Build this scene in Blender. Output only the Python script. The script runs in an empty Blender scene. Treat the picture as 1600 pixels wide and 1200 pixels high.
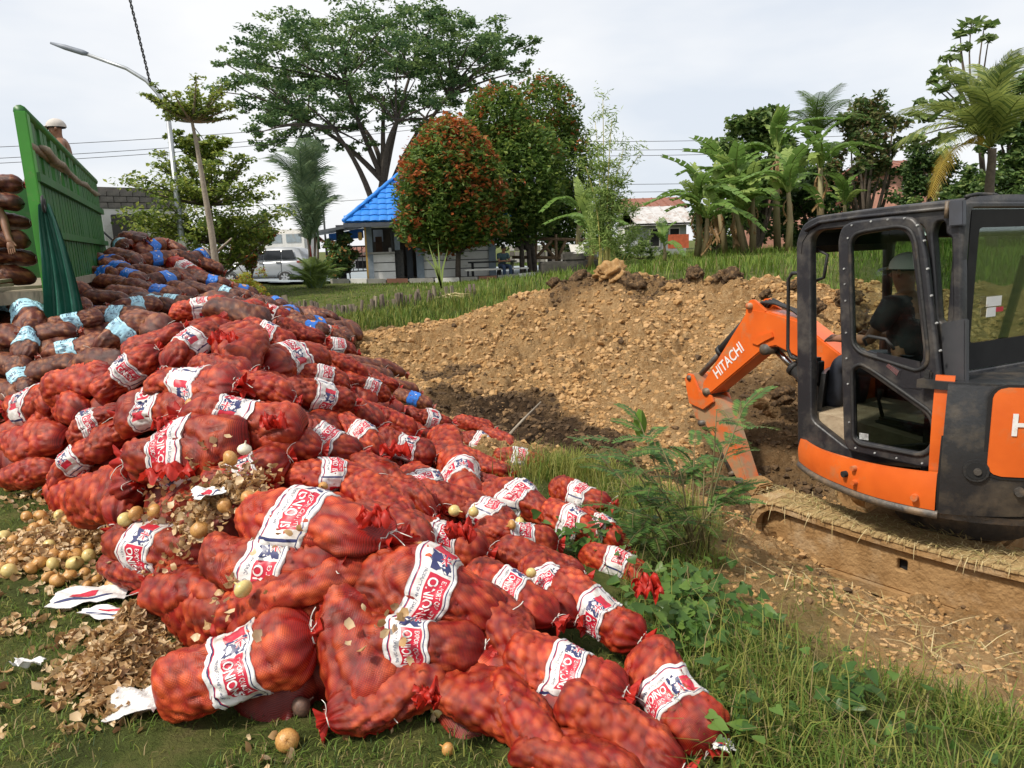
import bpy, bmesh, math, random
import numpy as np
from mathutils import Vector, Matrix
S = bpy.context.scene
COL = S.collection
rnd = random.Random(7)
R = math.radians
V = Vector
# ------------------------------------------------------------------ camera
EYE = 1.7
PITCH, ROLL, FPX = R(10.6), R(1.8), 1155.0
CFWD = np.array([0, math.cos(PITCH), -math.sin(PITCH)])
_u = np.array([0, math.sin(PITCH), math.cos(PITCH)])
_r = np.array([1.0, 0, 0])
CRGT = _r * math.cos(ROLL) - _u * math.sin(ROLL)
CUPV = _u * math.cos(ROLL) + _r * math.sin(ROLL)
cam = bpy.data.cameras.new('camera')
cam.sensor_width = 36
cam.lens = 36 * FPX / 1600
cam.clip_end = 5000
camo = bpy.data.objects.new('camera', cam)
COL.objects.link(camo)
camo.matrix_world = Matrix(((CRGT[0], CUPV[0], -CFWD[0], 0), (CRGT[1], CUPV[1], -CFWD[1], 0), (CRGT[2], CUPV[2], -CFWD[2], EYE), (0, 0, 0, 1)))
S.camera = camo
# ------------------------------------------------------------------ sky, sun, exposure
SUN_EL, SUN_AZ = R(52), R(238)          # azimuth clockwise from +Y
sdir = V((math.sin(SUN_AZ) * math.cos(SUN_EL), math.cos(SUN_AZ) * math.cos(SUN_EL), math.sin(SUN_EL)))
W = bpy.data.worlds.new('World')
S.world = W
W.use_nodes = True
nt = W.node_tree
for n in list(nt.nodes):
 nt.nodes.remove(n)
def N(tree, typ, **kw):
 n = tree.nodes.new(typ)
 for k, v in kw.items():
  if k.startswith('i_'):
   n.inputs[int(k[2:])].default_value = v
  else:
   setattr(n, k, v)
 return n
out = N(nt, 'ShaderNodeOutputWorld')
bg = N(nt, 'ShaderNodeBackground')
bg.inputs[1].default_value = 0.08
sky = N(nt, 'ShaderNodeTexSky', sky_type='NISHITA', sun_disc=False)
sky.sun_elevation = SUN_EL
sky.sun_rotation = SUN_AZ
sky.dust_density = 2.0
tc = N(nt, 'ShaderNodeTexCoord')
mp = N(nt, 'ShaderNodeMapping')
mp.inputs['Scale'].default_value = (1.6, 1.2, 5.0)
mp.inputs['Location'].default_value = (3.1, 0.4, 0.7)
n1 = N(nt, 'ShaderNodeTexNoise')
n1.inputs['Scale'].default_value = 1.25
n1.inputs['Detail'].default_value = 5
n1.inputs['Roughness'].default_value = 0.5
rmp = N(nt, 'ShaderNodeValToRGB')
e = rmp.color_ramp.elements
e[0].position = 0.34; e[0].color = (6.4, 6.85, 7.5, 1)
e[1].position = 0.60; e[1].color = (8.5, 8.5, 8.5, 1)
m = rmp.color_ramp.elements.new(0.47); m.color = (7.5, 7.7, 8.0, 1)
mx = N(nt, 'ShaderNodeMixRGB')
mx.inputs[0].default_value = 0.9
nt.links.new(tc.outputs['Generated'], mp.inputs[0])
nt.links.new(mp.outputs[0], n1.inputs['Vector'])
nt.links.new(n1.outputs[0], rmp.inputs[0])
nt.links.new(sky.outputs[0], mx.inputs[1])
nt.links.new(rmp.outputs[0], mx.inputs[2])
nt.links.new(mx.outputs[0], bg.inputs[0])
nt.links.new(bg.outputs[0], out.inputs[0])
sl = bpy.data.lights.new('sun', 'SUN')
sl.energy = 2.8
sl.angle = R(6)
sl.color = (1.0, 0.93, 0.82)
so = bpy.data.objects.new('sun', sl)
COL.objects.link(so)
so.rotation_euler = (-sdir).to_track_quat('-Z', 'Y').to_euler()
so.location = sdir * 60
S.view_settings.view_transform = 'Standard'
S.view_settings.look = 'None'
S.view_settings.gamma = 1
S.view_settings.exposure = 0.66
S.view_settings.use_curve_mapping = False
S.render.engine = 'CYCLES'
S.cycles.max_bounces = 6
S.cycles.transparent_max_bounces = 12
S.cycles.use_denoising = True
# ------------------------------------------------------------------ helpers
def ray(px, py):
 return CFWD + CRGT * (px - 800) / FPX - CUPV * (py - 600) / FPX
CAMP = np.array([0, 0, EYE])
def at(px, py, Y):
 d = ray(px, py)
 return CAMP + d * (Y / d[1])
def gz(px, py, z):
 d = ray(px, py)
 return CAMP + d * ((z - EYE) / d[2])
def pxm(Y):                 # metres per photo pixel at distance Y
 return Y / FPX
def tag(o, label=None, cat=None, group=None, kind=None):
 if label: o['label'] = label
 if cat: o['category'] = cat
 if group: o['group'] = group
 if kind: o['kind'] = kind
 return o
def empty(name, loc=(0, 0, 0), label=None, cat=None, group=None, mw=None):
 o = bpy.data.objects.new(name, None)
 COL.objects.link(o)
 if mw is not None:
  o.matrix_world = mw
 else:
  o.location = loc
 return tag(o, label, cat, group)
def link(name, me, parent=None, local=False):
 """links a mesh; geometry is in world coordinates unless local"""
 o = bpy.data.objects.new(name, me)
 COL.objects.link(o)
 if parent is not None:
  o.parent = parent
  if not local:
   o.matrix_parent_inverse = wm(parent).inverted()
 return o
def wm(o):
 m = o.matrix_basis.copy()
 while o.parent is not None:
  m = o.parent.matrix_basis @ o.matrix_parent_inverse @ m
  o = o.parent
 return m
def npmesh(name, verts, faces, mats, midx=None, smooth=False, attrs=None):
 """verts (n,3); faces list of int arrays (k,3)/(k,4)"""
 me = bpy.data.meshes.new(name)
 verts = np.asarray(verts, np.float32)
 if not isinstance(faces, (list, tuple)):
  faces = [faces]
 faces = [np.asarray(f, np.int32) for f in faces if len(f)]
 nl = sum(f.size for f in faces); nf = sum(len(f) for f in faces)
 me.vertices.add(len(verts)); me.loops.add(nl); me.polygons.add(nf)
 me.vertices.foreach_set('co', verts.ravel())
 me.loops.foreach_set('vertex_index', np.concatenate([f.ravel() for f in faces]))
 tot = np.concatenate([np.full(len(f), f.shape[1], np.int32) for f in faces])
 st = np.concatenate([[0], np.cumsum(tot)[:-1]]).astype(np.int32)
 me.polygons.foreach_set('loop_start', st)
 for m in (mats if isinstance(mats, (list, tuple)) else [mats]):
  me.materials.append(m)
 if midx is not None:
  me.polygons.foreach_set('material_index', np.asarray(midx, np.int32))
 me.polygons.foreach_set('use_smooth', np.full(nf, bool(smooth)))
 for k, a in (attrs or {}).items():
  a = np.asarray(a, np.float32)
  at_ = me.attributes.new(k, 'FLOAT', 'POINT')
  at_.data.foreach_set('value', a)
 me.update(calc_edges=True)
 me.validate()
 return me
class MB:
 """collects shapes into one mesh"""
 def __init__(s): s.v, s.f, s.m, s.sm = [], [], [], []
 def add(s, vs, fs, mi=0, smooth=False):
  b = len(s.v)
  s.v.extend([tuple(p) for p in vs])
  for f in fs:
   s.f.append([i + b for i in f]); s.m.append(mi); s.sm.append(smooth)
 def box(s, c, size, M=None, mi=0, ch=0.0):
  hx, hy, hz = size[0] / 2, size[1] / 2, size[2] / 2
  if ch > 0:      # chamfered box
   ch = min(ch, hx * .8, hy * .8, hz * .8)
   bm = bmesh.new()
   bmesh.ops.create_cube(bm, size=1)
   for v in bm.verts: v.co = V((v.co.x * 2 * hx, v.co.y * 2 * hy, v.co.z * 2 * hz))
   bmesh.ops.bevel(bm, geom=bm.edges[:], offset=ch, segments=2, affect='EDGES')
   bm.verts.index_update()
   vs = [v.co.copy() for v in bm.verts]; fs = [[v.index for v in f.verts] for f in bm.faces]
   bm.free()
  else:
   vs = [V((x, y, z)) for x in (-hx, hx) for y in (-hy, hy) for z in (-hz, hz)]
   fs = [(0, 1, 3, 2), (4, 6, 7, 5), (0, 4, 5, 1), (2, 3, 7, 6), (0, 2, 6, 4), (1, 5, 7, 3)]
  c = V(c)
  vs = [((M @ v) if M is not None else v) + c for v in vs]
  s.add(vs, fs, mi)
  return s
 def tube(s, pts, rad, n=8, mi=0, cap=True, smooth=True):
  pts = [V(p) for p in pts]
  if not hasattr(rad, '__len__'): rad = [rad] * len(pts)
  rings = []
  up = None
  for i, p in enumerate(pts):
   d = (pts[min(i + 1, len(pts) - 1)] - pts[max(i - 1, 0)])
   d = d.normalized() if d.length > 1e-9 else V((0, 0, 1))
   if up is None:
    up = d.orthogonal().normalized()
   up = (up - d * up.dot(d))
   up = up.normalized() if up.length > 1e-6 else d.orthogonal().normalized()
   w = d.cross(up)
   rings.append([p + (up * math.cos(2 * math.pi * k / n) + w * math.sin(2 * math.pi * k / n)) * rad[i] for k in range(n)])
  vs = [q for r_ in rings for q in r_]
  fs = []
  for i in range(len(pts) - 1):
   for k in range(n):
    fs.append((i * n + k, i * n + (k + 1) % n, (i + 1) * n + (k + 1) % n, (i + 1) * n + k))
  if cap:
   fs.append(tuple(range(n - 1, -1, -1)))
   fs.append(tuple(range((len(pts) - 1) * n, len(pts) * n)))
  s.add(vs, fs, mi, smooth)
  return s
 def grid(s, P, mi=0, smooth=True, closed=False):
  """P: array (a,b,3)"""
  a, b = len(P), len(P[0])
  vs = [tuple(p) for row in P for p in row]
  fs = []
  for i in range(a - 1):
   for j in range(b - (0 if closed else 1)):
    fs.append((i * b + j, i * b + (j + 1) % b, (i + 1) * b + (j + 1) % b, (i + 1) * b + j))
  s.add(vs, fs, mi, smooth)
  return s
 def prism(s, poly, off, mi=0):
  """poly: list of 3D points (planar, convex or not), extruded by vector off"""
  n = len(poly)
  off = V(off)
  vs = [V(p) for p in poly] + [V(p) + off for p in poly]
  fs = [tuple(range(n - 1, -1, -1)), tuple(range(n, 2 * n))]
  fs += [(i, (i + 1) % n, n + (i + 1) % n, n + i) for i in range(n)]
  s.add(vs, fs, mi)
  return s
 def mesh(s, name, mats):
  me = bpy.data.meshes.new(name)
  me.from_pydata([tuple(p) for p in s.v], [], s.f)
  for m in (mats if isinstance(mats, (list, tuple)) else [mats]): me.materials.append(m)
  me.polygons.foreach_set('material_index', s.m)
  me.polygons.foreach_set('use_smooth', s.sm)
  me.update()
  return me
 def build(s, name, mats, parent=None, label=None, cat=None, group=None, kind=None, local=False, fixn=True, bev=0):
  me = s.mesh(name, mats)
  if fixn or bev:
   bm = bmesh.new(); bm.from_mesh(me)
   if bev:
    bmesh.ops.remove_doubles(bm, verts=bm.verts, dist=1e-5)
    ed = [e_ for e_ in bm.edges if len(e_.link_faces) == 2 and e_.calc_face_angle(0) > 0.5]
    bmesh.ops.bevel(bm, geom=ed, offset=bev, segments=2, affect='EDGES', clamp_overlap=True)
   bmesh.ops.recalc_face_normals(bm, faces=bm.faces)
   bm.to_mesh(me); bm.free()
  o = link(name, me, parent, local)
  return tag(o, label, cat, group, kind)
def fillet(poly, r=0.03, seg=3):
 """rounds a 2D polygon's corners"""
 res = []
 n = len(poly)
 for i in range(n):
  p = np.array(poly[i], float); a = np.array(poly[i - 1], float); b = np.array(poly[(i + 1) % n], float)
  la, lb = np.linalg.norm(a - p), np.linalg.norm(b - p)
  k = min(r, la * .45, lb * .45)
  q0 = p + (a - p) / la * k; q1 = p + (b - p) / lb * k
  for j in range(seg + 1):
   t = j / seg
   res.append(tuple((1 - t) ** 2 * q0 + 2 * t * (1 - t) * p + t * t * q1))
 return res
def plate(name, loops, thick, mat, M, parent=None, bevel=0.0, label=None, res=1):
 """2D loops (first outer, others holes) filled, extruded to thick, bevelled; M maps (x,y,n) to the world"""
 cu_ = bpy.data.curves.new(name, 'CURVE')
 cu_.dimensions = '2D'; cu_.fill_mode = 'BOTH'
 for lp in loops:
  sp = cu_.splines.new('POLY'); sp.points.add(len(lp) - 1)
  for p, q in zip(sp.points, lp): p.co = (q[0], q[1], 0, 1)
  sp.use_cyclic_u = True
 cu_.extrude = max(thick / 2 - bevel, 1e-4); cu_.bevel_depth = bevel; cu_.bevel_resolution = res
 cu_.offset = -bevel
 o = bpy.data.objects.new('tmp', cu_); COL.objects.link(o)
 dg = bpy.context.evaluated_depsgraph_get()
 me = bpy.data.meshes.new_from_object(o.evaluated_get(dg))
 bpy.data.objects.remove(o); bpy.data.curves.remove(cu_)
 me.transform(M)
 me.materials.clear(); me.materials.append(mat)
 me.name = name
 ob = link(name, me, parent)
 if label: ob['label'] = label
 return ob
_txt = {}
def text_flat(txt, bold=0.0):
 """2D triangulated text, height of capitals about 0.7, starting at x=0: (verts (n,2), tris, width)"""
 if (txt, bold) in _txt: return _txt[(txt, bold)]
 c = bpy.data.curves.new('t', 'FONT'); c.body = txt; c.offset = bold
 c.fill_mode = 'FRONT'; c.resolution_u = 3
 o = bpy.data.objects.new('t', c); COL.objects.link(o)
 me = bpy.data.meshes.new_from_object(o.evaluated_get(bpy.context.evaluated_depsgraph_get()))
 bpy.data.objects.remove(o); bpy.data.curves.remove(c)
 bm = bmesh.new(); bm.from_mesh(me)
 bmesh.ops.remove_doubles(bm, verts=bm.verts, dist=1e-4)
 bmesh.ops.triangulate(bm, faces=bm.faces[:])
 vs = np.array([(v.co.x, v.co.y) for v in bm.verts]); bm.verts.index_update()
 fs = [[v.index for v in f.verts] for f in bm.faces]
 bm.free(); bpy.data.meshes.remove(me)
 vs[:, 0] -= vs[:, 0].min()
 _txt[(txt, bold)] = (vs, fs, vs[:, 0].max())
 return _txt[(txt, bold)]
# numpy noise
def _h(i, j, s):
 i = i.astype(np.int64); j = j.astype(np.int64)
 n = (i * 374761393 + j * 668265263 + s * 1442695041) & 0xffffffff
 n = ((n ^ (n >> 13)) * 1274126177) & 0xffffffff
 n = (n ^ (n >> 16)) & 0xffffffff
 return n / 4294967295.0
def vnoise(x, y, s=0):
 i, j = np.floor(x), np.floor(y)
 a, b = x - i, y - j
 a = a * a * (3 - 2 * a); b = b * b * (3 - 2 * b)
 return (_h(i, j, s) * (1 - a) + _h(i + 1, j, s) * a) * (1 - b) + (_h(i, j + 1, s) * (1 - a) + _h(i + 1, j + 1, s) * a) * b
def fbm(x, y, oct=4, s=0):
 r_, amp, tot = 0, 1.0, 0
 for o in range(oct):
  r_ = r_ + amp * vnoise(x * 2 ** o + o * 17.3, y * 2 ** o - o * 9.1, s + o); tot += amp; amp *= .5
 return r_ / tot
def clods(x, y, s=0):
 """rounded cellular bumps 0..1"""
 i, j = np.floor(x), np.floor(y)
 best = np.full(x.shape, 9.0); val = np.zeros(x.shape)
 for di in (-1, 0, 1):
  for dj in (-1, 0, 1):
   a, b = i + di, j + dj
   cx_, cy_ = a + .15 + .7 * _h(a, b, s), b + .15 + .7 * _h(a, b, s + 5)
   rr = .35 + .45 * _h(a, b, s + 9)
   d = ((x - cx_) ** 2 + (y - cy_) ** 2) / rr ** 2
   h_ = np.sqrt(np.clip(1 - d, 0, 1)) * rr
   val = np.maximum(val, h_)
 return val
# ------------------------------------------------------------------ materials
MATS = {}
def mat(name, c1, c2=None, scale=8.0, rough=0.7, bump=0.0, bscale=30.0, metal=0.0, spec=0.5, detail=4, dirt=None, dscale=3.0, dlo=.5, dhi=.65, coord='Object', stretch=None, backlit=0.0, coat=0.0):
 if name in MATS: return MATS[name]
 m = bpy.data.materials.new(name); MATS[name] = m
 m.use_nodes = True
 t = m.node_tree; b = t.nodes['Principled BSDF']
 b.inputs['Roughness'].default_value = rough
 b.inputs['Metallic'].default_value = metal
 b.inputs['Specular IOR Level'].default_value = spec
 b.inputs['Coat Weight'].default_value = coat
 c2 = c2 or tuple(x * .75 for x in c1)
 tcn = N(t, 'ShaderNodeTexCoord')
 vec = tcn.outputs[coord]
 if stretch:
  mpn = N(t, 'ShaderNodeMapping'); mpn.inputs['Scale'].default_value = stretch
  t.links.new(vec, mpn.inputs[0]); vec = mpn.outputs[0]
 nz = N(t, 'ShaderNodeTexNoise'); nz.inputs['Scale'].default_value = scale; nz.inputs['Detail'].default_value = detail
 t.links.new(vec, nz.inputs['Vector'])
 rp = N(t, 'ShaderNodeValToRGB')
 rp.color_ramp.elements[0].position = .35; rp.color_ramp.elements[1].position = .65
 rp.color_ramp.elements[0].color = (*c1, 1); rp.color_ramp.elements[1].color = (*c2, 1)
 t.links.new(nz.outputs[0], rp.inputs[0])
 colr = rp.outputs[0]
 if dirt:
  n2 = N(t, 'ShaderNodeTexNoise'); n2.inputs['Scale'].default_value = dscale; n2.inputs['Detail'].default_value = 8
  n2.inputs['Roughness'].default_value = .65
  t.links.new(vec, n2.inputs['Vector'])
  r2 = N(t, 'ShaderNodeValToRGB')
  r2.color_ramp.elements[0].position = dlo; r2.color_ramp.elements[1].position = dhi
  r2.color_ramp.elements[0].color = (0, 0, 0, 1); r2.color_ramp.elements[1].color = (1, 1, 1, 1)
  t.links.new(n2.outputs[0], r2.inputs[0])
  mxn = N(t, 'ShaderNodeMixRGB'); mxn.inputs[2].default_value = (*dirt, 1)
  t.links.new(r2.outputs[0], mxn.inputs[0]); t.links.new(colr, mxn.inputs[1])
  colr = mxn.outputs[0]
 t.links.new(colr, b.inputs['Base Color'])
 if bump:
  n3 = N(t, 'ShaderNodeTexNoise'); n3.inputs['Scale'].default_value = bscale; n3.inputs['Detail'].default_value = 6
  t.links.new(vec, n3.inputs['Vector'])
  bn = N(t, 'ShaderNodeBump'); bn.inputs['Strength'].default_value = bump; bn.inputs['Distance'].default_value = .02
  t.links.new(n3.outputs[0], bn.inputs['Height']); t.links.new(bn.outputs[0], b.inputs['Normal'])
 if backlit:
  tr = N(t, 'ShaderNodeBsdfTranslucent'); ms = N(t, 'ShaderNodeMixShader'); ms.inputs[0].default_value = backlit
  t.links.new(colr, tr.inputs[0])
  t.links.new(b.outputs[0], ms.inputs[1]); t.links.new(tr.outputs[0], ms.inputs[2])
  t.links.new(ms.outputs[0], t.nodes['Material Output'].inputs[0])
 return m
def glassmat(name, tint, refl=.08):
 m = bpy.data.materials.new(name); m.use_nodes = True
 t = m.node_tree; t.nodes.remove(t.nodes['Principled BSDF'])
 tr = N(t, 'ShaderNodeBsdfTransparent'); tr.inputs[0].default_value = (*tint, 1)
 gl = N(t, 'ShaderNodeBsdfGlossy'); gl.inputs['Roughness'].default_value = .03; gl.inputs[0].default_value = (1, 1, 1, 1)
 ms = N(t, 'ShaderNodeMixShader')
 fr = N(t, 'ShaderNodeLayerWeight'); fr.inputs[0].default_value = .25
 ml = N(t, 'ShaderNodeMath', operation='MULTIPLY'); ml.inputs[1].default_value = refl * 4
 t.links.new(fr.outputs['Fresnel'], ml.inputs[0])
 t.links.new(ml.outputs[0], ms.inputs[0]); t.links.new(tr.outputs[0], ms.inputs[1]); t.links.new(gl.outputs[0], ms.inputs[2])
 t.links.new(ms.outputs[0], t.nodes['Material Output'].inputs[0])
 return m
# ================================================================== TERRAIN
crest = [(500, 526, 15.5), (560, 522, 15), (650, 510, 14.3), (720, 494, 13.7), (790, 472, 13.2), (850, 458, 12.8), (910, 452, 12.4), (960, 446, 12.1), (1020, 454, 11.7), (1080, 455, 11.3), (1140, 455, 10.9), (1190, 460, 10.5), (1245, 468, 10.2), (1330, 472, 9.8), (1450, 470, 9.4), (1600, 468, 9.0), (1800, 480, 8.8)]
mid = [(600, 560, 11.8), (640, 600, 9.6), (690, 580, 11.2), (760, 640, 8.9), (780, 540, 11.3), (860, 600, 9.4), (1000, 560, 9.7), (900, 520, 10.9), (1100, 520, 10.0), (1000, 650, 8.3), (1100, 580, 9.0), (1150, 650, 7.8), (850, 690, 8.1), (940, 690, 7.8), (1240, 560, 8.7), (1240, 660, 7.4), (1100, 740, 7.0), (1160, 800, 7.0), (1040, 720, 7.1)]
rim = [(880, 745, 5.9), (960, 752, 5.6), (1050, 775, 5.3), (800, 730, 6.3)]
field = [(1240, 392, 30), (1090, 402, 29), (1000, 414, 27), (930, 422, 27), (1400, 385, 31), (1600, 380, 31), (1000, 432, 16.5), (1150, 426, 16.5), (1300, 420, 16.5), (1500, 416, 16.5), (880, 440, 22), (800, 446, 20)]
lawn = [(430, 478, 17.2), (560, 466, 18.2), (700, 458, 20), (490, 448, 25), (700, 443, 27), (350, 440, 27), (450, 441, 39), (600, 441, 33), (800, 436, 30), (900, 425, 34)]
lower = [(520, 505, 15.8), (600, 496, 16.4), (680, 488, 16.9), (760, 466, 18), (480, 512, 15)]
cps = [at(*p) for p in crest + mid + rim + field + lawn + lower]
for p in crest:                                   # the far foot of the bank
 q = at(*p)
 cps.append(np.array([q[0] * (1 + 2.2 / q[1]), q[1] + 2.2, .1 + max(0, q[0]) * .06]))
cps += [np.array(p, float) for p in [
 (-1.8, 2.2, 0), (0, 2.0, 0), (1.2, 2.0, 0), (-3, 4, 0), (-4.5, 6, .02), (-2, 5, 0), (0, 4, 0), (.7, 4, 0), (-4, 3, 0), (0, 0, 0), (-3, 0, 0), (3, 0, .05),
 (1.7, 2.2, -.02), (2.6, 2.6, -.2), (1.5, 3.1, -.1), (1.2, 4.2, -.08), (1.3, 5.0, -.12), (2.0, 3.6, -.30), (2.6, 3.3, -.38), (3.4, 2.8, -.40),
 (1.62, 5.2, -.44), (1.9, 4.7, -.52), (2.35, 4.3, -.53), (2.85, 3.6, -.50), (2.0, 5.4, -.64), (2.4, 4.9, -.66), (2.6, 4.8, -.66), (3.2, 4.0, -.66), (3.2, 5.4, -.66), (3.9, 4.4, -.66), (3.5, 6, -.64), (4.5, 5, -.62), (5, 3, -.5), (5.5, 6, -.4), (3.4, 3.3, -.55),
 (-1, 6.2, 0), (-.2, 6.2, -.1), (-2, 7.5, 0), (-2.5, 9, 0), (-3, 11, .02), (-4, 13, .05), (-6, 9, .05), (-8, 12, .1), (-6, 6, .05), (-10, 8, .05), (-10, 20, .2), (-15, 40, .3), (-6, 16, .3), (-20, 25, .2),
 (-1.4, 8.6, -.1), (-1, 7.2, -.12), (-.3, 7.4, -.35),
 (0, 60, .8), (40, 60, 1.2), (-40, 60, .4), (0, 110, .6), (70, 100, .8), (-70, 100, .4), (0, -40, 0), (-50, 0, 0), (60, 0, 0), (50, 30, .9), (-60, -60, 0), (60, -60, 0), (10, 8, .2), (9, 14, .5), (20, 16, .7), (0, 300, .4), (-300, 100, .3), (300, 100, .4), (0, -300, 0)]]
CP = np.array(cps)
_sc = 6.0
def _phi(r): return r                               # biharmonic in the plane, bounded growth
def _fit(xy, z, lam=.06):
 d = np.linalg.norm(xy[:, None] - xy[None], axis=2)
 n = len(xy)
 A = np.zeros((n + 1, n + 1)); A[:n, :n] = _phi(d) - lam * np.eye(n); A[:n, n] = 1; A[n, :n] = 1
 w = np.linalg.solve(A, np.r_[z, 0])
 return w
TW = _fit(CP[:, :2], CP[:, 2])
def TB(x, y):
 """smooth terrain height"""
 x = np.asarray(x, float); y = np.asarray(y, float)
 sh = x.shape; x = x.ravel(); y = y.ravel()
 res = np.empty(len(x))
 for a in range(0, len(x), 20000):
  d = np.sqrt((x[a:a + 20000, None] - CP[None, :, 0]) ** 2 + (y[a:a + 20000, None] - CP[None, :, 1]) ** 2 + .04)
  res[a:a + 20000] = d @ TW[:-1] + TW[-1]
 far = np.hypot(x, y)
 k = np.clip((far - 90) / 120, 0, 1)
 res = res * (1 - k) + .6 * k
 return res.reshape(sh)
def inpoly(x, y, poly):
 c = np.zeros(x.shape, bool); n = len(poly)
 for i in range(n):
  x1, y1 = poly[i][:2]; x2, y2 = poly[i - 1][:2]
  cond = ((y1 > y) != (y2 > y)) & (x < (x2 - x1) * (y - y1) / (y2 - y1 + 1e-12) + x1)
  c ^= cond
 return c
def pdist(x, y, poly):
 """distance to a closed polygon's outline"""
 d = np.full(x.shape, 1e9); n = len(poly)
 for i in range(n):
  a = np.array(poly[i][:2], float); b = np.array(poly[i - 1][:2], float); ab = b - a
  t = np.clip(((x - a[0]) * ab[0] + (y - a[1]) * ab[1]) / (ab @ ab + 1e-12), 0, 1)
  d = np.minimum(d, np.hypot(x - a[0] - t * ab[0], y - a[1] - t * ab[1]))
 return d
_c = [at(*p) for p in crest]
DIRT = [(p[0] * (1 + .5 / p[1]), p[1] + .5) for p in _c] + [(8.5, 6), (7, 3.2), (4.5, 2.0), (2.5, 2.2), (1.9, 2.45), (1.62, 2.75), (1.42, 3.15), (1.28, 3.7), (1.22, 4.4), (1.12, 5.0), (.9, 5.5), (.4, 6.0), (-.2, 6.1), (-.8, 6.4), (-1.4, 7.6), (-2.1, 9.2), (-2.9, 11.2), (-3.6, 13)]
def dirtmask(x, y, soft=.25):
 s = np.where(inpoly(x, y, DIRT), 1, -1) * pdist(x, y, DIRT)
 s = s + (fbm(x * 1.7, y * 1.7, 3, 41) - .5) * .9
 return np.clip(s / soft * .5 + .5, 0, 1)
_cp = np.array(_c)
def TZ(x, y, full=True, mask=None):
 x = np.asarray(x, float); y = np.asarray(y, float)
 z = TB(x, y)
 m_ = dirtmask(x, y) if mask is None else mask
 z = z + (fbm(x * .9, y * .9, 3, 3) - .5) * .10
 rough = clods(x * 1.3, y * 1.3, 2) * .20 + clods(x * 3.1 + 5, y * 3.1, 3) * .15 + clods(x * 5.3, y * 5.3 + 3, 4) * .10 + clods(x * 9, y * 9, 5) * .055 * (.3 + 1.4 * fbm(x * 3, y * 3, 2, 6)) + clods(x * 16, y * 16 + 2, 7) * .028 * (.2 + 1.6 * fbm(x * 4 + 9, y * 4, 2, 8)) + (fbm(x * 24, y * 24, 2, 9) - .5) * .04
 k = np.clip(fbm(x * .6, y * .6, 2, 77) * 2.0 - .25, .45, 1.25)      # rougher and smoother patches
 # raised lumpy crest
 dc = np.min(np.hypot(x.ravel()[:, None] - _cp[None, :, 0], y.ravel()[:, None] - _cp[None, :, 1]), axis=1).reshape(x.shape) if full else np.full(x.shape, 9.)
 cl = np.exp(-(dc / .75) ** 2) * np.clip((x + 1.5) / 2.5, 0, 1)
 z = z + m_ * ((rough - .20) * k + cl * (clods(x * .9 + 2, y * .9, 12) * .42 + clods(x * 2 + 2, y * 2, 13) * .16 - .12))
 z = z + (1 - m_) * ((fbm(x * 5, y * 5, 2, 5) - .5) * .035)
 return z
def TZ1(x, y):
 return float(TZ(np.array([x]), np.array([y]))[0])
def hit(px, py, z=TZ1, lo=1.5, hi=60.0):
 """where the pixel's ray meets the ground"""
 ys = np.exp(np.linspace(math.log(lo), math.log(hi), 240)); d = ray(px, py)
 P = CAMP[None] + d[None] * (ys / d[1])[:, None]
 g = TZ(P[:, 0], P[:, 1])
 i = np.argmax(P[:, 2] < g)
 if P[i, 2] >= g[i]: i = len(ys) - 1
 return np.array([P[i, 0], P[i, 1], g[i]])
# one sheet: fine near the camera, coarse out to the horizon
def axis(a, b, step, far_, g=1.13):
 core = np.arange(a, b + 1e-6, step)
 hi = [b]; s_ = step
 while hi[-1] < far_: s_ *= g; hi.append(hi[-1] + s_)
 lo = [a]; s_ = step
 while lo[-1] > -far_: s_ *= g; lo.append(lo[-1] - s_)
 return np.concatenate([np.array(lo[1:])[::-1], core, np.array(hi[1:])])
gx = axis(-3.4, 5.0, .030, 1800)
gy = axis(1.8, 13.6, .033, 1800)
GX, GY = np.meshgrid(gx, gy)
GM = np.zeros_like(GX); near = (np.abs(GX) < 15) & (GY > -5) & (GY < 25)
GM[near] = dirtmask(GX[near], GY[near])
GZ = np.empty_like(GX)
GZ[near] = TZ(GX[near], GY[near], mask=GM[near])
GZ[~near] = TB(GX[~near], GY[~near])
nyy, nxx = GX.shape
idx = np.arange(nyy * nxx).reshape(nyy, nxx)
fq = np.stack([idx[:-1, :-1], idx[:-1, 1:], idx[1:, 1:], idx[1:, :-1]], -1).reshape(-1, 4)
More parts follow.
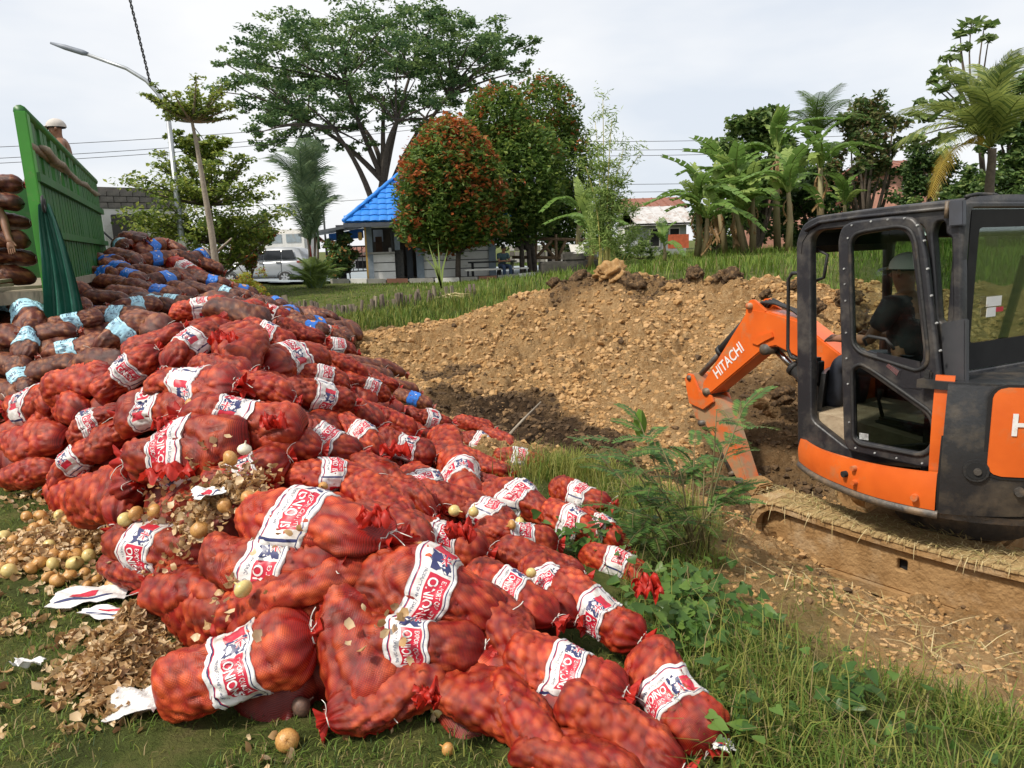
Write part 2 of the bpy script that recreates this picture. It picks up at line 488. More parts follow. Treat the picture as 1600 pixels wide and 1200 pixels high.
def ground_mat():
 m = bpy.data.materials.new('soil_and_turf'); m.use_nodes = True
 t = m.node_tree; b = t.nodes['Principled BSDF']; b.inputs['Roughness'].default_value = .95
 b.inputs['Specular IOR Level'].default_value = .15
 tcn = N(t, 'ShaderNodeTexCoord'); o_ = tcn.outputs['Object']
 def noise(s_, d=6, r_=.6):
  n_ = N(t, 'ShaderNodeTexNoise'); n_.inputs['Scale'].default_value = s_; n_.inputs['Detail'].default_value = d; n_.inputs['Roughness'].default_value = r_
  t.links.new(o_, n_.inputs['Vector']); return n_.outputs[0]
 def ramp(f, *st):
  r_ = N(t, 'ShaderNodeValToRGB'); el = r_.color_ramp.elements
  el[0].position, el[0].color = st[0][0], (*st[0][1], 1); el[1].position, el[1].color = st[-1][0], (*st[-1][1], 1)
  for p, c in st[1:-1]:
   e_ = el.new(p); e_.color = (*c, 1)
  t.links.new(f, r_.inputs[0]); return r_.outputs[0]
 def mix(f, a, c, typ='MIX', fac=None):
  x_ = N(t, 'ShaderNodeMixRGB', blend_type=typ)
  if f is None: x_.inputs[0].default_value = fac
  else: t.links.new(f, x_.inputs[0])
  t.links.new(a, x_.inputs[1]); t.links.new(c, x_.inputs[2]); return x_.outputs[0]
 dirt = ramp(noise(1.6, 9, .68), (.28, (.26, .135, .05)), (.46, (.40, .225, .09)), (.56, (.48, .295, .135)), (.72, (.56, .385, .205)))
 dirt = mix(ramp(noise(9, 8, .7), (.38, (0, 0, 0)), (.58, (1, 1, 1))), dirt, ramp(noise(26, 8, .7), (.32, (.27, .15, .06)), (.5, (.48, .30, .14)), (.68, (.60, .43, .24))))
 yel = ramp(noise(.8, 3), (.6, (0, 0, 0)), (.75, (.5, .5, .5)))
 dirt = mix(yel, dirt, ramp(noise(12), (.3, (.44, .26, .085)), (.7, (.5, .32, .13))))
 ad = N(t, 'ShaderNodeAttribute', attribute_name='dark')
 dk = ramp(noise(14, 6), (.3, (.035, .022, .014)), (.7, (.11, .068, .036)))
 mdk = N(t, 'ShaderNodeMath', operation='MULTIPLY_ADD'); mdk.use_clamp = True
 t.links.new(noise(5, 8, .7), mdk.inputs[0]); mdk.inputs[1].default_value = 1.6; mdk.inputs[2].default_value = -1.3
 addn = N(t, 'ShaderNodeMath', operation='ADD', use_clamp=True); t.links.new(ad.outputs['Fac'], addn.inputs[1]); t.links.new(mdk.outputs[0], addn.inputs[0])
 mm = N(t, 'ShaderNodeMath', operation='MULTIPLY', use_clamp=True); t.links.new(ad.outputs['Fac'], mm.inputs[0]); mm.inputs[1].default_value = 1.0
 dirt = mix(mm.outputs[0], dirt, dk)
 turf = ramp(noise(3.5, 8, .65), (.3, (.045, .055, .014)), (.5, (.085, .105, .025)), (.62, (.13, .13, .04)), (.78, (.15, .11, .055)))
 am = N(t, 'ShaderNodeAttribute', attribute_name='dirt')
 t.links.new(mix(am.outputs['Fac'], turf, dirt), b.inputs['Base Color'])
 bn = N(t, 'ShaderNodeBump'); bn.inputs['Strength'].default_value = 1.0; bn.inputs['Distance'].default_value = .05
 t.links.new(noise(38, 8, .7), bn.inputs['Height']); t.links.new(bn.outputs[0], b.inputs['Normal'])
 b2 = N(t, 'ShaderNodeBump'); b2.inputs['Distance'].default_value = .13; t.links.new(am.outputs['Fac'], b2.inputs['Strength']); t.links.new(noise(8, 10, .72), b2.inputs['Height']); t.links.new(b2.outputs[0], bn.inputs['Normal'])
 return m
# dark wet topsoil patches on the pit walls and on top of the bank
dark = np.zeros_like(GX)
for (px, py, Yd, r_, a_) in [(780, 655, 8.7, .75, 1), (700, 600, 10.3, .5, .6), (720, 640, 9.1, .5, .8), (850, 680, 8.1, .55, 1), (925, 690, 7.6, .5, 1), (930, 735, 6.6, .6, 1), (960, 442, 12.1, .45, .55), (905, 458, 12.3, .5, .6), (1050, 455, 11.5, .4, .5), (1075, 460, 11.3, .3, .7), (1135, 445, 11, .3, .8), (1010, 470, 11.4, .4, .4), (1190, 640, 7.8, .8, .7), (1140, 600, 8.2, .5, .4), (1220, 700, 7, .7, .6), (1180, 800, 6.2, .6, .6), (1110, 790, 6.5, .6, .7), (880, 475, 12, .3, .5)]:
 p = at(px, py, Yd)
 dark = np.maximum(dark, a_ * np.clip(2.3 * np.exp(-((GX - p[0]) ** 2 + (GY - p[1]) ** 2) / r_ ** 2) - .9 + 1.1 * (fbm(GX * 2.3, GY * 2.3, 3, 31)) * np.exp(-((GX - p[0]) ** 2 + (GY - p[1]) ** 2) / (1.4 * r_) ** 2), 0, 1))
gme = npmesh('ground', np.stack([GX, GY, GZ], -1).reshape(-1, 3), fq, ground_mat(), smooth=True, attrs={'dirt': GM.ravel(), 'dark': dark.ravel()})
ground = tag(link('ground', gme), 'grassy ground with a dug pit and a bank of tan clay', None, None, 'structure')
# ================================================================== ONION BAGS
def net_mat(name, gap, peak, stain, net=(.5, .03, .015), backlit=0.14, stain_amt=.58):
 """coloured net over onions: the onions show where the net is pressed onto them (attribute lump), fine weave from UV"""
 m = bpy.data.materials.new(name); m.use_nodes = True
 t = m.node_tree; b = t.nodes['Principled BSDF']
 b.inputs['Roughness'].default_value = .42; b.inputs['Specular IOR Level'].default_value = .45
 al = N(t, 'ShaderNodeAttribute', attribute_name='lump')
 tcn = N(t, 'ShaderNodeTexCoord'); oi = N(t, 'ShaderNodeObjectInfo')
 add = N(t, 'ShaderNodeVectorMath', operation='ADD')
 sc = N(t, 'ShaderNodeVectorMath', operation='SCALE'); sc.inputs[0].default_value = (7, 5, 3)
 t.links.new(oi.outputs['Random'], sc.inputs['Scale'])
 t.links.new(tcn.outputs['Object'], add.inputs[0]); t.links.new(sc.outputs[0], add.inputs[1])
 def noise(s_, d=5, r_=.6):
  n_ = N(t, 'ShaderNodeTexNoise'); n_.inputs['Scale'].default_value = s_; n_.inputs['Detail'].default_value = d; n_.inputs['Roughness'].default_value = r_
  t.links.new(add.outputs[0], n_.inputs['Vector']); return n_.outputs[0]
 def ramp(f, p0, c0, p1, c1):
  r_ = N(t, 'ShaderNodeValToRGB'); el = r_.color_ramp.elements
  el[0].position, el[0].color, el[1].position, el[1].color = p0, (*c0, 1), p1, (*c1, 1)
  t.links.new(f, r_.inputs[0]); return r_.outputs[0]
 def mix(f, a, c, typ='MIX'):
  x_ = N(t, 'ShaderNodeMixRGB', blend_type=typ); t.links.new(f, x_.inputs[0]); t.links.new(a, x_.inputs[1]); t.links.new(c, x_.inputs[2]); return x_.outputs[0]
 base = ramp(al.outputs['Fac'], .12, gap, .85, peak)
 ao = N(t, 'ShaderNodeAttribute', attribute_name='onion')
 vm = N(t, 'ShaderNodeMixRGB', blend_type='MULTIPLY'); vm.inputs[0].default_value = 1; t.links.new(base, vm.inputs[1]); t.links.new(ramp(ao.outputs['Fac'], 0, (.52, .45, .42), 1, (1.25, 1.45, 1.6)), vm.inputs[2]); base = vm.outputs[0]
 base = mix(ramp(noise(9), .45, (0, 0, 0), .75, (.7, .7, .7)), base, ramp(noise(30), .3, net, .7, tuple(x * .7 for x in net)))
 base = mix(ramp(noise(2.6, 6, .62), stain_amt, (0, 0, 0), stain_amt + .1, (.82, .82, .82)), base, ramp(noise(18), .3, stain, .7, tuple(x * 1.8 for x in stain)))
 # weave
 w = N(t, 'ShaderNodeTexWave', wave_type='BANDS', bands_direction='Y'); w.inputs['Scale'].default_value = 33; w.inputs['Distortion'].default_value = 1.5; w.inputs['Detail'].default_value = 1
 w2 = N(t, 'ShaderNodeTexWave', wave_type='BANDS', bands_direction='X'); w2.inputs['Scale'].default_value = 40; w2.inputs['Distortion'].default_value = 1.2
 uv = N(t, 'ShaderNodeUVMap'); t.links.new(uv.outputs[0], w.inputs[0]); t.links.new(uv.outputs[0], w2.inputs[0])
 mm = N(t, 'ShaderNodeMath', operation='MULTIPLY'); t.links.new(w.outputs['Fac'], mm.inputs[0]); t.links.new(w2.outputs['Fac'], mm.inputs[1])
 k = ramp(mm.outputs[0], .02, (.50, .44, .44), .45, (1.14, 1.14, 1.14))
 x_ = N(t, 'ShaderNodeMixRGB', blend_type='MULTIPLY'); x_.inputs[0].default_value = 1; t.links.new(base, x_.inputs[1]); t.links.new(k, x_.inputs[2])
 # each bag a touch different
 hs = N(t, 'ShaderNodeHueSaturation'); mr = N(t, 'ShaderNodeMapRange'); mr.inputs[3].default_value = .72; mr.inputs[4].default_value = 1.15
 t.links.new(oi.outputs['Random'], mr.inputs[0]); t.links.new(mr.outputs[0], hs.inputs['Value']); t.links.new(x_.outputs[0], hs.inputs['Color'])
 t.links.new(hs.outputs[0], b.inputs['Base Color'])
 bn = N(t, 'ShaderNodeBump'); bn.inputs['Strength'].default_value = .35; bn.inputs['Distance'].default_value = .004
 t.links.new(mm.outputs[0], bn.inputs['Height']); t.links.new(bn.outputs[0], b.inputs['Normal'])
 tr = N(t, 'ShaderNodeBsdfTranslucent'); ms = N(t, 'ShaderNodeMixShader'); ms.inputs[0].default_value = backlit
 t.links.new(hs.outputs[0], tr.inputs[0]); t.links.new(b.outputs[0], ms.inputs[1]); t.links.new(tr.outputs[0], ms.inputs[2])
 t.links.new(ms.outputs[0], t.nodes['Material Output'].inputs[0])
 return m
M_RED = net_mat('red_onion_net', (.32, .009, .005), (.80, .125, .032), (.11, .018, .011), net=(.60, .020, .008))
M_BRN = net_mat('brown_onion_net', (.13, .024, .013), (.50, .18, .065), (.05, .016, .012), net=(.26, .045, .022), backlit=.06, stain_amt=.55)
M_FRILL = mat('red_net_frill', (.55, .028, .014), (.42, .018, .012), 30, .5, backlit=.3)
M_FRILLB = mat('brown_net_frill', (.36, .07, .035), (.25, .04, .02), 30, .5, backlit=.25)
M_WHITE = mat('label_white', (.74, .72, .70), (.62, .60, .58), 9, .38, bump=.25, bscale=22, dirt=(.30, .22, .17), dscale=6, dlo=.50, dhi=.72)
M_NAVY = mat('print_navy', (.025, .03, .10), (.035, .04, .13), 12, .4)
M_PRED = mat('print_red', (.55, .015, .045), (.46, .012, .035), 12, .4, dirt=(.2, .03, .03), dscale=7, dlo=.58, dhi=.75)
M_PWHITE = mat('print_white', (.76, .74, .73), (.7, .68, .66), 12, .4)
M_CYAN = mat('label_pale_blue', (.42, .70, .80), (.36, .62, .74), 9, .4, bump=.25, bscale=22, dirt=(.25, .25, .25), dscale=6, dlo=.58, dhi=.75)
M_BLUE = mat('label_blue', (.025, .14, .55), (.03, .20, .65), 8, .4, bump=.25, bscale=22, dirt=(.05, .06, .12), dscale=6, dlo=.55, dhi=.75)
M_YEL = mat('print_yellow', (.75, .36, .03), (.7, .3, .02), 12, .4)
M_STRING = mat('white_string', (.7, .68, .62), (.55, .52, .47), 20, .6)
class Bag:
 """one shape of bag, lying along x, tied end at +x"""
 def __init__(s, seed, L=.74, Wd=.40, Hh=.31, nlump=185, lump=.024, lr=.033, bend=.03, side=.0):
  r_ = np.random.RandomState(seed); s.r = r_; s.L, s.W, s.H = L, Wd, Hh
  s.bend, s.side = bend, side
  pts = []
  for _ in range(4000):
   if len(pts) >= nlump: break
   p = np.array([r_.uniform(-.48, .40) * L, r_.uniform(0, 2 * math.pi)])
   if all((p[0] - q[0]) ** 2 + ((abs((p[1] - q[1] + math.pi) % (2 * math.pi) - math.pi)) * Wd * .43) ** 2 > (lr * 1.35) ** 2 for q in pts): pts.append(p)
  s.pts = np.array(pts); s.amp = r_.uniform(.45, 1.0, len(pts)) * lump; s.lr = lr; s.lump = lump; s.hue = np.random.RandomState(seed + 9).uniform(0, 1, len(pts))
  s.ph = r_.uniform(0, 6.28, 8); s.k = r_.uniform(.6, 1.4, 8)
  s.fat = r_.uniform(-.15, .15, 5)
 def surf(s, t, th, k=1.0, off=0.0):
  """points for t in 0..1 along the bag and angle th; k scales the lumps"""
  L, W_, H_ = s.L, s.W, s.H
  ps = np.where(t < .2, np.clip(1 - (1 - np.clip(t, 0, .2) / .2) ** 2.6, 0, 1) ** .55, 1)
  q = np.clip((t - .72) / .21, 0, 1)
  pt = np.sqrt(np.clip(1 - q ** 2.0, 0, 1)) * .88 + .12
  fr = np.clip((t - .93) / .07, 0, 1)
  neck = np.where(t > .93, .12 + .34 * fr ** .8, pt)
  body = 1 + s.fat[0] * np.sin(t * 6.3 + s.ph[0]) + s.fat[1] * np.sin(t * 11 + s.ph[1])
  pw = np.where(t < .2, .50 + .50 * ps, neck) * body
  ph = np.where(t < .2, .07 + .93 * ps, neck) * (1 + s.fat[2] * np.sin(t * 7 + s.ph[2]))
  c, sn = np.cos(th), np.sin(th)
  e = 2 / 2.12
  cy = np.sign(c) * np.abs(c) ** e; sz = np.sign(sn) * np.abs(sn) ** e
  y = W_ / 2 * pw * cy; z = H_ / 2 * ph * sz
  x = (t - .5) * L
  # lumps
  d2 = (x[..., None] - s.pts[:, 0]) ** 2 + (np.abs((th[..., None] - s.pts[:, 1] + math.pi) % (2 * math.pi) - math.pi) * W_ * .42) ** 2
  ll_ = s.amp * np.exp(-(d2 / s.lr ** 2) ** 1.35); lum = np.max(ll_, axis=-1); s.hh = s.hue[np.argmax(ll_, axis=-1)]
  fade = np.clip((.90 - t) / .1, 0, 1) * np.clip(t / .06, 0.1, 1)
  lum = lum * fade
  wr = np.clip((t - .66) / .2, 0, 1) * np.clip((1.0 - t) / .03, .5, 1)
  pl = .010 * wr * np.sin(9 * th + s.ph[3] + 3 * np.sin(th + s.ph[4])) + .040 * fr * np.sin(5 * th + s.ph[5]) + .018 * fr * np.sin(11 * th + s.ph[1])
  sag = .012 * np.sin(3 * th + s.ph[6] + 5 * t) + .010 * np.sin(2 * th - 8 * t + s.ph[7]) * np.clip((.93 - t) * 6, 0, 1)
  cr_ = np.abs(fbm(x * 7 + s.ph[0] * 9 + 2 * np.sin(th), np.sin(th + s.ph[1]) * 2.2 + s.ph[2] * 5 + x * 3, 3, 61) - .5)
  sag = sag - .030 * np.clip(1 - cr_ / .05, 0, 1) ** 1.5 * np.clip((.9 - t) * 5, 0, 1) * (.35 + .65 * k)
  disp = lum * k + pl + sag * np.clip(t * 6, 0, 1) + off
  nl = np.hypot(c / (W_ / 2) , sn / (H_ / 2)); ny, nz = c / (W_ / 2) / nl, sn / (H_ / 2) / nl
  y = y + ny * disp; z = z + nz * disp
  u_ = 2 * t - 1
  z = z - s.bend * u_ ** 2 * (1.0) + .008 * np.sin(t * 5 + s.ph[0])
  y = y + s.side * (u_ ** 2 - .3)
  return np.stack([x, y, z], -1), lum / s.lump
 def body(s, nu, nv, mats, name):
  a = np.linspace(0, 1, nu); a = np.where(a > .9, .9 + (a - .9) * 1.0, a)
  th = np.arange(nv) / nv * 2 * math.pi
  T, TH = np.meshgrid(a, th, indexing='ij')
  P, lum = s.surf(T, TH)
  idx = np.arange(nu * nv).reshape(nu, nv)
  nx = np.roll(idx, -1, axis=1)
  f = np.stack([idx[:-1], nx[:-1], nx[1:], idx[1:]], -1).reshape(-1, 4)
  mi = np.repeat((T[:-1, 0] > .915).astype(int), nv)
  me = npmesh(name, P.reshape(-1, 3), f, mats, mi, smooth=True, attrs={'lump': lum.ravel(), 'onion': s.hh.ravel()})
  uv = me.uv_layers.new(name='UVMap')
  TU = np.stack([T * s.L * 1.4, np.broadcast_to(TH / (2 * math.pi), T.shape) * 1.2 * 1.4], -1).reshape(-1, 2)[f.ravel()]
  uv.data.foreach_set('uv', TU.astype(np.float32).ravel())
  # seam end closed by its thinness
  return me
 def string(s, name):
  b = MB(); t0 = .925
  th = np.linspace(0, 2 * math.pi, 15)[:-1]
  P, _ = s.surf(np.full(14, t0), th, 0, .004)
  pts = [V(p) for p in P]; b.tube(pts + [pts[0], pts[1]], .0035, 4, cap=False)
  r_ = s.r; p0 = pts[3]
  for k in range(2):
   q = [p0]; d = V((r_.uniform(-.2, .6), r_.uniform(-1, 1), -.1 if k else .5)).normalized()
   for i in range(6):
    q.append(q[-1] + d * .024); d = (d + V((r_.uniform(-.3, .3), r_.uniform(-.5, .5), r_.uniform(-.6, .1)))).normalized()
   b.tube(q, .0026, 4)
  return b.mesh(name, [M_STRING])
 def label(s, name, style, t0=.36, t1=.64, n=64, text='WATERMAN', phase=0.0):
  wid = (t1 - t0) * s.L
  circ = 1.05
  ab = [0, .035, .07, .095, .12, .14, .20, .29, .38, .46, .54, .62, .70, .78, .86, .90, .925, .96, 1] if style == 'red' else list(np.linspace(0, 1, 13))
  A = np.array(ab); na = len(A)
  TH = np.arange(n) / n * 2 * math.pi
  r_ = s.r
  jit = .012 * np.sin(TH * 3 + r_.uniform(0, 6)) + .008 * np.sin(TH * 7 + r_.uniform(0, 6))
  def S3(a, th, off):
   t = t0 + (t1 - t0) * a + np.interp(th % (2 * math.pi), np.r_[TH, 2 * math.pi], np.r_[jit, jit[0]])
   P_ = s.surf(t, th % (2 * math.pi), .65, 0)[0]
   cr2 = np.abs(fbm(a * 2.6 + s.ph[3] * 4, np.sin(th) * 3 + np.cos(th) * 2.1 + s.ph[4] * 3, 3, 71) - .5)
   w_ = .013 + off + .007 * np.clip(1 - cr2 / .07, 0, 1) + .006 * (vnoise(a * 5 + 3, th * 6, 72) - .5)
   nl_ = np.stack([0 * th, np.cos(th), np.sin(th)], -1)
   return P_ + nl_ * w_[..., None]
  Ag, Tg = np.meshgrid(A, TH, indexing='ij')
  P = S3(Ag, Tg, 0)
  idx = np.arange(na * n).reshape(na, n); nx = np.roll(idx, -1, axis=1)
  f = np.stack([idx[:-1], nx[:-1], nx[1:], idx[1:]], -1).reshape(-1, 4)
  mi = np.zeros((na - 1, n), int)
  b = MB()
  mats = [M_WHITE, M_NAVY, M_PRED, M_PWHITE]
  half = 2 * math.pi / 2
  up = math.pi / 2 + phase
  if style == 'red':
   am = (A[:-1] + A[1:]) / 2
   for j, a in enumerate(am):
    if .095 < a < .12 or .90 < a < .925: mi[j, :] = 1
    if .12 < a < .14: mi[j, :] = 2
   for rep in (0, 1):
    c = up + rep * math.pi
    for j, a in enumerate(am):
     if .38 < a < .86:
      for i in range(n):
       d = ((TH[i] + math.pi / n - c + math.pi) % (2 * math.pi)) - math.pi
       if -.20 < d < 1.12: mi[j, i] = 2
       elif -1.15 < d < -.83: mi[j, i] = 2
      # closing line of the print
    for i in range(n):
     d = ((TH[i] + math.pi / n - c + math.pi) % (2 * math.pi)) - math.pi
     if abs(d - 1.42) < .05: mi[2:-2, i] = 1
  b.v = [tuple(p) for p in P.reshape(-1, 3)]; b.f = [list(q) for q in f]; b.m = list(mi.ravel()); b.sm = [True] * len(f)
  # thickness at the two rims: an inner skirt that meets the net
  for edge in (0, na - 1):
   q, _ = s.surf(np.full(n, t0 + (t1 - t0) * A[edge]) + jit, TH, .42, -.004)
   base = len(b.v); b.v += [tuple(p) for p in q]
   for i in range(n):
    b.f.append([idx[edge, i], idx[edge, (i + 1) % n], base + (i + 1) % n, base + i]); b.m.append(0); b.sm.append(True)
  per = s.W * .46                                         # metres per radian, about
  def put2(vs, fs, mi_, c, a0, sx, sy, off):
   """flat shape (x along the reading direction = +theta, y = towards +x of the bag) wrapped on the band"""
   vs = np.asarray(vs, float)
   th = c + vs[:, 0] * sx / per; a = a0 + vs[:, 1] * sy / wid
   Q = S3(a, th, off)
   b.add(Q, fs, mi_, True)
  def txt(t_, c, a0, h, mi_, width=None, bold=.0, off=.0016):
   vs, fs, w_ = text_flat(t_, bold)
   sy = h / .7; sx = (width / w_) if width else sy
   v2 = vs.copy(); v2[:, 0] -= w_ / 2
   put2(v2, fs, mi_, c, a0, sx, sy, off)
  if style == 'red':
   for rep in (0, 1):
    c = up + rep * math.pi
    txt('ONIONS', c + .46, .43, .040, 3, width=per * 1.12, bold=.022)
    txt('EXPORT QUALITY', c + .46, .70, .020, 3, width=per * 1.12, bold=.006)
    txt('PRODUCT OF NEW ZEALAND', c + .35, .245, .013, 1, width=per * 1.2)
    # navy map-like patch and the small flag on it
    poly = [(-.052, .055), (-.03, .06), (-.01, .045), (.012, .058), (.03, .05), (.048, .055), (.052, .02), (.03, .002), (.05, -.02), (.048, -.052), (.012, -.045), (-.004, -.058), (-.025, -.04), (-.05, -.05), (-.045, -.015), (-.055, .01)]
    bm = bmesh.new(); f_ = bm.faces.new([bm.verts.new((x, y, 0)) for x, y in poly]); bmesh.ops.subdivide_edges(bm, edges=bm.edges[:], cuts=1)
    bmesh.ops.triangulate(bm, faces=bm.faces[:]); bmesh.ops.subdivide_edges(bm, edges=[e_ for e_ in bm.edges if e_.calc_length() > .03], cuts=1); bmesh.ops.triangulate(bm, faces=bm.faces[:])
    bm.verts.index_update()
    put2([(v.co.x, v.co.y) for v in bm.verts], [[v.index for v in q.verts] for q in bm.faces], 1, c - .52, .60, 1, .9, .0012); bm.free()
    def bar(x0, y0, x1, y1, w_, mi_, off):
     d = np.array([x1 - x0, y1 - y0]); L_ = np.linalg.norm(d); d = d / L_; nn = np.array([-d[1], d[0]]) * w_ / 2
     vs, fs = [], []
     for k_ in range(4):
      p_ = np.array([x0, y0]) + d * L_ * k_ / 3; vs += [p_ + nn, p_ - nn]
     fs = [(2 * k_, 2 * k_ + 1, 2 * k_ + 3, 2 * k_ + 2) for k_ in range(3)]
     put2(vs, fs, mi_, c - .62, .73, 1, 1, off)
    for q in ((-.032, -.022, .032, .022), (-.032, .022, .032, -.022)): bar(*q, .009, 3, .0022); bar(*q, .0035, 2, .0030)
    for q in ((-.034, 0, .034, 0), (0, -.026, 0, .026)): bar(*q, .014, 3, .0026); bar(*q, .008, 2, .0036)
  elif style == 'cyan':
   mats = [M_CYAN, M_NAVY]
   for rep in (0, 1):
    c = up + rep * math.pi
    txt(text, c, .34, .055, 1, width=per * 1.9, bold=.004)
    for a0 in (.14, .86):
     vs = [(-.2 + .4 * k / 11, y) for k in range(12) for y in (-.003, .003)]
     put2(vs, [(2 * k, 2 * k + 1, 2 * k + 3, 2 * k + 2) for k in range(11)], 1, c, a0, 1, 1, .0015)
  elif style == 'blue':
   mats = [M_BLUE, M_YEL, M_PWHITE]
   for rep in (0, 1):
    c = up + rep * math.pi + .3
    vs = [(0, 0)] + [(.045 * math.cos(k * math.pi / 6), .04 * math.sin(k * math.pi / 6)) for k in range(12)]
    put2(vs, [(0, 1 + k, 1 + (k + 1) % 12) for k in range(12)], 1, c - .6, .5, 1, 1, .0015)
    vs = [(-.07, -.02), (.07, -.02), (.07, .0), (-.07, .0)]
    put2(vs, [(0, 1, 2, 3)], 2, c + .5, .4, 1, 1, .0015); put2(vs, [(0, 1, 2, 3)], 2, c + .5, .62, .7, 1, .0015)
  me = b.mesh(name, mats)
  return me
def make_variants(n, style, mats, nu, nv, seed0, lab=True, **kw):
 res = []
 for i in range(n):
  r_ = random.Random(seed0 + i)
  bg_ = Bag(seed0 + i, L=.74, Wd=r_.uniform(.37, .43), Hh=r_.uniform(.28, .33), bend=r_.uniform(-.01, .085), side=r_.uniform(-.09, .09), **kw)
  body = bg_.body(nu, nv, mats, 'onion_bag')
  st = bg_.string('drawstring')
  a = r_.uniform(.33, .39) if style != 'cyan' else r_.uniform(.36, .40)
  lm = bg_.label('label_band', style, a, a + (.26 if style == 'red' else .24), n=64 if nv > 40 else 36) if lab else None
  res.append((bg_, body, st, lm))
 return res
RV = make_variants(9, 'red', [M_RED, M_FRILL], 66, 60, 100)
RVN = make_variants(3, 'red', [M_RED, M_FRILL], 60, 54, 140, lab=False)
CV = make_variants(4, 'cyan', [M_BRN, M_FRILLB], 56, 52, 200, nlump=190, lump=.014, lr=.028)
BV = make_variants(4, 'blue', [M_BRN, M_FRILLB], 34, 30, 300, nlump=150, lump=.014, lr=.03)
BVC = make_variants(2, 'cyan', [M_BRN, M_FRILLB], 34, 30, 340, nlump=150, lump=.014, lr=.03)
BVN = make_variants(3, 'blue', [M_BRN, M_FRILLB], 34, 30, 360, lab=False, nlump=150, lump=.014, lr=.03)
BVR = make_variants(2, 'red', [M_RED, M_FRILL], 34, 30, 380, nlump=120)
VARS = {'R': RV, 'N': RVN, 'C': CV, 'B': BV, 'P': BVC, 'K': BVN, 'Q': BVR}
PLACED = []
def put_bag(c3, ax3, nrm, kind, var, L, wsc, roll, label, group, name='onion_bag', hsc=1.0):
 bg_, body, st, lm = VARS[kind][var % len(VARS[kind])]
 x = V(ax3).normalized(); z = V(nrm); z = (z - x * z.dot(x)).normalized(); y = z.cross(x)
 M = Matrix((x, y, z)).transposed().to_4x4()
 k = L / .74
 kz = max(.66, min(1.06, k * 1.0)) * hsc; wsc = wsc * max(.68, min(1.02, k * 1.0))
 M = Matrix.Translation(V(c3)) @ M @ Matrix.Rotation(R(roll), 4, 'X') @ Matrix.Diagonal((k, wsc * .70, kz * .74, 1))
 PLACED.append((float(c3[0]), float(c3[1]), kind))
 o = bpy.data.objects.new(name, body); COL.objects.link(o); o.matrix_world = M
 tag(o, label, 'onion bag', group)
 if lm is not None:
  c = bpy.data.objects.new('label_band', lm); COL.objects.link(c); c.parent = o
 c = bpy.data.objects.new('drawstring', st); COL.objects.link(c); c.parent = o
 return o
# ---- the heap's surface, from which every bag takes its height and slope
HZ = [(250, 1060, .12), (370, 1000, .27), (500, 1000, .27), (640, 1010, .3), (600, 1100, .15), (760, 1100, .17), (880, 1050, .25), (1050, 1080, .22), (960, 1150, .15), (900, 1190, .12),
  (300, 880, .35), (430, 890, .5), (490, 830, .65), (650, 900, .45), (760, 920, .36), (930, 960, .25), (1000, 985, .15), (200, 860, .28), (170, 770, .38), (280, 710, .7), (370, 660, .85), (230, 640, .87),
  (120, 700, .45), (50, 720, .3), (10, 740, .2), (60, 640, .6), (10, 640, .5), (390, 560, 1.03), (310, 535, 1.12), (450, 565, .93), (510, 630, .72), (590, 600, .35), (180, 570, .98),
  (560, 680, .52), (480, 740, .6), (650, 740, .3), (720, 760, .17), (690, 700, .1), (700, 650, -.05), (750, 700, -.02), (820, 715, -.2), (640, 660, .2), (880, 800, .1), (930, 790, .03), (840, 850, .18), (700, 850, .36), (960, 880, .12), (880, 900, .22)]
HY = [(320, 476, 5.9), (385, 484, 6.0), (420, 505, 5.8), (470, 522, 6.2), (530, 542, 6.4), (350, 470, 6.2), (270, 500, 5.8), (110, 545, 5.5), (35, 600, 5.0), (20, 500, 6.6), (145, 470, 7.4), (180, 490, 7.2), (230, 478, 8.2), (100, 455, 8.2), (200, 520, 6.5), (10, 460, 7.6), (240, 372, 12.5), (200, 372, 11.8), (300, 390, 13), (335, 430, 12.5), (200, 430, 10.2), (250, 450, 9.6), (290, 440, 10.8), (385, 490, 9.8), (170, 445, 9.4), (340, 470, 9.5),
  (430, 495, 9.8), (470, 512, 9.8), (540, 530, 9.6), (600, 580, 9.2), (650, 625, 8.2), (560, 570, 8.4), (500, 530, 8.8)]
HP = np.array([gz(*p) for p in HZ] + [at(*p) for p in HY] + [gz(*q) for q in ((-60, 800, -.05), (0, 795, -.05), (60, 805, -.05), (110, 830, -.05), (115, 900, -.05), (190, 985, -.05), (200, 1060, -.05), (215, 1130, -.05))] + [np.array(q, float) for q in [(-1.5, 2.35, 0), (-.3, 2.15, 0), (.65, 2.1, 0), (1.0, 2.6, 0), (.9, 3.4, 0), (.8, 4.4, -.1), (.7, 5.6, -.3), (-4.8, 4.6, -.05), (-5.4, 6, .6), (-3, 12.5, .8), (-5, 15, .5), (-1.5, 11, 0), (-.2, 9, -.4), (-6.5, 12, 1.2)]])
HW = _fit(HP[:, :2], HP[:, 2], .02)
def HZf(x, y):
 x = np.asarray(x, float); y = np.asarray(y, float); sh = x.shape; x = x.ravel(); y = y.ravel()
 d = np.sqrt((x[:, None] - HP[None, :, 0]) ** 2 + (y[:, None] - HP[None, :, 1]) ** 2 + .01)
 z = d @ HW[:-1] + HW[-1]
 return np.maximum(z, TB(x, y) + .10).reshape(sh)
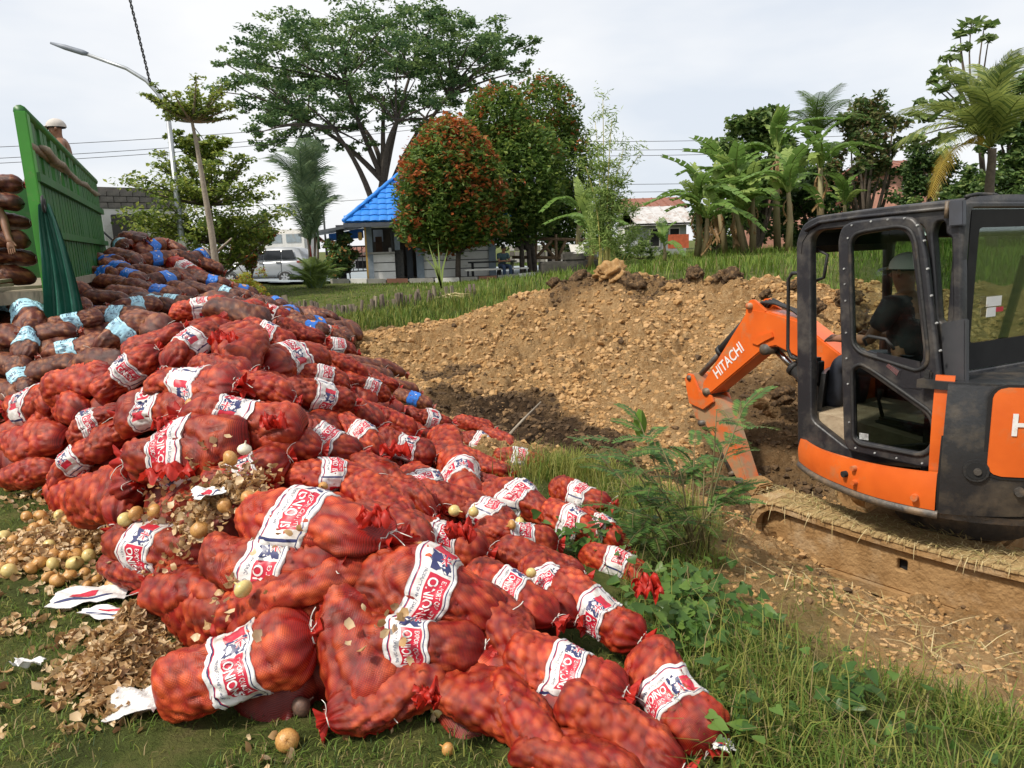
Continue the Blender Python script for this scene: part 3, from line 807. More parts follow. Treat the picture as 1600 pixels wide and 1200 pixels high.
def heap_hit(px, py):
 ys = np.exp(np.linspace(math.log(1.8), math.log(30), 300)); d = ray(px, py)
 P = CAMP[None] + d[None] * (ys / d[1])[:, None]
 g = HZf(P[:, 0], P[:, 1])
 if not (P[:, 2] < g).any():
  ok = ys > 3; i = int(np.argmax(np.where(ok, (g - P[:, 2]) / ys, -9)))
  return np.array([P[i, 0], P[i, 1], P[i, 2]])
 i = max(1, int(np.argmax(P[:, 2] < g)))
 a, b = P[i - 1], P[i]; fa = P[i - 1, 2] - g[i - 1]; fb = P[i, 2] - g[i]
 k = np.clip(fa / (fa - fb + 1e-9), 0, 1)
 return a + (b - a) * k
def heap_normal(p):
 e_ = .22
 h_ = HZf(np.array([p[0] - e_, p[0] + e_, p[0], p[0]]), np.array([p[1], p[1], p[1] - e_, p[1] + e_]))
 n_ = V(((h_[0] - h_[1]) / (2 * e_), (h_[2] - h_[3]) / (2 * e_), 1.0)); return n_.normalized()
def bag_at(px, py, dx, dy, kind, var, wsc=1.0, roll=0.0, label=None, group='red net onion bags', sink=.09, Lmin=.34, Lmax=.86, Y=None):
 c = heap_hit(px, py) if Y is None else at(px, py, Y)
 n_ = heap_normal(c)
 # end points: where the pixel rays of the two ends meet the bag's own tangent plane
 nn = (n_ + V((0, -.25, .25))).normalized()
 def onplane(qx, qy):
  d = V(ray(qx, qy)); k = (V(c) - V(CAMP)).dot(nn) / min(d.dot(nn), -.12)
  return V(CAMP) + d * k
 e1, e0 = onplane(px + dx, py + dy), onplane(px - dx, py - dy)
 ax = e1 - e0; L = max(Lmin, min(Lmax, ax.length * 1.03))
 c = V(c) + V(ray(px, py)).normalized() * sink * 1.15
 return put_bag(c, ax, nn, kind, var, L, wsc, roll, label, group)
# px, py, half axis (dx, dy towards the tied end), kind, variant, width, roll, label
RG = 'red net onion bags dumped in the front heap'
RED = [
(374, 1038, 136, -50, 'R', 0, 1.05, 20, 'large red onion bag lying lowest at the front, white scrap at its left end'),
(645, 1006, 132, 10, 'R', 1, .82, 15, 'dark stained red onion bag behind the torn bags at the front edge'),
(602, 1085, -62, 26, 'N', 0, 1.05, 0, 'small plump red bag with its knot at lower left on the front grass'),
(752, 1092, 54, 26, 'N', 1, 1.05, 0, 'slashed red bag on the grass with onions showing through loose strands'),
(826, 1132, 30, 48, 'N', 2, .8, 0, 'red bag end wedged against the slashed bag on the front grass'),
(888, 1052, 84, 34, 'R', 2, 1.05, 10, 'red onion bag with upright full label reading ONIONS near bottom centre'),
(1052, 1092, 38, 58, 'R', 3, 1.0, 60, 'rightmost front red bag, its label arching over the top'),
(972, 1150, 50, 30, 'N', 0, .95, 40, 'dark red bag lying low between the upright-label bag and the rightmost bag'),
(915, 1192, 60, 22, 'N', 1, .85, 0, 'red bag cut off by the bottom edge of the photo'),
(680, 925, 126, 40, 'R', 4, .92, 25, 'long red bag across the middle with a yellowed label above the dark stained bag'),
(490, 818, 126, 26, 'R', 5, .98, -5, 'big clean red bag lying on top at centre with bright tilted label'),
(436, 886, 118, 10, 'R', 6, .88, 45, 'long red bag directly below the big clean centre bag'),
(442, 948, 112, -6, 'R', 7, .95, -10, 'red bag squeezed between the large lowest bag and the long bag above'),
(252, 858, 96, 16, 'R', 8, .9, 10, 'red bag sloping down beside spilled onion skins at left of centre'),
(296, 930, -78, -16, 'N', 2, .85, 0, 'dusky red bag tied at its left end above the heap of onion skins'),
(692, 842, 82, 26, 'R', 0, 1.0, 25, 'red bag right of centre with wide two-part label and dark stain'),
(800, 925, 62, 38, 'R', 1, .9, 5, 'red bag with crooked label right of the yellowed label bag'),
(936, 958, 58, 40, 'R', 2, 1.0, 60, 'red bag at the right edge with a loose onion lying on its top'),
(864, 918, 34, 40, 'R', 3, .8, 20, 'narrow red bag half hidden behind the crooked label bag'),
(812, 784, 62, 26, 'R', 4, .9, 10, 'red bag in the right row, second from its lower right end'),
(900, 818, 58, 26, 'R', 5, .9, 15, 'red bag with flag label lying in grass at the right side of the heap'),
(908, 776, 42, 14, 'R', 6, .85, 0, 'red bag with white arched label on the far right near tall grass'),
(946, 828, 26, 22, 'R', 7, .6, 0, 'small red bag end poking from grass at far right'),
(968, 886, 30, 16, 'R', 8, .6, 10, 'isolated red bag half sunk in green weeds right of the heap'),
(812, 836, 46, 8, 'R', 0, .8, 20, 'red bag in the gap below the right row beside green leaves'),
(765, 806, 60, 32, 'R', 1, .9, -10, 'red bag with navy striped label behind the two-part label bag'),
(706, 782, 70, 20, 'N', 2, .9, 0, 'plain red bag without visible label right of centre'),
(722, 752, 16, 44, 'R', 2, 1.0, 30, 'red bag with slanted navy label below the upright knobbly bag'),
(700, 708, 8, 38, 'N', 0, .9, 20, 'upright knobbly red bag seen end-on at centre right'),
(636, 700, 40, 14, 'R', 3, .9, 40, 'red bag left of the upright knobbly bag with label at its right end'),
(664, 762, 28, 32, 'R', 4, .9, 0, 'dark red bag with crumpled white label left of the slanted navy label'),
(520, 742, 72, 4, 'R', 5, 1.0, -20, 'dark bag with broad white label lying above the big clean centre bag'),
(596, 742, 36, 28, 'N', 1, .9, 0, 'dark brownish red bag right of the broad white label'),
(510, 688, 50, 22, 'R', 6, .95, 10, 'red bag with label at upper left and yellow grass stems on it'),
(566, 680, 28, 26, 'R', 7, .85, 35, 'bag with square white label facing up at middle of the heap'),
(560, 640, 30, 20, 'N', 2, .8, 0, 'dim red bag between the long ridge bags'),
(504, 622, 60, 14, 'R', 8, .95, 80, 'plump red bag with white label only at its left end'),
(456, 562, -52, 12, 'R', 0, 1.0, 0, 'smooth red bag with navy flag label below the ridge at right'),
(526, 542, 38, 8, 'R', 1, .85, 15, 'small bright red bag with label at the top right shoulder of the heap'),
(374, 656, -104, -10, 'R', 2, .9, 10, 'long red bag with label at centre and dark red drawstring line, mid heap'),
(246, 636, -86, 16, 'R', 3, 1.0, 0, 'dark maroon bag with upright ONIONS label on the left'),
(280, 710, -100, 18, 'R', 4, 1.0, -35, 'shiny red bag with flag label below the maroon bag on the left'),
(172, 770, 68, -24, 'N', 0, 1.0, 0, 'plain red bag resting on the grass at the left front of the heap'),
(116, 722, -46, 44, 'R', 5, .9, 10, 'red bag sloping down at far left with label reading ONION'),
(56, 634, -56, 4, 'R', 6, .95, 40, 'red bag at the left edge with crumpled label at its right end'),
(46, 690, -42, 6, 'N', 1, .9, 0, 'red bag second from the ground at the left edge'),
(40, 740, -44, 10, 'N', 2, .9, 0, 'red bag on the ground at the left edge'),
(128, 596, 58, -16, 'N', 0, .95, 0, 'bright red lumpy bag under the pale blue labels at left'),
(200, 580, 54, -42, 'R', 7, .9, 20, 'red bag standing on a slope with flag label beside the bright lumpy bag'),
(296, 540, -44, 36, 'R', 8, 1.0, 20, 'red bag on the crest with a thin white arched label'),
(372, 545, 2, 40, 'N', 1, 1.1, 0, 'round red bag seen end-on at the very crest'),
(316, 480, 52, -8, 'R', 0, .95, 5, 'topmost red bag on the left of the crest by the thin tree'),
(384, 486, 38, -4, 'N', 2, .95, 0, 'topmost red bag right of the crest without visible label'),
(420, 522, 38, 16, 'R', 1, .95, 10, 'red bag behind the round end-on bag with label on its left'),
(244, 532, 40, -18, 'N', 0, .9, 0, 'flame red loose bag left of the arched label bag'),
(412, 604, 48, 14, 'N', 1, 1.0, 0, 'lumpy red bag just under the round crest bag'),
(306, 604, 74, -4, 'R', 2, .8, -60, 'dark bag with onions lying on it under the crest'),
(386, 738, 58, -22, 'R', 3, .85, 0, 'bag with small flag label under the long mid bag amid loose onions'),
(208, 892, 40, 12, 'N', 2, .8, 0, 'small red bag tucked under the sloping bag at left'),
(596, 782, 38, 28, 'N', 0, 1.0, 0, 'red bag with torn top right of the big clean centre bag'),
(640, 772, 26, 20, 'N', 1, .7, 0, 'little red bag with a protruding onion at centre'),
(742, 664, 32, 8, 'N', 2, .7, 0, 'flat red bag at the far right rim of the pit'),
(752, 694, 34, 12, 'R', 4, .8, 10, 'red bag with white strip on its left near the pit rim'),
(762, 728, 36, 12, 'N', 0, .8, 0, 'plain red bag third from the pit rim'),
(814, 716, 36, 6, 'R', 5, .85, 10, 'rightmost red bag hanging over the pit edge'),
(780, 684, 28, 14, 'N', 1, .75, 0, 'red lumpy bag lying farthest down towards the pit'),
(672, 656, 32, 8, 'R', 6, .85, 40, 'bright orange red bag with white label corner near the pit'),
(612, 658, 28, 14, 'N', 2, .85, 10, 'red bag with onion cluster on its right near the pit'),
(578, 606, 36, 16, 'R', 7, .8, 30, 'red bag with striped label at the pit-side slope'),
(596, 594, 24, 10, 'N', 0, .7, 0, 'small bright red bag at top of the pit-side slope'),
(648, 624, 28, 10, 'B', 1, .7, 0, 'dark bag with a blue end lowest on the pit-side slope'),
(542, 572, 26, 14, 'N', 1, .75, 0, 'blackened bag with grey folds behind the plump ridge bag'),
(506, 590, 38, 12, 'R', 8, .75, 0, 'dark bag with white flag label standing behind the plump ridge bag'),
(770, 762, 34, 14, 'N', 2, .8, 0, 'red bag between the right row and the pit rim'),
(848, 880, 36, 12, 'N', 0, .75, 0, 'red bag mostly hidden by bindweed leaves'),
(792, 985, 24, 44, 'N', 1, .85, 0, 'knobbly red bag end drooping at right of the dark stained bag'),
(560, 930, 50, 20, 'N', 2, .9, 0, 'shadowed red bag in the hollow left of the yellowed label bag'),
(580, 860, 40, 24, 'N', 0, .8, 0, 'shadowed red bag under the right end of the big clean bag'),
(150, 660, 40, -26, 'R', 4, .8, 30, 'red bag with a crumpled label between the left edge bags and the maroon bag'),
(330, 770, 60, -20, 'N', 1, .8, 0, 'sagging scarlet bag below the shiny flag label bag'),
(440, 690, 52, 8, 'N', 2, .85, 0, 'dark bag filling the hollow above the small flag label'),
(620, 820, 40, 20, 'N', 1, .85, 0, 'red bag filling the gap right of the big clean bag'),
(348, 575, 40, 6, 'N', 2, .85, 0, 'red bag packed under the arched label bag'),
(470, 520, 36, 10, 'N', 0, .85, 0, 'red bag behind the flag label bag on the right shoulder'),
(540, 820, 30, 6, 'N', 2, .7, 0, 'red bag pressed under the right half of the big clean bag'),
]
for (px, py, dx, dy, k, v, w_, ro, lb) in RED:
 big = (px, py) in ((490, 818), (374, 1038), (374, 656), (280, 710), (680, 925))
 bag_at(px, py, dx, dy, k, v, w_, ro + rnd.uniform(-22, 22) * (not big), lb, RG, sink=(.0 if py == 818 else .07) if big else (.2 if py in (886, 948, 930) else .10), Lmin=.5, Lmax=.88)
CG = 'brown onion bags with pale blue bands'
CY = [
(112, 545, -54, 14, 'C', 0, 1.0, 10, 'brown onion bag with wide pale blue band at the front of the pale blue group'),
(34, 592, 10, 24, 'C', 1, 1.05, 0, 'brown bag at the left edge with pale blue band arching sideways, lowest of its group'),
(44, 492, 4, 28, 'C', 2, 1.0, 0, 'brown bag whose pale blue band lies horizontally below the green tarpaulin'),
(44, 532, -8, 24, 'C', 3, .95, 0, 'brown bag with crumpled pale blue band below the horizontal band'),
(112, 502, -34, 8, 'C', 0, .9, 0, 'brown bag with pale blue band behind the front wide-band bag'),
(182, 492, -46, -2, 'C', 1, 1.0, 0, 'brown bag with folded pale blue band at the centre right of its group'),
(168, 466, 36, 4, 'K', 2, .95, 0, 'brown bag with a loose white edge above the folded band'),
(104, 458, -38, 8, 'C', 3, .9, 0, 'brown bag with pale blue band topmost of its group beside the tarpaulin'),
(96, 482, -24, 4, 'C', 0, .8, 0, 'small brown bag with pale blue end under the topmost band'),
(14, 472, 30, 6, 'C', 1, .95, 60, 'brown bag at the left edge with pale blue band at its right end'),
(212, 477, -32, 2, 'C', 2, .85, 0, 'brown bag with pale blue band on the right edge of the pale blue group'),
(188, 522, -36, 22, 'C', 3, .95, 40, 'brown bag sloping right with pale blue band at its right end'),
(14, 526, 30, 4, 'K', 0, .95, 0, 'dark brown bag without band at the left edge'),
(10, 568, 34, 6, 'K', 1, .95, 0, 'dark brown bag above the sideways band at the left edge'),
(86, 574, 44, -8, 'K', 2, .9, 0, 'dull brown bag in front of the wide pale blue band'),
(152, 566, 44, -6, 'K', 0, .9, 0, 'dark brown bag packed behind the bright red lumpy bag'),
(228, 506, 34, 6, 'K', 1, .9, 0, 'brown bag between the pale blue group and the red crest'),
(76, 520, 24, -2, 'K', 2, .85, 0, 'small brown bag between two pale blue bands'),
(4, 610, 24, 6, 'K', 1, .9, 0, 'brown bag cut off by the left edge, lowest'),
]
for (px, py, dx, dy, k, v, w_, ro, lb) in CY:
 bag_at(px, py, dx, dy, k, v, w_, ro, lb, CG, Lmin=.55, Lmax=.85)
BG_ = 'brown onion bags in the far pile'
BK = [
(206, 374, 26, -4, 'K', 0, 'brown bag alone at the peak of the far pile beside the green side board'),
(192, 384, 28, 6, 'P', 0, 'brown bag with pale blue band in the top row of the far pile'),
(236, 386, 24, -8, 'B', 0, 'brown bag with big bright blue band at the top of the far pile'),
(268, 384, 24, 8, 'K', 1, 'brown bag right of the big blue band on the top of the far pile'),
(196, 404, 30, 10, 'K', 2, 'long brown bag below the pale blue band of the far pile'),
(246, 403, 26, -2, 'B', 1, 'brown bag with blue band and yellow dot, second row of the far pile'),
(284, 402, 28, 4, 'K', 0, 'brown bag at second row centre of the far pile'),
(314, 402, 26, -5, 'B', 2, 'brown bag with blue left end near the white post stump'),
(172, 410, 24, 4, 'B', 3, 'brown bag with blue band touching the green side board'),
(186, 420, 24, 8, 'B', 0, 'brown bag with torn blue band third row left of the far pile'),
(234, 424, 26, 4, 'K', 1, 'brown bag with square shape in the middle of the far pile'),
(292, 420, 28, 14, 'Q', 0, 'red bag with white label lying amid the brown far pile'),
(326, 414, 26, 10, 'K', 2, 'brown bag near the thin tree trunk, second row'),
(166, 428, 22, 4, 'B', 1, 'brown bag with blue band low beside the green side board'),
(206, 432, 26, 6, 'B', 2, 'brown bag with shiny blue band left of centre in the far pile'),
(256, 437, 30, -6, 'B', 3, 'bright brown bag with blue top band at centre of the far pile'),
(284, 432, 20, 8, 'K', 0, 'loose orange brown bag right of centre in the far pile'),
(314, 432, 24, 8, 'K', 1, 'dark brown bag left of the thin tree trunk'),
(332, 440, 22, 4, 'B', 0, 'brown bag with blue band at the foot of the thin tree'),
(178, 442, 26, 6, 'K', 2, 'brown bag in the fourth row left of the far pile'),
(216, 448, 30, 4, 'K', 0, 'dark brown bag in the fourth row centre of the far pile'),
(252, 457, 26, 4, 'B', 1, 'brown bag with square blue label at the foot of the far pile'),
(286, 453, 20, 10, 'K', 1, 'rounded brown bag right of the square blue label'),
(310, 452, 22, 8, 'K', 2, 'dark brown bag with string ends by the thin tree'),
(240, 474, 34, 6, 'P', 1, 'brown bag with pale blue left half at the foot of the far pile'),
(268, 472, 28, 4, 'P', 0, 'brown bag with arched pale blue band at the foot of the far pile'),
(352, 458, 22, 6, 'P', 1, 'brown bag with pale band right of the thin tree trunk'),
(350, 476, 24, 4, 'K', 0, 'brown bag right behind the red crest by the thin tree'),
(376, 488, 24, 6, 'K', 1, 'brown bag under the yellow shrub'),
(200, 460, 26, 4, 'K', 2, 'brown bag between the far pile and pale blue group'),
(426, 490, 18, 4, 'Q', 1, 'small red bag first in the row beyond the right shoulder'),
(446, 494, 20, 5, 'B', 2, 'brown bag with blue band in the row beyond the right shoulder'),
(470, 504, 22, 4, 'K', 0, 'brown bag in the row beyond the right shoulder, centre'),
(486, 512, 20, 5, 'B', 3, 'brown bag with a low blue band in the row beyond the shoulder'),
(505, 516, 20, 3, 'Q', 0, 'red bag with white label near the end of the row beyond the shoulder'),
(520, 521, 18, 4, 'K', 1, 'last dull bag at the clay end of the row beyond the shoulder'),
(570, 570, 20, 5, 'K', 2, 'rotten collapsed bag on clay at the upper pit side'),
(604, 574, 20, 4, 'K', 0, 'rotten flattened bag nearest the clay'),
(586, 584, 18, 4, 'K', 1, 'rotten bag between the clay and the small bright bag'),
(622, 604, 22, 6, 'K', 2, 'rotten brown bag sliding into the pit'),
]
for (px, py, dx, dy, k, v, lb) in BK:
 bag_at(px, py, dx, dy, k, v, .95, rnd.uniform(-25, 25), lb, BG_ if 'pit' not in lb and 'clay' not in lb and 'row' not in lb else 'scattered bags behind the heap', Lmin=.6, Lmax=.85)
# ---- half buried bags that fill the gaps between the others
fill = []; LISTED = list(PLACED)
FX = [(nr0.uniform(-6, 1.2), nr0.uniform(2.2, 13)) for nr0 in [random.Random(5)] for _ in range(2600)]
for x, y in FX:
 h0 = float(HZf(np.array([x]), np.array([y]))[0]); g0 = float(TB(np.array([x]), np.array([y]))[0])
 if h0 - g0 < .26 or abs(x) > .75 * y + .3: continue
 if any((x - q[0]) ** 2 + (y - q[1]) ** 2 < (.36 if y < 9 else .46) ** 2 for q in fill): continue
 fill.append((x, y, h0, g0))
for i, (x, y, h0, g0) in enumerate(fill):
 if x > -2.9 and y > 7.4: continue
 near_ = min(LISTED, key=lambda q: (q[0] - x) ** 2 + (q[1] - y) ** 2)[2]; red = near_ in 'RNQ'
 n_ = heap_normal((x, y, h0)); a = rnd.uniform(0, 6.28)
 k = 'N' if red else ('B' if y > 8.5 and i % 3 == 0 else ('C' if i % 4 == 0 and y < 8.5 else 'K'))
 lb = 'red net onion bag half buried among the bags of the front heap' if red else ('brown onion bag half buried in the far pile, blue band just showing' if k == 'B' else ('brown onion bag half buried in the pale blue group, its band showing' if k == 'C' else 'brown onion bag half buried between the banded brown bags'))
 gp = {'N': 'half buried red bags', 'K': 'half buried brown bags', 'B': 'half buried blue banded bags', 'C': 'half buried pale banded bags'}[k]
 put_bag(V((x, y, max(h0 - .20, g0 + .03))), V((math.cos(a), math.sin(a), 0)) - n_ * (V((math.cos(a), math.sin(a), 0)).dot(n_)), n_, k, i, rnd.uniform(.6, .74), 1.0, rnd.uniform(-40, 40), lb, gp)
# ---- bags buried deeper, seen only as scraps of net in the gaps: joined into one
VB, FB, LB, UB, MBm, nb_ = [], [], [], [], [], 0
srcs = []
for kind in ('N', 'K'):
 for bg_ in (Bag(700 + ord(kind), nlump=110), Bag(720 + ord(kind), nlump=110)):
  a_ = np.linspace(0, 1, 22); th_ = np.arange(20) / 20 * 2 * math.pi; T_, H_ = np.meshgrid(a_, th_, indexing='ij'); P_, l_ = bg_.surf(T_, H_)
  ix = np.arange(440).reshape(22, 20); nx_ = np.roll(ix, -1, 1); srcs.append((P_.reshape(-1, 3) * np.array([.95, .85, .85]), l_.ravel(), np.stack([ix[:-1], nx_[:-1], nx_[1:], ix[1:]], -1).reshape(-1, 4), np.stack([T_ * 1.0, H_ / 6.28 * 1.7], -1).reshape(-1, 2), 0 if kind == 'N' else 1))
done = []
for x, y in FX:
 h0 = float(HZf(np.array([x]), np.array([y]))[0]); g0 = float(TB(np.array([x]), np.array([y]))[0])
 if h0 - g0 < .2 or abs(x) > .75 * y + .3 or (x > -2.7 and y > 7.6): continue
 p_ = V((x, y, h0)); n_ = heap_normal(p_)
 if any((p_ - q).length < .27 for q in done): continue
 done.append(p_)
 red = min(LISTED, key=lambda q: (q[0] - x) ** 2 + (q[1] - y) ** 2)[2] in 'RNQ'
 sv, sl_, sf, su, sm_ = srcs[(0 if red else 2) + len(done) % 2]
 a = rnd.uniform(0, 6.28); ex = V((math.cos(a), math.sin(a), 0)); ex = (ex - n_ * ex.dot(n_)).normalized(); M_ = Matrix((ex, n_.cross(ex), n_)).transposed()
 c_ = p_ - n_ * rnd.uniform(.26, .36)
 VB.append(sv @ np.array(M_).T + np.array(c_)); LB.append(sl_); FB.append(sf + nb_); UB.append(su[sf.ravel()]); MBm.append(np.full(len(sf), sm_)); nb_ += len(sv)
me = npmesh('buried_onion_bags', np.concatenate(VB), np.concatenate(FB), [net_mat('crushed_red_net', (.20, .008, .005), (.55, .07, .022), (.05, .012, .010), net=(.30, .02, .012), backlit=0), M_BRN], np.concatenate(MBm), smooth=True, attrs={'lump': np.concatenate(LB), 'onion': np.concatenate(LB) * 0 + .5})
uv = me.uv_layers.new(name='UVMap'); uv.data.foreach_set('uv', np.concatenate(UB).astype(np.float32).ravel())
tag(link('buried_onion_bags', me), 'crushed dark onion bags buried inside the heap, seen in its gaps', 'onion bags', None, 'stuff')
# ================================================================== EXCAVATOR
XF = V((-.46, .888, 0)).normalized(); XL = V((-XF.y, XF.x, 0))      # forward, left
A0 = V(at(1256, 600, 5.35))
YC = .72                                                            # the cab's left side, from the machine's centre line
XS = V((A0.x, A0.y, 0)) - XF * .75 - XL * YC                        # swing centre
def xw(X, Y, Z): return XS + XF * X + XL * Y + V((0, 0, Z))
def sidept(px, py, Yl):
 d = V(ray(px, py)); k = (Yl - (V(CAMP) - XS).dot(XL)) / d.dot(XL)
 p = V(CAMP) + d * k
 return ((p - XS).dot(XF), p.z)
def rearpt(px, py, Xl):
 d = V(ray(px, py)); k = (Xl - (V(CAMP) - XS).dot(XF)) / d.dot(XF)
 p = V(CAMP) + d * k
 return ((p - XS).dot(XL), p.z)
def sideM(Yl):   # (x,y,n) -> machine X, Z, and n towards the right of the machine
 n = XF.cross(V((0, 0, 1)))
 o = XS + XL * Yl
 return Matrix(((XF.x, 0, n.x, o.x), (XF.y, 0, n.y, o.y), (0, 1, 0, 0), (0, 0, 0, 1)))
def rearM(Xl):   # (x,y,n) -> machine Y, Z, n
 n = XL.cross(V((0, 0, 1)))
 o = XS + XF * Xl
 return Matrix(((XL.x, 0, n.x, o.x), (XL.y, 0, n.y, o.y), (0, 1, 0, 0), (0, 0, 0, 1)))
DUST = (.30, .21, .12)
M_CAB = mat('cab_black_plastic', (.017, .017, .020), (.024, .023, .026), 5, .42, bump=.12, bscale=60, dirt=(.11, .098, .082), dscale=5, dlo=.46, dhi=.78)
M_BODYB = mat('body_black', (.020, .021, .023), (.028, .028, .030), 6, .38, bump=.1, bscale=40, dirt=(.16, .125, .085), dscale=3.2, dlo=.48, dhi=.82)
M_ORG = mat('orange_paint', (.72, .135, .018), (.62, .105, .015), 4, .36, bump=.05, bscale=20, dirt=(.38, .21, .10), dscale=4.5, dlo=.56, dhi=.80, coat=.25)
M_ORGM = mat('muddy_orange_paint', (.66, .13, .02), (.52, .10, .02), 4, .5, bump=.2, bscale=25, dirt=(.33, .21, .115), dscale=5, dlo=.37, dhi=.56)
M_MUD = mat('caked_mud', (.36, .22, .10), (.27, .155, .065), 7, .95, bump=.8, bscale=35, dirt=(.45, .33, .2), dscale=3, dlo=.5, dhi=.7, spec=.1)
M_STEEL = mat('worn_dark_steel', (.055, .05, .045), (.09, .075, .06), 9, .5, bump=.3, bscale=40, dirt=(.22, .15, .09), dscale=5, dlo=.48, dhi=.7)
M_CHROME = mat('chrome_rod', (.55, .55, .56), (.5, .5, .5), 3, .15, metal=1.0)
M_RUB = mat('black_rubber', (.012, .012, .013), (.02, .019, .018), 14, .6, bump=.2, bscale=60, dirt=(.1, .075, .05), dscale=6, dlo=.56, dhi=.75)
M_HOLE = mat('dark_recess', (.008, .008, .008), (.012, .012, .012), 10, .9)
M_GLASS = glassmat('tinted_cab_glass', (.74, .80, .76), .12)
M_GLASSD = glassmat('dark_cab_glass', (.42, .46, .44), .12)
M_FLOOR = mat('dusty_cab_floor', (.42, .33, .22), (.30, .22, .14), 9, .9, bump=.4, bscale=30)
M_SEAT = mat('seat_vinyl', (.03, .03, .032), (.045, .043, .042), 20, .6)
M_DECW = mat('decal_white', (.78, .77, .75), (.7, .69, .67), 10, .4, dirt=(.5, .3, .18), dscale=14, dlo=.58, dhi=.75)
M_STICK = mat('sticker_grey', (.45, .46, .45), (.2, .2, .2), 40, .5)
exc = empty('excavator', xw(0, 0, -.74), 'orange and black compact tracked excavator digging at the pit edge', 'excavator')
# ---- cab
def side_loops(Yl, *loops, r=.03):
 return [fillet([sidept(px, py, Yl) for px, py in lp], r) for lp in loops]
cab = empty('cab', xw(.3, .3, .3)); cab.parent = exc; cab.matrix_parent_inverse = wm(exc).inverted()
outer = [(1251, 718), (1249, 376), (1260, 349), (1284, 337), (1400, 322), (1507, 312), (1507, 602), (1478, 602), (1478, 722), (1330, 722)]
hole1 = [(1273, 655), (1271, 372), (1283, 360), (1425, 346), (1450, 352), (1470, 560), (1470, 690), (1330, 700)]
hole2 = [(1462, 362), (1468, 346), (1482, 345), (1483, 366), (1492, 370), (1494, 500), (1472, 505)]
plate('cab_side_frame', side_loops(YC - .03, outer, hole1, hole2, r=.05), .07, M_CAB, sideM(YC - .03), cab, bevel=.012)
# far side frame with its windows
Yr = YC - 1.0
o_ = [sidept(px, py, YC) for px, py in ((1251, 742), (1249, 372), (1268, 345), (1507, 312), (1507, 720))]
def lerp2(a, b, t): return (a[0] + (b[0] - a[0]) * t, a[1] + (b[1] - a[1]) * t)
X0, X1 = o_[1][0], o_[3][0]
ZT, ZB = o_[3][1], o_[0][1]
rect = lambda x0, z0, x1, z1: [(x0, z0), (x1, z0), (x1, z1), (x0, z1)]
plate('cab_side_frame', [fillet(rect(X1, ZB + .0, X0, ZT - .02), .06), fillet(rect(X0 - .06, ZB + .55, X1 + .62, ZT - .22), .05), fillet(rect(X1 + .55, ZB + .55, X1 + .10, ZT - .22), .05)], .05, M_CAB, sideM(Yr + .03), cab, bevel=.01)
b = MB(); b.prism([xw(X0 - .06, Yr + .03, ZB + .55), xw(X1 + .10, Yr + .03, ZB + .55), xw(X1 + .10, Yr + .03, ZT - .22), xw(X0 - .06, Yr + .03, ZT - .22)], XL * .006)
b.build('side_window', [M_GLASS], cab)
# roof: a bowed slab with a rounded rim
prof = [sidept(px, py, YC) for px, py in ((1250, 384), (1252, 366), (1262, 350), (1284, 337), (1340, 329), (1400, 322), (1507, 310))]
prof_in = [(x - .02 * (1 if i < 3 else 0), z - .055) for i, (x, z) in enumerate(prof)]
P = []
for k in range(13):
 u_ = k / 12; y = YC + .01 - (1.02) * u_
 edge = max(0, abs(u_ - .5) * 2 - .86) / .14
 row = [xw(x, y, z + .025 * (1 - (2 * u_ - 1) ** 2) - .03 * edge ** 2) for x, z in prof]
 low = [xw(x, y, z) for x, z in prof_in[::-1]]
 P.append(row + low)
b = MB(); b.grid(P, 0, True, closed=True); b.add(P[0], [tuple(range(len(P[0])))], 0); b.add(P[-1], [tuple(range(len(P[-1])))], 0)
b.build('roof', [M_CAB], cab)
# gutter along the roof edge, small lamp bolts
b = MB(); b.tube([xw(x, YC + .02, z - .045) for x, z in prof[2:]], .012, 6)
b.build('roof_gutter', [M_CAB], cab)
# rear frame and rear window
r0 = rearpt(1507, 312, X1)
Yb = YC
rl = lambda *pts: fillet([rearpt(px, py, X1) for px, py in pts], .03)
zr_t, zr_b = r0[1], rearpt(1507, 602, X1)[1]
w0 = rearpt(1516, 330, X1)
plate('cab_rear_frame', [fillet([(Yb, zr_b), (Yb, zr_t - .01), (Yb - 1.0, zr_t - .01), (Yb - 1.0, zr_b)], .04), fillet([(w0[0], zr_b + .09), (w0[0], zr_t - .05), (Yb - .96, zr_t - .05), (Yb - .96, zr_b + .09)], .03)], .06, M_CAB, rearM(X1 + .02), cab, bevel=.012)
b = MB(); b.prism([xw(X1 + .0, w0[0], zr_b + .09), xw(X1 + .0, w0[0], zr_t - .05), xw(X1 + .0, Yb - .96, zr_t - .05), xw(X1 + .0, Yb - .96, zr_b + .09)], XF * .006)
b.build('rear_window', [M_GLASS], cab)
# black printed border of the rear glass, stickers on it
bb = .15
plate('glass_border', [[(w0[0] - .004, zr_b + .095), (w0[0] - .004, zr_t - .055), (Yb - .95, zr_t - .055), (Yb - .95, zr_b + .095)], fillet([(w0[0] - .09, zr_b + .26), (w0[0] - .09, zr_t - .16), (Yb - .90, zr_t - .16), (Yb - .90, zr_b + .26)], .03)], .004, M_HOLE, rearM(X1 - .006), cab)
b = MB()
for (qa, qb, qc, qd, mi) in ((1542, 1564, 464, 477, 0), (1542, 1555, 481, 494, 0), (1556, 1567, 480, 486, 1)):
 y0, z1 = rearpt(qa, qc, X1 - .012); y1, z0 = rearpt(qb, qd, X1 - .012)
 b.box(xw(X1 - .012, (y0 + y1) / 2, (z0 + z1) / 2), (.002, abs(y1 - y0), abs(z1 - z0)), Matrix((XF, XL, V((0, 0, 1)))).transposed(), mi)
b.build('warning_sticker', [M_DECW, M_PRED], cab)
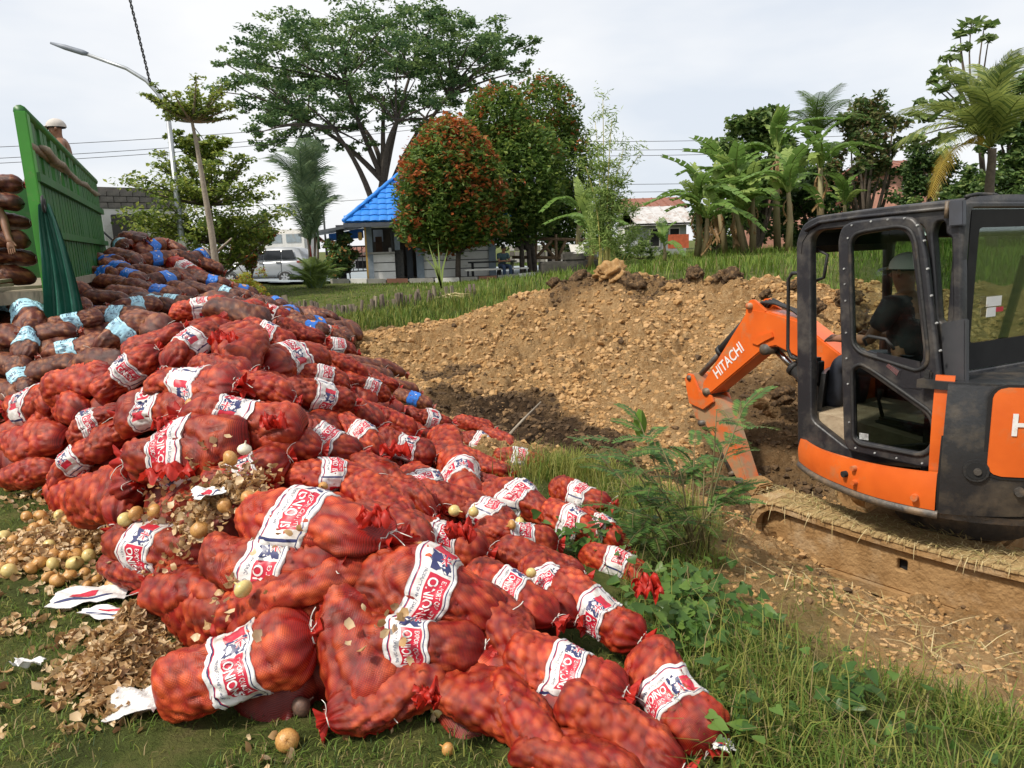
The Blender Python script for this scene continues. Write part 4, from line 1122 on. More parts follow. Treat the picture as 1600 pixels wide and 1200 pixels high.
# quarter glass on the side, glass in the frame, fixed lower bits
def side_glass(lp, Yl, name, m_=M_GLASS):
 b = MB(); b.prism([xw(*((lambda q: (q[0], Yl, q[1]))(sidept(px, py, Yl)))) for px, py in lp], XL * -.006)
 return b.build(name, [m_], cab)
side_glass([(1440, 352), (1462, 345), (1496, 345), (1497, 506), (1462, 508)], YC - .05, 'quarter_window')
# pale sticker at the top of the quarter window
b = MB(); q = [sidept(px, py, YC - .035) for px, py in ((1438, 342), (1463, 340), (1463, 366), (1443, 368))]
b.prism([xw(x, YC - .035, z) for x, z in q], XL * .003); b.build('visor_sticker', [mat('pale_green_film', (.55, .75, .68), (.5, .7, .63), 5, .3)], cab)
# bracket under the roof at the rear corner
b = MB(); q = [sidept(px, py, YC + .015) for px, py in ((1486, 314), (1509, 312), (1509, 352), (1486, 354))]
b.prism([xw(x, YC + .005, z) for x, z in q], XL * .035); b.build('roof_bracket', [mat('bracket_grey', (.06, .065, .08), (.05, .052, .06), 8, .4)], cab, bev=.006)
b = MB(); q = sidept(1481, 322, YC + .02); b.tube([xw(q[0], YC + .025, q[1] + .03), xw(q[0], YC + .025, q[1] - .07)], .014, 8); b.build('roof_hinge', [M_STEEL], cab)
# grey lower rear corner panel
b = MB(); q = [sidept(px, py, YC + .01) for px, py in ((1470, 505), (1509, 498), (1509, 598), (1474, 600))]
b.prism([xw(x, YC - .03, z) for x, z in q], XL * .045); b.build('corner_panel', [mat('corner_panel_grey', (.045, .047, .052), (.055, .055, .06), 8, .42, dirt=(.1, .09, .08), dscale=5, dlo=.55, dhi=.8)], cab, bev=.008)
# front pillar ribs, front frame, dash
for yy, nm in ((YC - .03, 'front_pillar'), (Yr + .04, 'front_pillar')):
 b = MB(); q = [sidept(px, py, YC) for px, py in ((1249, 716), (1249, 380), (1262, 352))]
 b.tube([xw(x - .01, yy, z) for x, z in q], .035, 8); b.build(nm, [M_CAB], cab)
b = MB(); q = sidept(1249, 735, YC); b.box(xw(q[0] - .02, YC - .5, q[1] + .02), (.05, .98, .06), Matrix((XF, XL, V((0, 0, 1)))).transposed(), ch=.01); b.build('front_sill', [M_CAB], cab)
b = MB(); q = sidept(1262, 352, YC); b.box(xw(q[0] - .03, YC - .5, q[1] - .02), (.06, .98, .07), Matrix((XF, XL, V((0, 0, 1)))).transposed(), ch=.015); b.build('front_header', [M_CAB], cab)
b = MB(); q = [sidept(px, py, YC - .10) for px, py in ((1262, 640), (1262, 712), (1480, 735), (1480, 700), (1330, 655))]
b.prism([xw(x, YC - .08, z) for x, z in q], XL * -.85); b.build('cab_floor', [M_FLOOR], cab)
# ceiling lining and rear bulkhead
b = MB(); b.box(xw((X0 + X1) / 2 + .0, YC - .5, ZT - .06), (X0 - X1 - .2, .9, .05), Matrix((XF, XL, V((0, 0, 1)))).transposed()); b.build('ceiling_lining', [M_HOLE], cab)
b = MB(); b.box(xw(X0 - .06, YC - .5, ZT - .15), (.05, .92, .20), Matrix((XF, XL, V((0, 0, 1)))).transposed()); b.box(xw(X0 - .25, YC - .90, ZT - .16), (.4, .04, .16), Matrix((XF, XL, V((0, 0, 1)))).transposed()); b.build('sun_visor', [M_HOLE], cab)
MX = Matrix((XF, XL, V((0, 0, 1)))).transposed()
b = MB(); b.box(xw(X1 + .12, YC - .5, ZB + .35), (.14, .9, .62), MX, ch=.02); b.build('rear_bulkhead', [M_SEAT], cab)
b = MB(); b.box(xw(X1 + .40, YC - .50, ZB + .36), (.44, .46, .12), MX, ch=.04); b.box(xw(X1 + .22, YC - .50, ZB + .64), (.10, .44, .52), MX, ch=.04); b.build('operator_seat', [M_SEAT], cab)
b = MB()
for yy in (YC - .24, YC - .78):
 b.box(xw(X1 + .44, yy, ZB + .45), (.40, .12, .12), MX, ch=.03)
 b.tube([xw(X1 + .60, yy, ZB + .5), xw(X1 + .64, yy, ZB + .62), xw(X1 + .63, yy, ZB + .70)], [.014, .012, .024], 7)
b.build('control_console', [M_RUB], cab)
b = MB(); q = sidept(1290, 520, YC - .35); b.tube([xw(q[0], YC - .30, ZB + .12), xw(q[0] - .02, YC - .30, ZB + .62), xw(q[0] - .01, YC - .30, ZB + .66)], [.03, .025, .02], 7)
b.box(xw(q[0] + .02, YC - .25, ZB + .75), (.16, .12, .22), MX, ch=.03); b.build('monitor_post', [M_RUB], cab)
b = MB(); b.tube([xw(X1 + .28, YC - .88, ZB + .6), xw(X1 + .10, YC - .88, ZT - .35)], .028, 7); b.build('seat_belt_bar', [M_RUB], cab)
# inner handles by the front pillar
q0, q1, q2 = sidept(1276, 388, YC - .12), sidept(1296, 398, YC - .12), sidept(1286, 440, YC - .12)
b = MB(); b.tube([xw(q0[0], YC - .1, q0[1]), xw(q1[0], YC - .1, q1[1]), xw((q1[0] + q2[0]) / 2, YC - .1, q2[1] + .03), xw(q2[0] + .06, YC - .1, q2[1])], .012, 7); b.build('inner_handle', [M_RUB], cab)
# ---- door, folded back a little proud of the cab side
YD = YC + .075
door = plate('door', side_loops(YD, [(1312, 375), (1318, 354), (1334, 346), (1400, 338), (1428, 339), (1441, 356), (1450, 400), (1478, 650), (1482, 700), (1474, 724), (1448, 731), (1345, 708), (1328, 703), (1321, 690)],
  [(1332, 382), (1338, 370), (1350, 366), (1402, 358), (1418, 362), (1426, 378), (1445, 545), (1444, 565), (1432, 574), (1346, 545), (1336, 535)],
  [(1336, 578), (1346, 574), (1362, 584), (1448, 646), (1456, 660), (1457, 690), (1448, 702), (1436, 706), (1346, 688), (1338, 682)], r=.035), .045, M_CAB, sideM(YD), exc, bevel=.014, res=2)
def on_door(name, pieces, m_, bev=0):
 b = MB()
 for lp, y0, th in pieces:
  b.prism([xw(x, y0, z) for x, z in [sidept(px, py, y0) for px, py in lp]], XL * th)
 return b.build(name, [m_], door, bev=bev)
on_door('upper_pane', [([(1330, 368), (1420, 355), (1447, 572), (1334, 540)], YD - .008, .006)], M_GLASS)
on_door('lower_pane', [([(1334, 572), (1352, 574), (1460, 655), (1460, 706), (1336, 690)], YD - .008, .006)], M_GLASSD)
for lps in ([(1328, 380), (1335, 366), (1350, 361), (1404, 353), (1423, 358), (1431, 378), (1450, 548), (1449, 570), (1434, 580), (1344, 551), (1332, 538)], [(1331, 576), (1344, 568), (1364, 579), (1453, 642), (1462, 658), (1463, 692), (1451, 707), (1437, 712), (1343, 694), (1333, 685)]):
 pts = [xw(x, YD + .024, z) for x, z in fillet([sidept(px, py, YD + .024) for px, py in lps], .04, 4)]
 b = MB(); b.tube(pts + [pts[0], pts[1]], .013, 6, cap=False); b.build('window_gasket', [M_RUB], door)
b = MB(); q = [sidept(px, py, YD + .05) for px, py in ((1349, 540), (1350, 530), (1358, 525), (1385, 530), (1391, 537), (1392, 546))]
b.tube([xw(q[0][0], YD + .02, q[0][1])] + [xw(x, YD + .055, z) for x, z in q[1:5]] + [xw(q[5][0], YD + .02, q[5][1])], .011, 7); b.build('grab_handle', [M_RUB], door)
on_door('latch_plate', [([(1381, 571), (1388, 565), (1410, 578), (1405, 592), (1396, 590)], YD + .022, .006)], M_CAB)
on_door('latch', [([(1385, 572), (1389, 568), (1406, 579), (1402, 587)], YD + .027, .005)], M_CHROME)
on_door('inspection_panel', [([(1371, 550), (1438, 565), (1440, 608), (1412, 606), (1371, 580)], YD + .021, .005)], M_CAB)
on_door('pane_sticker', [([(1343, 676), (1357, 678), (1357, 688), (1343, 686)], YD - .001, .002)], M_STICK)
b = MB()
for px, py in ((1324, 372), (1330, 352), (1360, 346), (1386, 343), (1412, 341), (1432, 352), (1443, 376), (1448, 420), (1454, 462), (1462, 505), (1468, 548), (1318, 420), (1319, 444), (1320, 470), (1321, 520), (1322, 560), (1324, 600), (1326, 660), (1336, 700), (1366, 708), (1400, 716), (1440, 724), (1470, 610), (1474, 660), (1474, 700)):
 x, z = sidept(px, py, YD + .03); b.tube([xw(x, YD + .015, z), xw(x, YD + .029, z)], [.0075, .006], 7, smooth=False)
b.build('rivets', [M_STICK], door)['label'] = 'row of small pale rivets round the door edge'
b = MB(); x, z = sidept(1455, 585, YD); b.box(xw(x, YD + .03, z), (.05, .03, .06), MX, ch=.01); b.build('door_lock', [M_RUB], door)
# ---- lower body: a round drum in plan about the swing centre (0 deg = forward, 90 = left side)
RB = .95
def dp(a, rad, z): return xw(rad * math.cos(R(a)), rad * math.sin(R(a)), z)
def da(px, py, rad=RB):
 """angle and height where a pixel's ray meets the drum"""
 d = V(ray(px, py)); o = V(CAMP) - XS
 a = d.x ** 2 + d.y ** 2; b_ = 2 * (o.x * d.x + o.y * d.y); c = o.x ** 2 + o.y ** 2 - rad ** 2
 k = (-b_ - math.sqrt(max(b_ * b_ - 4 * a * c, 0))) / (2 * a); p = V(CAMP) + d * k; q = p - XS
 return math.degrees(math.atan2(q.dot(XL), q.dot(XF))), p.z
def drum(name, a0, a1, zlo, zhi, m_, rad=RB, bow=.02, thick=.03, parent=None, n=36, rows=8, corner=0.0, lean=0.0, label=None, rf=None):
 """curved panel; zlo, zhi: numbers or functions of the angle; corner rounds its four corners"""
 P = []
 fz = lambda z, a: z(a) if callable(z) else z
 vv = [0, .02] + [k / rows for k in range(1, rows)] + [.98, 1] if corner else [k / rows for k in range(rows + 1)]
 if corner: vv = sorted(set(vv + [.04, .08, .92, .96]))
 for v in vv:
  row = []
  zl, zh = fz(zlo, (a0 + a1) / 2), fz(zhi, (a0 + a1) / 2)
  h_ = zh - zl; dz = min(v, 1 - v) * h_
  ins = corner - math.sqrt(max(corner ** 2 - (corner - dz) ** 2, 0)) if corner and dz < corner else 0
  ia = math.degrees(ins / rad)
  for i in range(n + 1):
   a = a0 + ia + (a1 - a0 - 2 * ia) * i / n
   zl, zh = fz(zlo, a), fz(zhi, a)
   r_ = (rad + (rf(a) if rf else 0)) + bow * math.sin(math.pi * v) + lean * v
   row.append(dp(a, r_, zl + (zh - zl) * v))
  P.append(row)
 inner = [[p + (V((XS.x, XS.y, p.z)) - p).normalized() * thick for p in row] for row in P]
 b = MB(); b.grid(P, 0, True); b.grid(inner, 0, True)
 b.grid([P[0], inner[0]], 0, False); b.grid([P[-1], inner[-1]], 0, False)
 b.grid([[r_[0] for r_ in P], [r_[0] for r_ in inner]], 0, False); b.grid([[r_[-1] for r_ in P], [r_[-1] for r_ in inner]], 0, False)
 o = b.build(name, [m_], parent or exc)
 if label: o['label'] = label
 return o
aS = da(1463, 760)[0]
nose = lambda a: .10 * max(0, (78 - a) / 35) ** 1.5
skirt = drum('orange_skirt', 43, aS, .035, lambda a: .215 + .06 * max(0, (a - 60) / 60), M_ORG, bow=.010, rf=nose)
drum('skirt_rim', 43, aS + 1, -.015, .032, M_STEEL, rad=RB + .005, bow=.012, rf=nose)
drum('orange_strip', aS - 3.5, aS + 3, .26, .86, M_ORG, rad=RB - .05, n=4)
drum('counterweight', aS + 1.2, 215, lambda a: .02 + .0012 * (a - aS), .82, M_BODYB, bow=.05, rad=RB)
drum('counterweight_seam', aS + .2, aS + 1.1, .02, .5, M_HOLE, rad=RB - .02, bow=.03, n=2)
drum('engine_bay_wall', 215, 400, -.03, .70, M_BODYB, rad=RB - .03)
b = MB(); pts = [dp(a, RB - .02, .83) for a in range(105, 262, 6)]
b.prism(pts, V((0, 0, -.05))); b.build('engine_cover', [M_BODYB], exc)
pa, pz = da(1553, 605, RB + .05); pb = da(1570, 745, RB + .05)[1]
drum('cover_panel', pa - 1.2, pa + 50, pb - .02, pz + .015, M_HOLE, rad=RB + .046, bow=.004, thick=.02, corner=.09)
pan = drum('side_cover', pa, pa + 47, pb, pz, M_ORG, rad=RB + .052, bow=.008, thick=.02, corner=.075)
def drum_text(t_, a_start, zc, h, width, rad, m_, name, parent):
 vs, fs, w_ = text_flat(t_, .02); sx = width / w_; sy = h / .7
 b = MB(); b.add([dp(a_start + math.degrees(x * sx / rad), rad, zc + y * sy) for x, y in vs], fs, 0, False)
 b.add([dp(a_start + math.degrees(x * sx / rad), rad - .004, zc + y * sy) for x, y in vs], [f[::-1] for f in fs], 0, False)
 return b.build(name, [m_], parent, fixn=False)
ha, hz = da(1580, 680, RB + .06)
drum_text('HITACHI', ha, hz, .125, .72, RB + .0665, M_DECW, 'lettering', pan)
def disc_on(px, py, r_, m_, name, parent, rad, depth=.012, n=16):
 a, z = da(px, py, rad); c = dp(a, rad - .03, z); d = (dp(a, rad + 1, z) - dp(a, rad, z)).normalized()
 b = MB(); b.tube([c, c + d * (.03 + depth)], [r_, r_ * .94], n, smooth=False); return b.build(name, [m_], parent)
cw = [o for o in exc.children if o.name == 'counterweight'][0]
disc_on(1525, 735, .072, M_RUB, 'tie_down_recess', cw, RB + .045, .010)
disc_on(1525, 735, .055, M_HOLE, 'tie_down_recess', cw, RB + .045, .014)
disc_on(1527, 736, .022, M_STEEL, 'tie_down_bolt', cw, RB + .045, .024)
disc_on(1592, 768, .03, M_STEEL, 'tie_down_bolt', cw, RB + .03, .02)
for px, py, r_, m_ in ((1332, 732, .018, M_ORGM), (1333, 754, .018, M_ORGM), (1318, 741, .022, M_HOLE), (1428, 778, .022, M_ORGM)):
 disc_on(px, py, r_, m_, 'skirt_bolt' if m_ is not M_HOLE else 'skirt_hole', skirt, RB + .03, .008)
# roof pipe and cable at the rear, front handrail, swing ring, deck under the body
b = MB(); q = [rearpt(px, py, X1 - .05) for px, py in ((1528, 306), (1545, 302), (1575, 303), (1600, 314), (1640, 330))]
b.tube([xw(X1 + .02, y, z) for y, z in q], .011, 7); b.build('roof_cable', [M_RUB], cab)
for px in (1536, 1548, 1556):
 y, z = rearpt(px, 305, X1); b = MB(); b.tube([xw(X1 + .05, y, z - .03), xw(X1 + .05, y, z + .012)], .014, 8); b.build('roof_bolt', [M_STICK if px > 1540 else M_STEEL], cab)
b = MB(); q = [sidept(px, py, .60) for px, py in ((1252, 426), (1238, 427), (1232, 436), (1231, 545), (1236, 558), (1250, 562))]
b.tube([xw(x, .60, z) for x, z in q], .014, 8); b.build('front_handrail', [M_RUB], exc)
b = MB(); b.tube([xw(-.05, 0, -.30), xw(-.05, 0, -.02)], .42, 28, smooth=True); b.build('swing_ring', [M_STEEL], exc)
b = MB(); pts = [dp(a, RB - .04, -.02) for a in range(0, 360, 10)]; b.prism(pts, V((0, 0, .04))); b.build('revolving_deck', [M_STEEL], exc)
# ---- boom, dipper and rams
YBm = -.06
def bpt(px, py, y=None):
 x, z = sidept(px, py, YBm + .11 if y is None else y); return (x, z)
def bprism(name, poly, y0, w_, m_, parent=exc, bev=.012):
 b = MB(); b.prism([xw(x, y0, z) for x, z in poly], XL * w_); return b.build(name, [m_], parent, bev=bev)
boom_poly = [bpt(*q) for q in ((1163, 492), (1172, 482), (1196, 486), (1246, 501), (1340, 575), (1340, 640), (1246, 558), (1212, 541), (1198, 544), (1189, 549), (1113, 613), (1104, 619), (1097, 611), (1097, 599))]
boom = bprism('boom', boom_poly, YBm - .11, .22, M_ORG)
for y0 in (YBm + .075, YBm - .105):
 bprism('boom_bracket', [bpt(*q) for q in ((1163, 495), (1165, 478), (1170, 469), (1177, 468), (1184, 474), (1197, 486), (1180, 500))], y0, .03, M_ORG, boom, bev=.006)
b = MB(); x, z = bpt(1172, 478); b.tube([xw(x, YBm - .14, z), xw(x, YBm + .14, z)], .03, 12); b.build('bracket_pin', [M_ORGM], boom)
bprism('weld_plate', [bpt(*q) for q in ((1176, 536), (1186, 524), (1207, 518), (1210, 527), (1196, 534), (1186, 540))], YBm + .108, .022, M_ORG, boom, bev=.005)
x, z = bpt(1196, 546); b = MB(); b.tube([xw(x, YBm - .13, z), xw(x, YBm + .135, z)], .05, 14); b.build('boom_ram_pin', [M_STEEL], boom)
# white lettering on the boom
t0, t1 = bpt(1121, 592, YBm + .112), bpt(1163, 547, YBm + .112)
def side_text(t_, p0, p1, h, y0, name, parent, m_):
 vs, fs, w_ = text_flat(t_, .015); d = np.array(p1) - np.array(p0); L_ = np.linalg.norm(d); d = d / L_
 # read from the machine's left: forward is to the left of the reader, so the text runs from p0 to p1
 n_ = np.array([-d[1], d[0]]); n_ = n_ if n_[1] > 0 else -n_
 b = MB(); b.add([xw(*( (lambda q: (q[0], y0, q[1]))(np.array(p0) + d * x * L_ / w_ + n_ * y * h / .7))) for x, y in vs], fs)
 return b.build(name, [m_], parent, fixn=False)
side_text('HITACHI', t0, t1, .105, YBm + .1135, 'lettering', boom, M_DECW)
# dipper (stick)
st_poly = [bpt(*q) for q in ((1071, 590), (1075, 584), (1082, 584), (1092, 606), (1103, 619), (1117, 624), (1128, 640), (1164, 752), (1152, 757), (1118, 694), (1096, 660), (1085, 656), (1075, 628))]
stick = bprism('dipper_arm', st_poly, YBm - .09, .18, M_ORGM)
for y0 in (YBm + .095, YBm - .125):
 bprism('dipper_cheek', [bpt(*q) for q in ((1071, 592), (1076, 583), (1083, 585), (1094, 610), (1112, 618), (1116, 628), (1100, 640), (1078, 630))], y0, .03, M_ORG, stick, bev=.006)
for px, py, r_ in ((1105, 612, .04), (1079, 590, .028), (1097, 661, .03), (1156, 752, .035)):
 x, z = bpt(px, py); b = MB(); b.tube([xw(x, YBm - .15, z), xw(x, YBm + .14, z)], r_, 12); b.build('pivot_pin', [M_STEEL], stick)
def ram(name, a, b_, y0, r1, r2, split, m1=M_RUB):
 p0, p1 = xw(a[0], y0, a[1]), xw(b_[0], y0, b_[1]); pm = p0.lerp(p1, split)
 e_ = empty(name, p0); e_.parent = exc; e_.matrix_parent_inverse = wm(exc).inverted()
 b = MB(); b.tube([p0, pm], r1, 12); b.tube([pm - (p1 - p0).normalized() * .04, pm], r1 * 1.2, 12); b.build('ram_barrel', [m1], e_)
 b = MB(); b.tube([pm, p1], r2, 10); b.build('ram_rod', [M_CHROME if name != 'dipper_ram' else M_STEEL], e_)
 return e_
ram('dipper_ram', bpt(1166, 492), bpt(1081, 588), YBm, .055, .028, .60)
ram('bucket_ram', bpt(1093, 650), bpt(1146, 770), YBm, .045, .024, .80, M_STEEL)
ram('boom_ram', bpt(1290, 640), bpt(1199, 549), YBm, .06, .03, .70)
ram('boom_ram', bpt(1300, 628), bpt(1206, 546), YBm - .05, .035, .02, .6)
# hoses over the knee
for k in range(4):
 q = [bpt(*p) for p in ((1176, 486 + k), (1186, 478 - k), (1206, 480 + 2 * k), (1232, 490 + 2 * k), (1252, 505 + 3 * k))]
 b = MB(); b.tube([xw(x, YBm + .07 - .045 * k, z + .03) for x, z in q], .014, 7); b.build('hydraulic_hose', [M_RUB], boom)
# bucket linkage and bucket, caked with mud
bprism('bucket_link', [bpt(*q) for q in ((1146, 750), (1168, 748), (1186, 760), (1176, 776), (1150, 800), (1138, 798), (1138, 782))], YBm - .10, .20, M_MUD, exc, bev=.015)
b = MB(); P = []
for k in range(9):
 a = R(200 - k * 24); x, z = bpt(1185, 800)
 P.append([xw(x + .26 * math.cos(a) - .03, YBm - .26 + .52 * j / 4, z - .12 + .26 * math.sin(a)) for j in range(5)])
b.grid(P, 0, True); Pi = [[p * 1.0 + V((0, 0, .025)) for p in row] for row in P]; b.grid(Pi, 0, True)
for j in (0, 4): b.add([row[j] for row in P], [tuple(range(9))]);
b.build('bucket', [M_MUD], exc)
# ---- undercarriage
TD = V(gz(1172, 775, -.24)) - V(gz(1600, 893, -.24)); TD.normalize(); TS = V((-TD.y, TD.x, 0))         # forward, outward (left)
TC = V((XS.x, XS.y, 0)); P1 = V(gz(1172, 775, -.24)); TO = (P1 - TC).dot(TS)                            # outer edge offset
TX = (P1 - TC).dot(TD)                                                                                 # front end
TW_, TL = .33, 2.15
def tw(x, y, z): return TC + TD * x + TS * y + V((0, 0, z))
TZt, TZb = -.25, -.68
def track(sgn):
 t = empty('track', tw(TX - TL / 2, sgn * (TO - TW_ / 2), TZb)); t.parent = exc; t.matrix_parent_inverse = wm(exc).inverted()
 yo = sgn * TO; yi = sgn * (TO - TW_); ym = (yo + yi) / 2
 hh = (TZt - TZb) / 2; zc = (TZt + TZb) / 2
 # loop path
 path = []; n_s = 24; n_a = 8; xa, xb = TX - .22, TX - TL + .22
 for k in range(n_s): path.append((xa + (xb - xa) * k / n_s, zc + hh - .03 * math.sin(math.pi * k / n_s)))
 for k in range(n_a): a = math.pi / 2 + math.pi * k / n_a; path.append((xb + hh * math.cos(a), zc + hh * math.sin(a)))
 for k in range(n_s): path.append((xb + (xa - xb) * k / n_s, zc - hh))
 for k in range(n_a): a = -math.pi / 2 + math.pi * k / n_a; path.append((xa + hh * math.cos(a), zc + hh * math.sin(a)))
 npth = len(path)
 b = MB()
 outer_ = [[tw(x, yo, z), tw(x, yi, z)] for x, z in path]
 cen = (xa + xb) / 2
 inn = []
 for i, (x, z) in enumerate(path):
  x0, z0 = path[i - 1]; x1, z1 = path[(i + 1) % npth]; tx, tz = x1 - x0, z1 - z0; l_ = math.hypot(tx, tz); nx_, nz_ = -tz / l_, tx / l_
  inn.append((x + nx_ * .05, z + nz_ * .05))
 inner_ = [[tw(x, yo, z), tw(x, yi, z)] for x, z in inn]
 P = outer_ + [outer_[0]]; Q = inner_ + [inner_[0]]
 b.grid(P, 0, True); b.grid(Q, 0, True); b.grid([[p[0] for p in P], [p[0] for p in Q]], 0); b.grid([[p[1] for p in P], [p[1] for p in Q]], 0)
 b.build('track_belt', [M_MUD], t)
 sh = None
 for i in range(0, npth):
  x, z = path[i]; x1, z1 = path[(i + 1) % npth]
  a = math.atan2(z1 - z, x1 - x)
  if sh is None:
   bb_ = MB(); bb_.box((0, 0, 0), (.074, TW_ + .02, .014), ch=.004); sh = bb_.mesh('track_shoe', [mat('straw_caked_mud', (.36, .24, .11), (.46, .34, .17), 14, .95, bump=.7, bscale=60, dirt=(.22, .12, .05), dscale=8, dlo=.5, dhi=.7, spec=.1)])
  o = bpy.data.objects.new('track_shoe', sh); COL.objects.link(o); o.parent = t; o.matrix_parent_inverse = wm(t).inverted()
  ex = TD * math.cos(a) + V((0, 0, 1)) * math.sin(a); ez = ex.cross(TS) * 1.0
  o.matrix_basis = Matrix.Translation(tw((x + x1) / 2, ym + rnd.uniform(-.006, .006), (z + z1) / 2) - ez * 0) @ Matrix((ex, TS, ex.cross(TS))).transposed().to_4x4()
 # side frame with a square hole, rollers
 hx_, hz_ = 0, 0
 if sgn > 0:
  n3 = TD.cross(V((0, 0, 1)))
  o3 = TC + TS * (yo - .07)
  M3 = Matrix(((TD.x, 0, n3.x, o3.x), (TD.y, 0, n3.y, o3.y), (0, 1, 0, 0), (0, 0, 0, 1)))
  d = V(ray(1412, 882)); k = ((yo - .07) - (V(CAMP) - TC).dot(TS)) / d.dot(TS); p = V(CAMP) + d * k
  hx_, hz_ = (p - TC).dot(TD), p.z
  zt, zb_ = TZt - .075, TZb + .05
  plate('side_frame', [fillet([(TX - .20, zt - .10), (TX - .20, zb_ + .08), (TX - .30, zb_), (TX - TL + .25, zb_), (TX - TL + .25, zt), (TX - .30, zt)], .06), fillet([(hx_ - .032, hz_ - .04), (hx_ + .032, hz_ - .04), (hx_ + .032, hz_ + .04), (hx_ - .032, hz_ + .04)], .012)], .05, M_MUD, M3, t, bevel=.01)
  b = MB(); b.box(tw(hx_, yo - .11, hz_), (.1, .02, .12), Matrix((TD, TS, V((0, 0, 1)))).transposed()); b.build('frame_hole', [M_HOLE], t)
 else:
  b = MB(); b.box(tw(TX - TL / 2, yo + .05, zc), (TL - .5, .06, .26), Matrix((TD, TS, V((0, 0, 1)))).transposed()); b.build('side_frame', [M_MUD], t)
 for k in range(5):
  x = TX - .35 - k * (TL - .7) / 4; b = MB(); b.tube([tw(x, yi, TZb + .11), tw(x, yo - sgn * .06, TZb + .11)], .085, 14); b.build('track_roller', [M_MUD], t)
 for x in (xa, xb):
  b = MB(); b.tube([tw(x, yi + sgn * .08, zc), tw(x, yo - sgn * .08, zc)], hh - .055, 20); b.build('idler_wheel', [M_MUD], t)
 return t
trk = track(1); track(-1)
b = MB(); b.box(tw(TX - TL / 2, 0, -.42), (.9, 2 * (TO - TW_), .18), Matrix((TD, TS, V((0, 0, 1)))).transposed(), ch=.03); b.build('undercarriage_frame', [M_MUD], exc)
# straw plastered on the track tops and hanging over the edge
def straw_mesh(n, fn, name, mats, wd=.0022):
 vs, fs, mi = [], [], []
 for i in range(n):
  p, d, up_, L_ = fn(); d = d.normalized(); s_ = d.cross(up_).normalized() * wd
  m_ = p + d * L_ * .5 + up_ * rnd.uniform(.0, .02); e_ = p + d * L_ + up_ * rnd.uniform(-.01, .012)
  k = len(vs); vs += [p - s_, p + s_, m_ + s_, m_ - s_, e_ + s_ * .4, e_ - s_ * .4]
  fs += [(k, k + 1, k + 2, k + 3), (k + 3, k + 2, k + 4, k + 5)]; a = rnd.randrange(len(mats)); mi += [a, a]
 return npmesh(name, [tuple(v) for v in vs], np.array(fs), mats, mi)
M_STRAW = mat('dry_straw', (.52, .40, .19), (.40, .29, .12), 20, .8, backlit=.2)
M_STRAW2 = mat('pale_straw', (.62, .52, .29), (.52, .42, .22), 20, .8, backlit=.2)
M_STRAWG = mat('greenish_straw', (.28, .28, .09), (.36, .32, .12), 20, .8, backlit=.2)
def f_top():
 x = TX - .02 - rnd.random() * (TL - .2); y = TO - rnd.random() * TW_ * 1.0 - .02
 a = rnd.gauss(0.6, .9); return tw(x, y, TZt + .022 + rnd.random() * .014 - .03 * math.sin(math.pi * (TX - x) / TL)), TD * math.cos(a) + TS * math.sin(a) + V((0, 0, rnd.uniform(-.02, .05))), V((0, 0, 1)), rnd.uniform(.03, .13)
tag(link('straw_mat', straw_mesh(800, f_top, 'straw_mat', [M_STRAW, M_STRAW2, M_STRAW, M_STRAWG]), trk), None, None, None, 'stuff')
def f_hang():
 x = TX - rnd.random() * TL; return tw(x, TO + .012, TZt + .01), TS * rnd.uniform(.1, .6) + V((0, 0, -1)) + TD * rnd.uniform(-.4, .4), TS, rnd.uniform(.02, .06) if rnd.random() < .8 else rnd.uniform(.08, .16)
tag(link('hanging_straw', straw_mesh(50, f_hang, 'hanging_straw', [M_STRAW, M_STRAW2]), trk), None, None, None, 'stuff')
# ================================================================== PEOPLE
M_SKIN = mat('brown_skin', (.20, .095, .055), (.26, .125, .07), 18, .5)
M_HAIR = mat('black_hair', (.012, .01, .009), (.02, .016, .014), 60, .6)
def skin_mesh(name, joints, bones, mat_, mtx, parent=None, sub=2):
 """joints: name -> (pos, radius); one continuous skinned surface"""
 me = bpy.data.meshes.new(name); names = list(joints)
 me.from_pydata([joints[n][0] for n in names], [(names.index(a), names.index(b_)) for a, b_ in bones], [])
 o = bpy.data.objects.new(name, me); COL.objects.link(o)
 md = o.modifiers.new('s', 'SKIN'); md.use_smooth_shade = True
 sv = me.skin_vertices[0].data
 for i, n in enumerate(names):
  r_ = joints[n][1]; sv[i].radius = (r_, r_) if not isinstance(r_, tuple) else r_
  sv[i].use_root = (i == 0)
 m2 = o.modifiers.new('u', 'SUBSURF'); m2.levels = sub; m2.render_levels = sub
 dg = bpy.context.evaluated_depsgraph_get()
 ne = bpy.data.meshes.new_from_object(o.evaluated_get(dg)); bpy.data.objects.remove(o); bpy.data.meshes.remove(me)
 ne.transform(mtx); ne.materials.clear(); ne.materials.append(mat_)
 for p in ne.polygons: p.use_smooth = True
 return link(name, ne, parent)
HAND = []
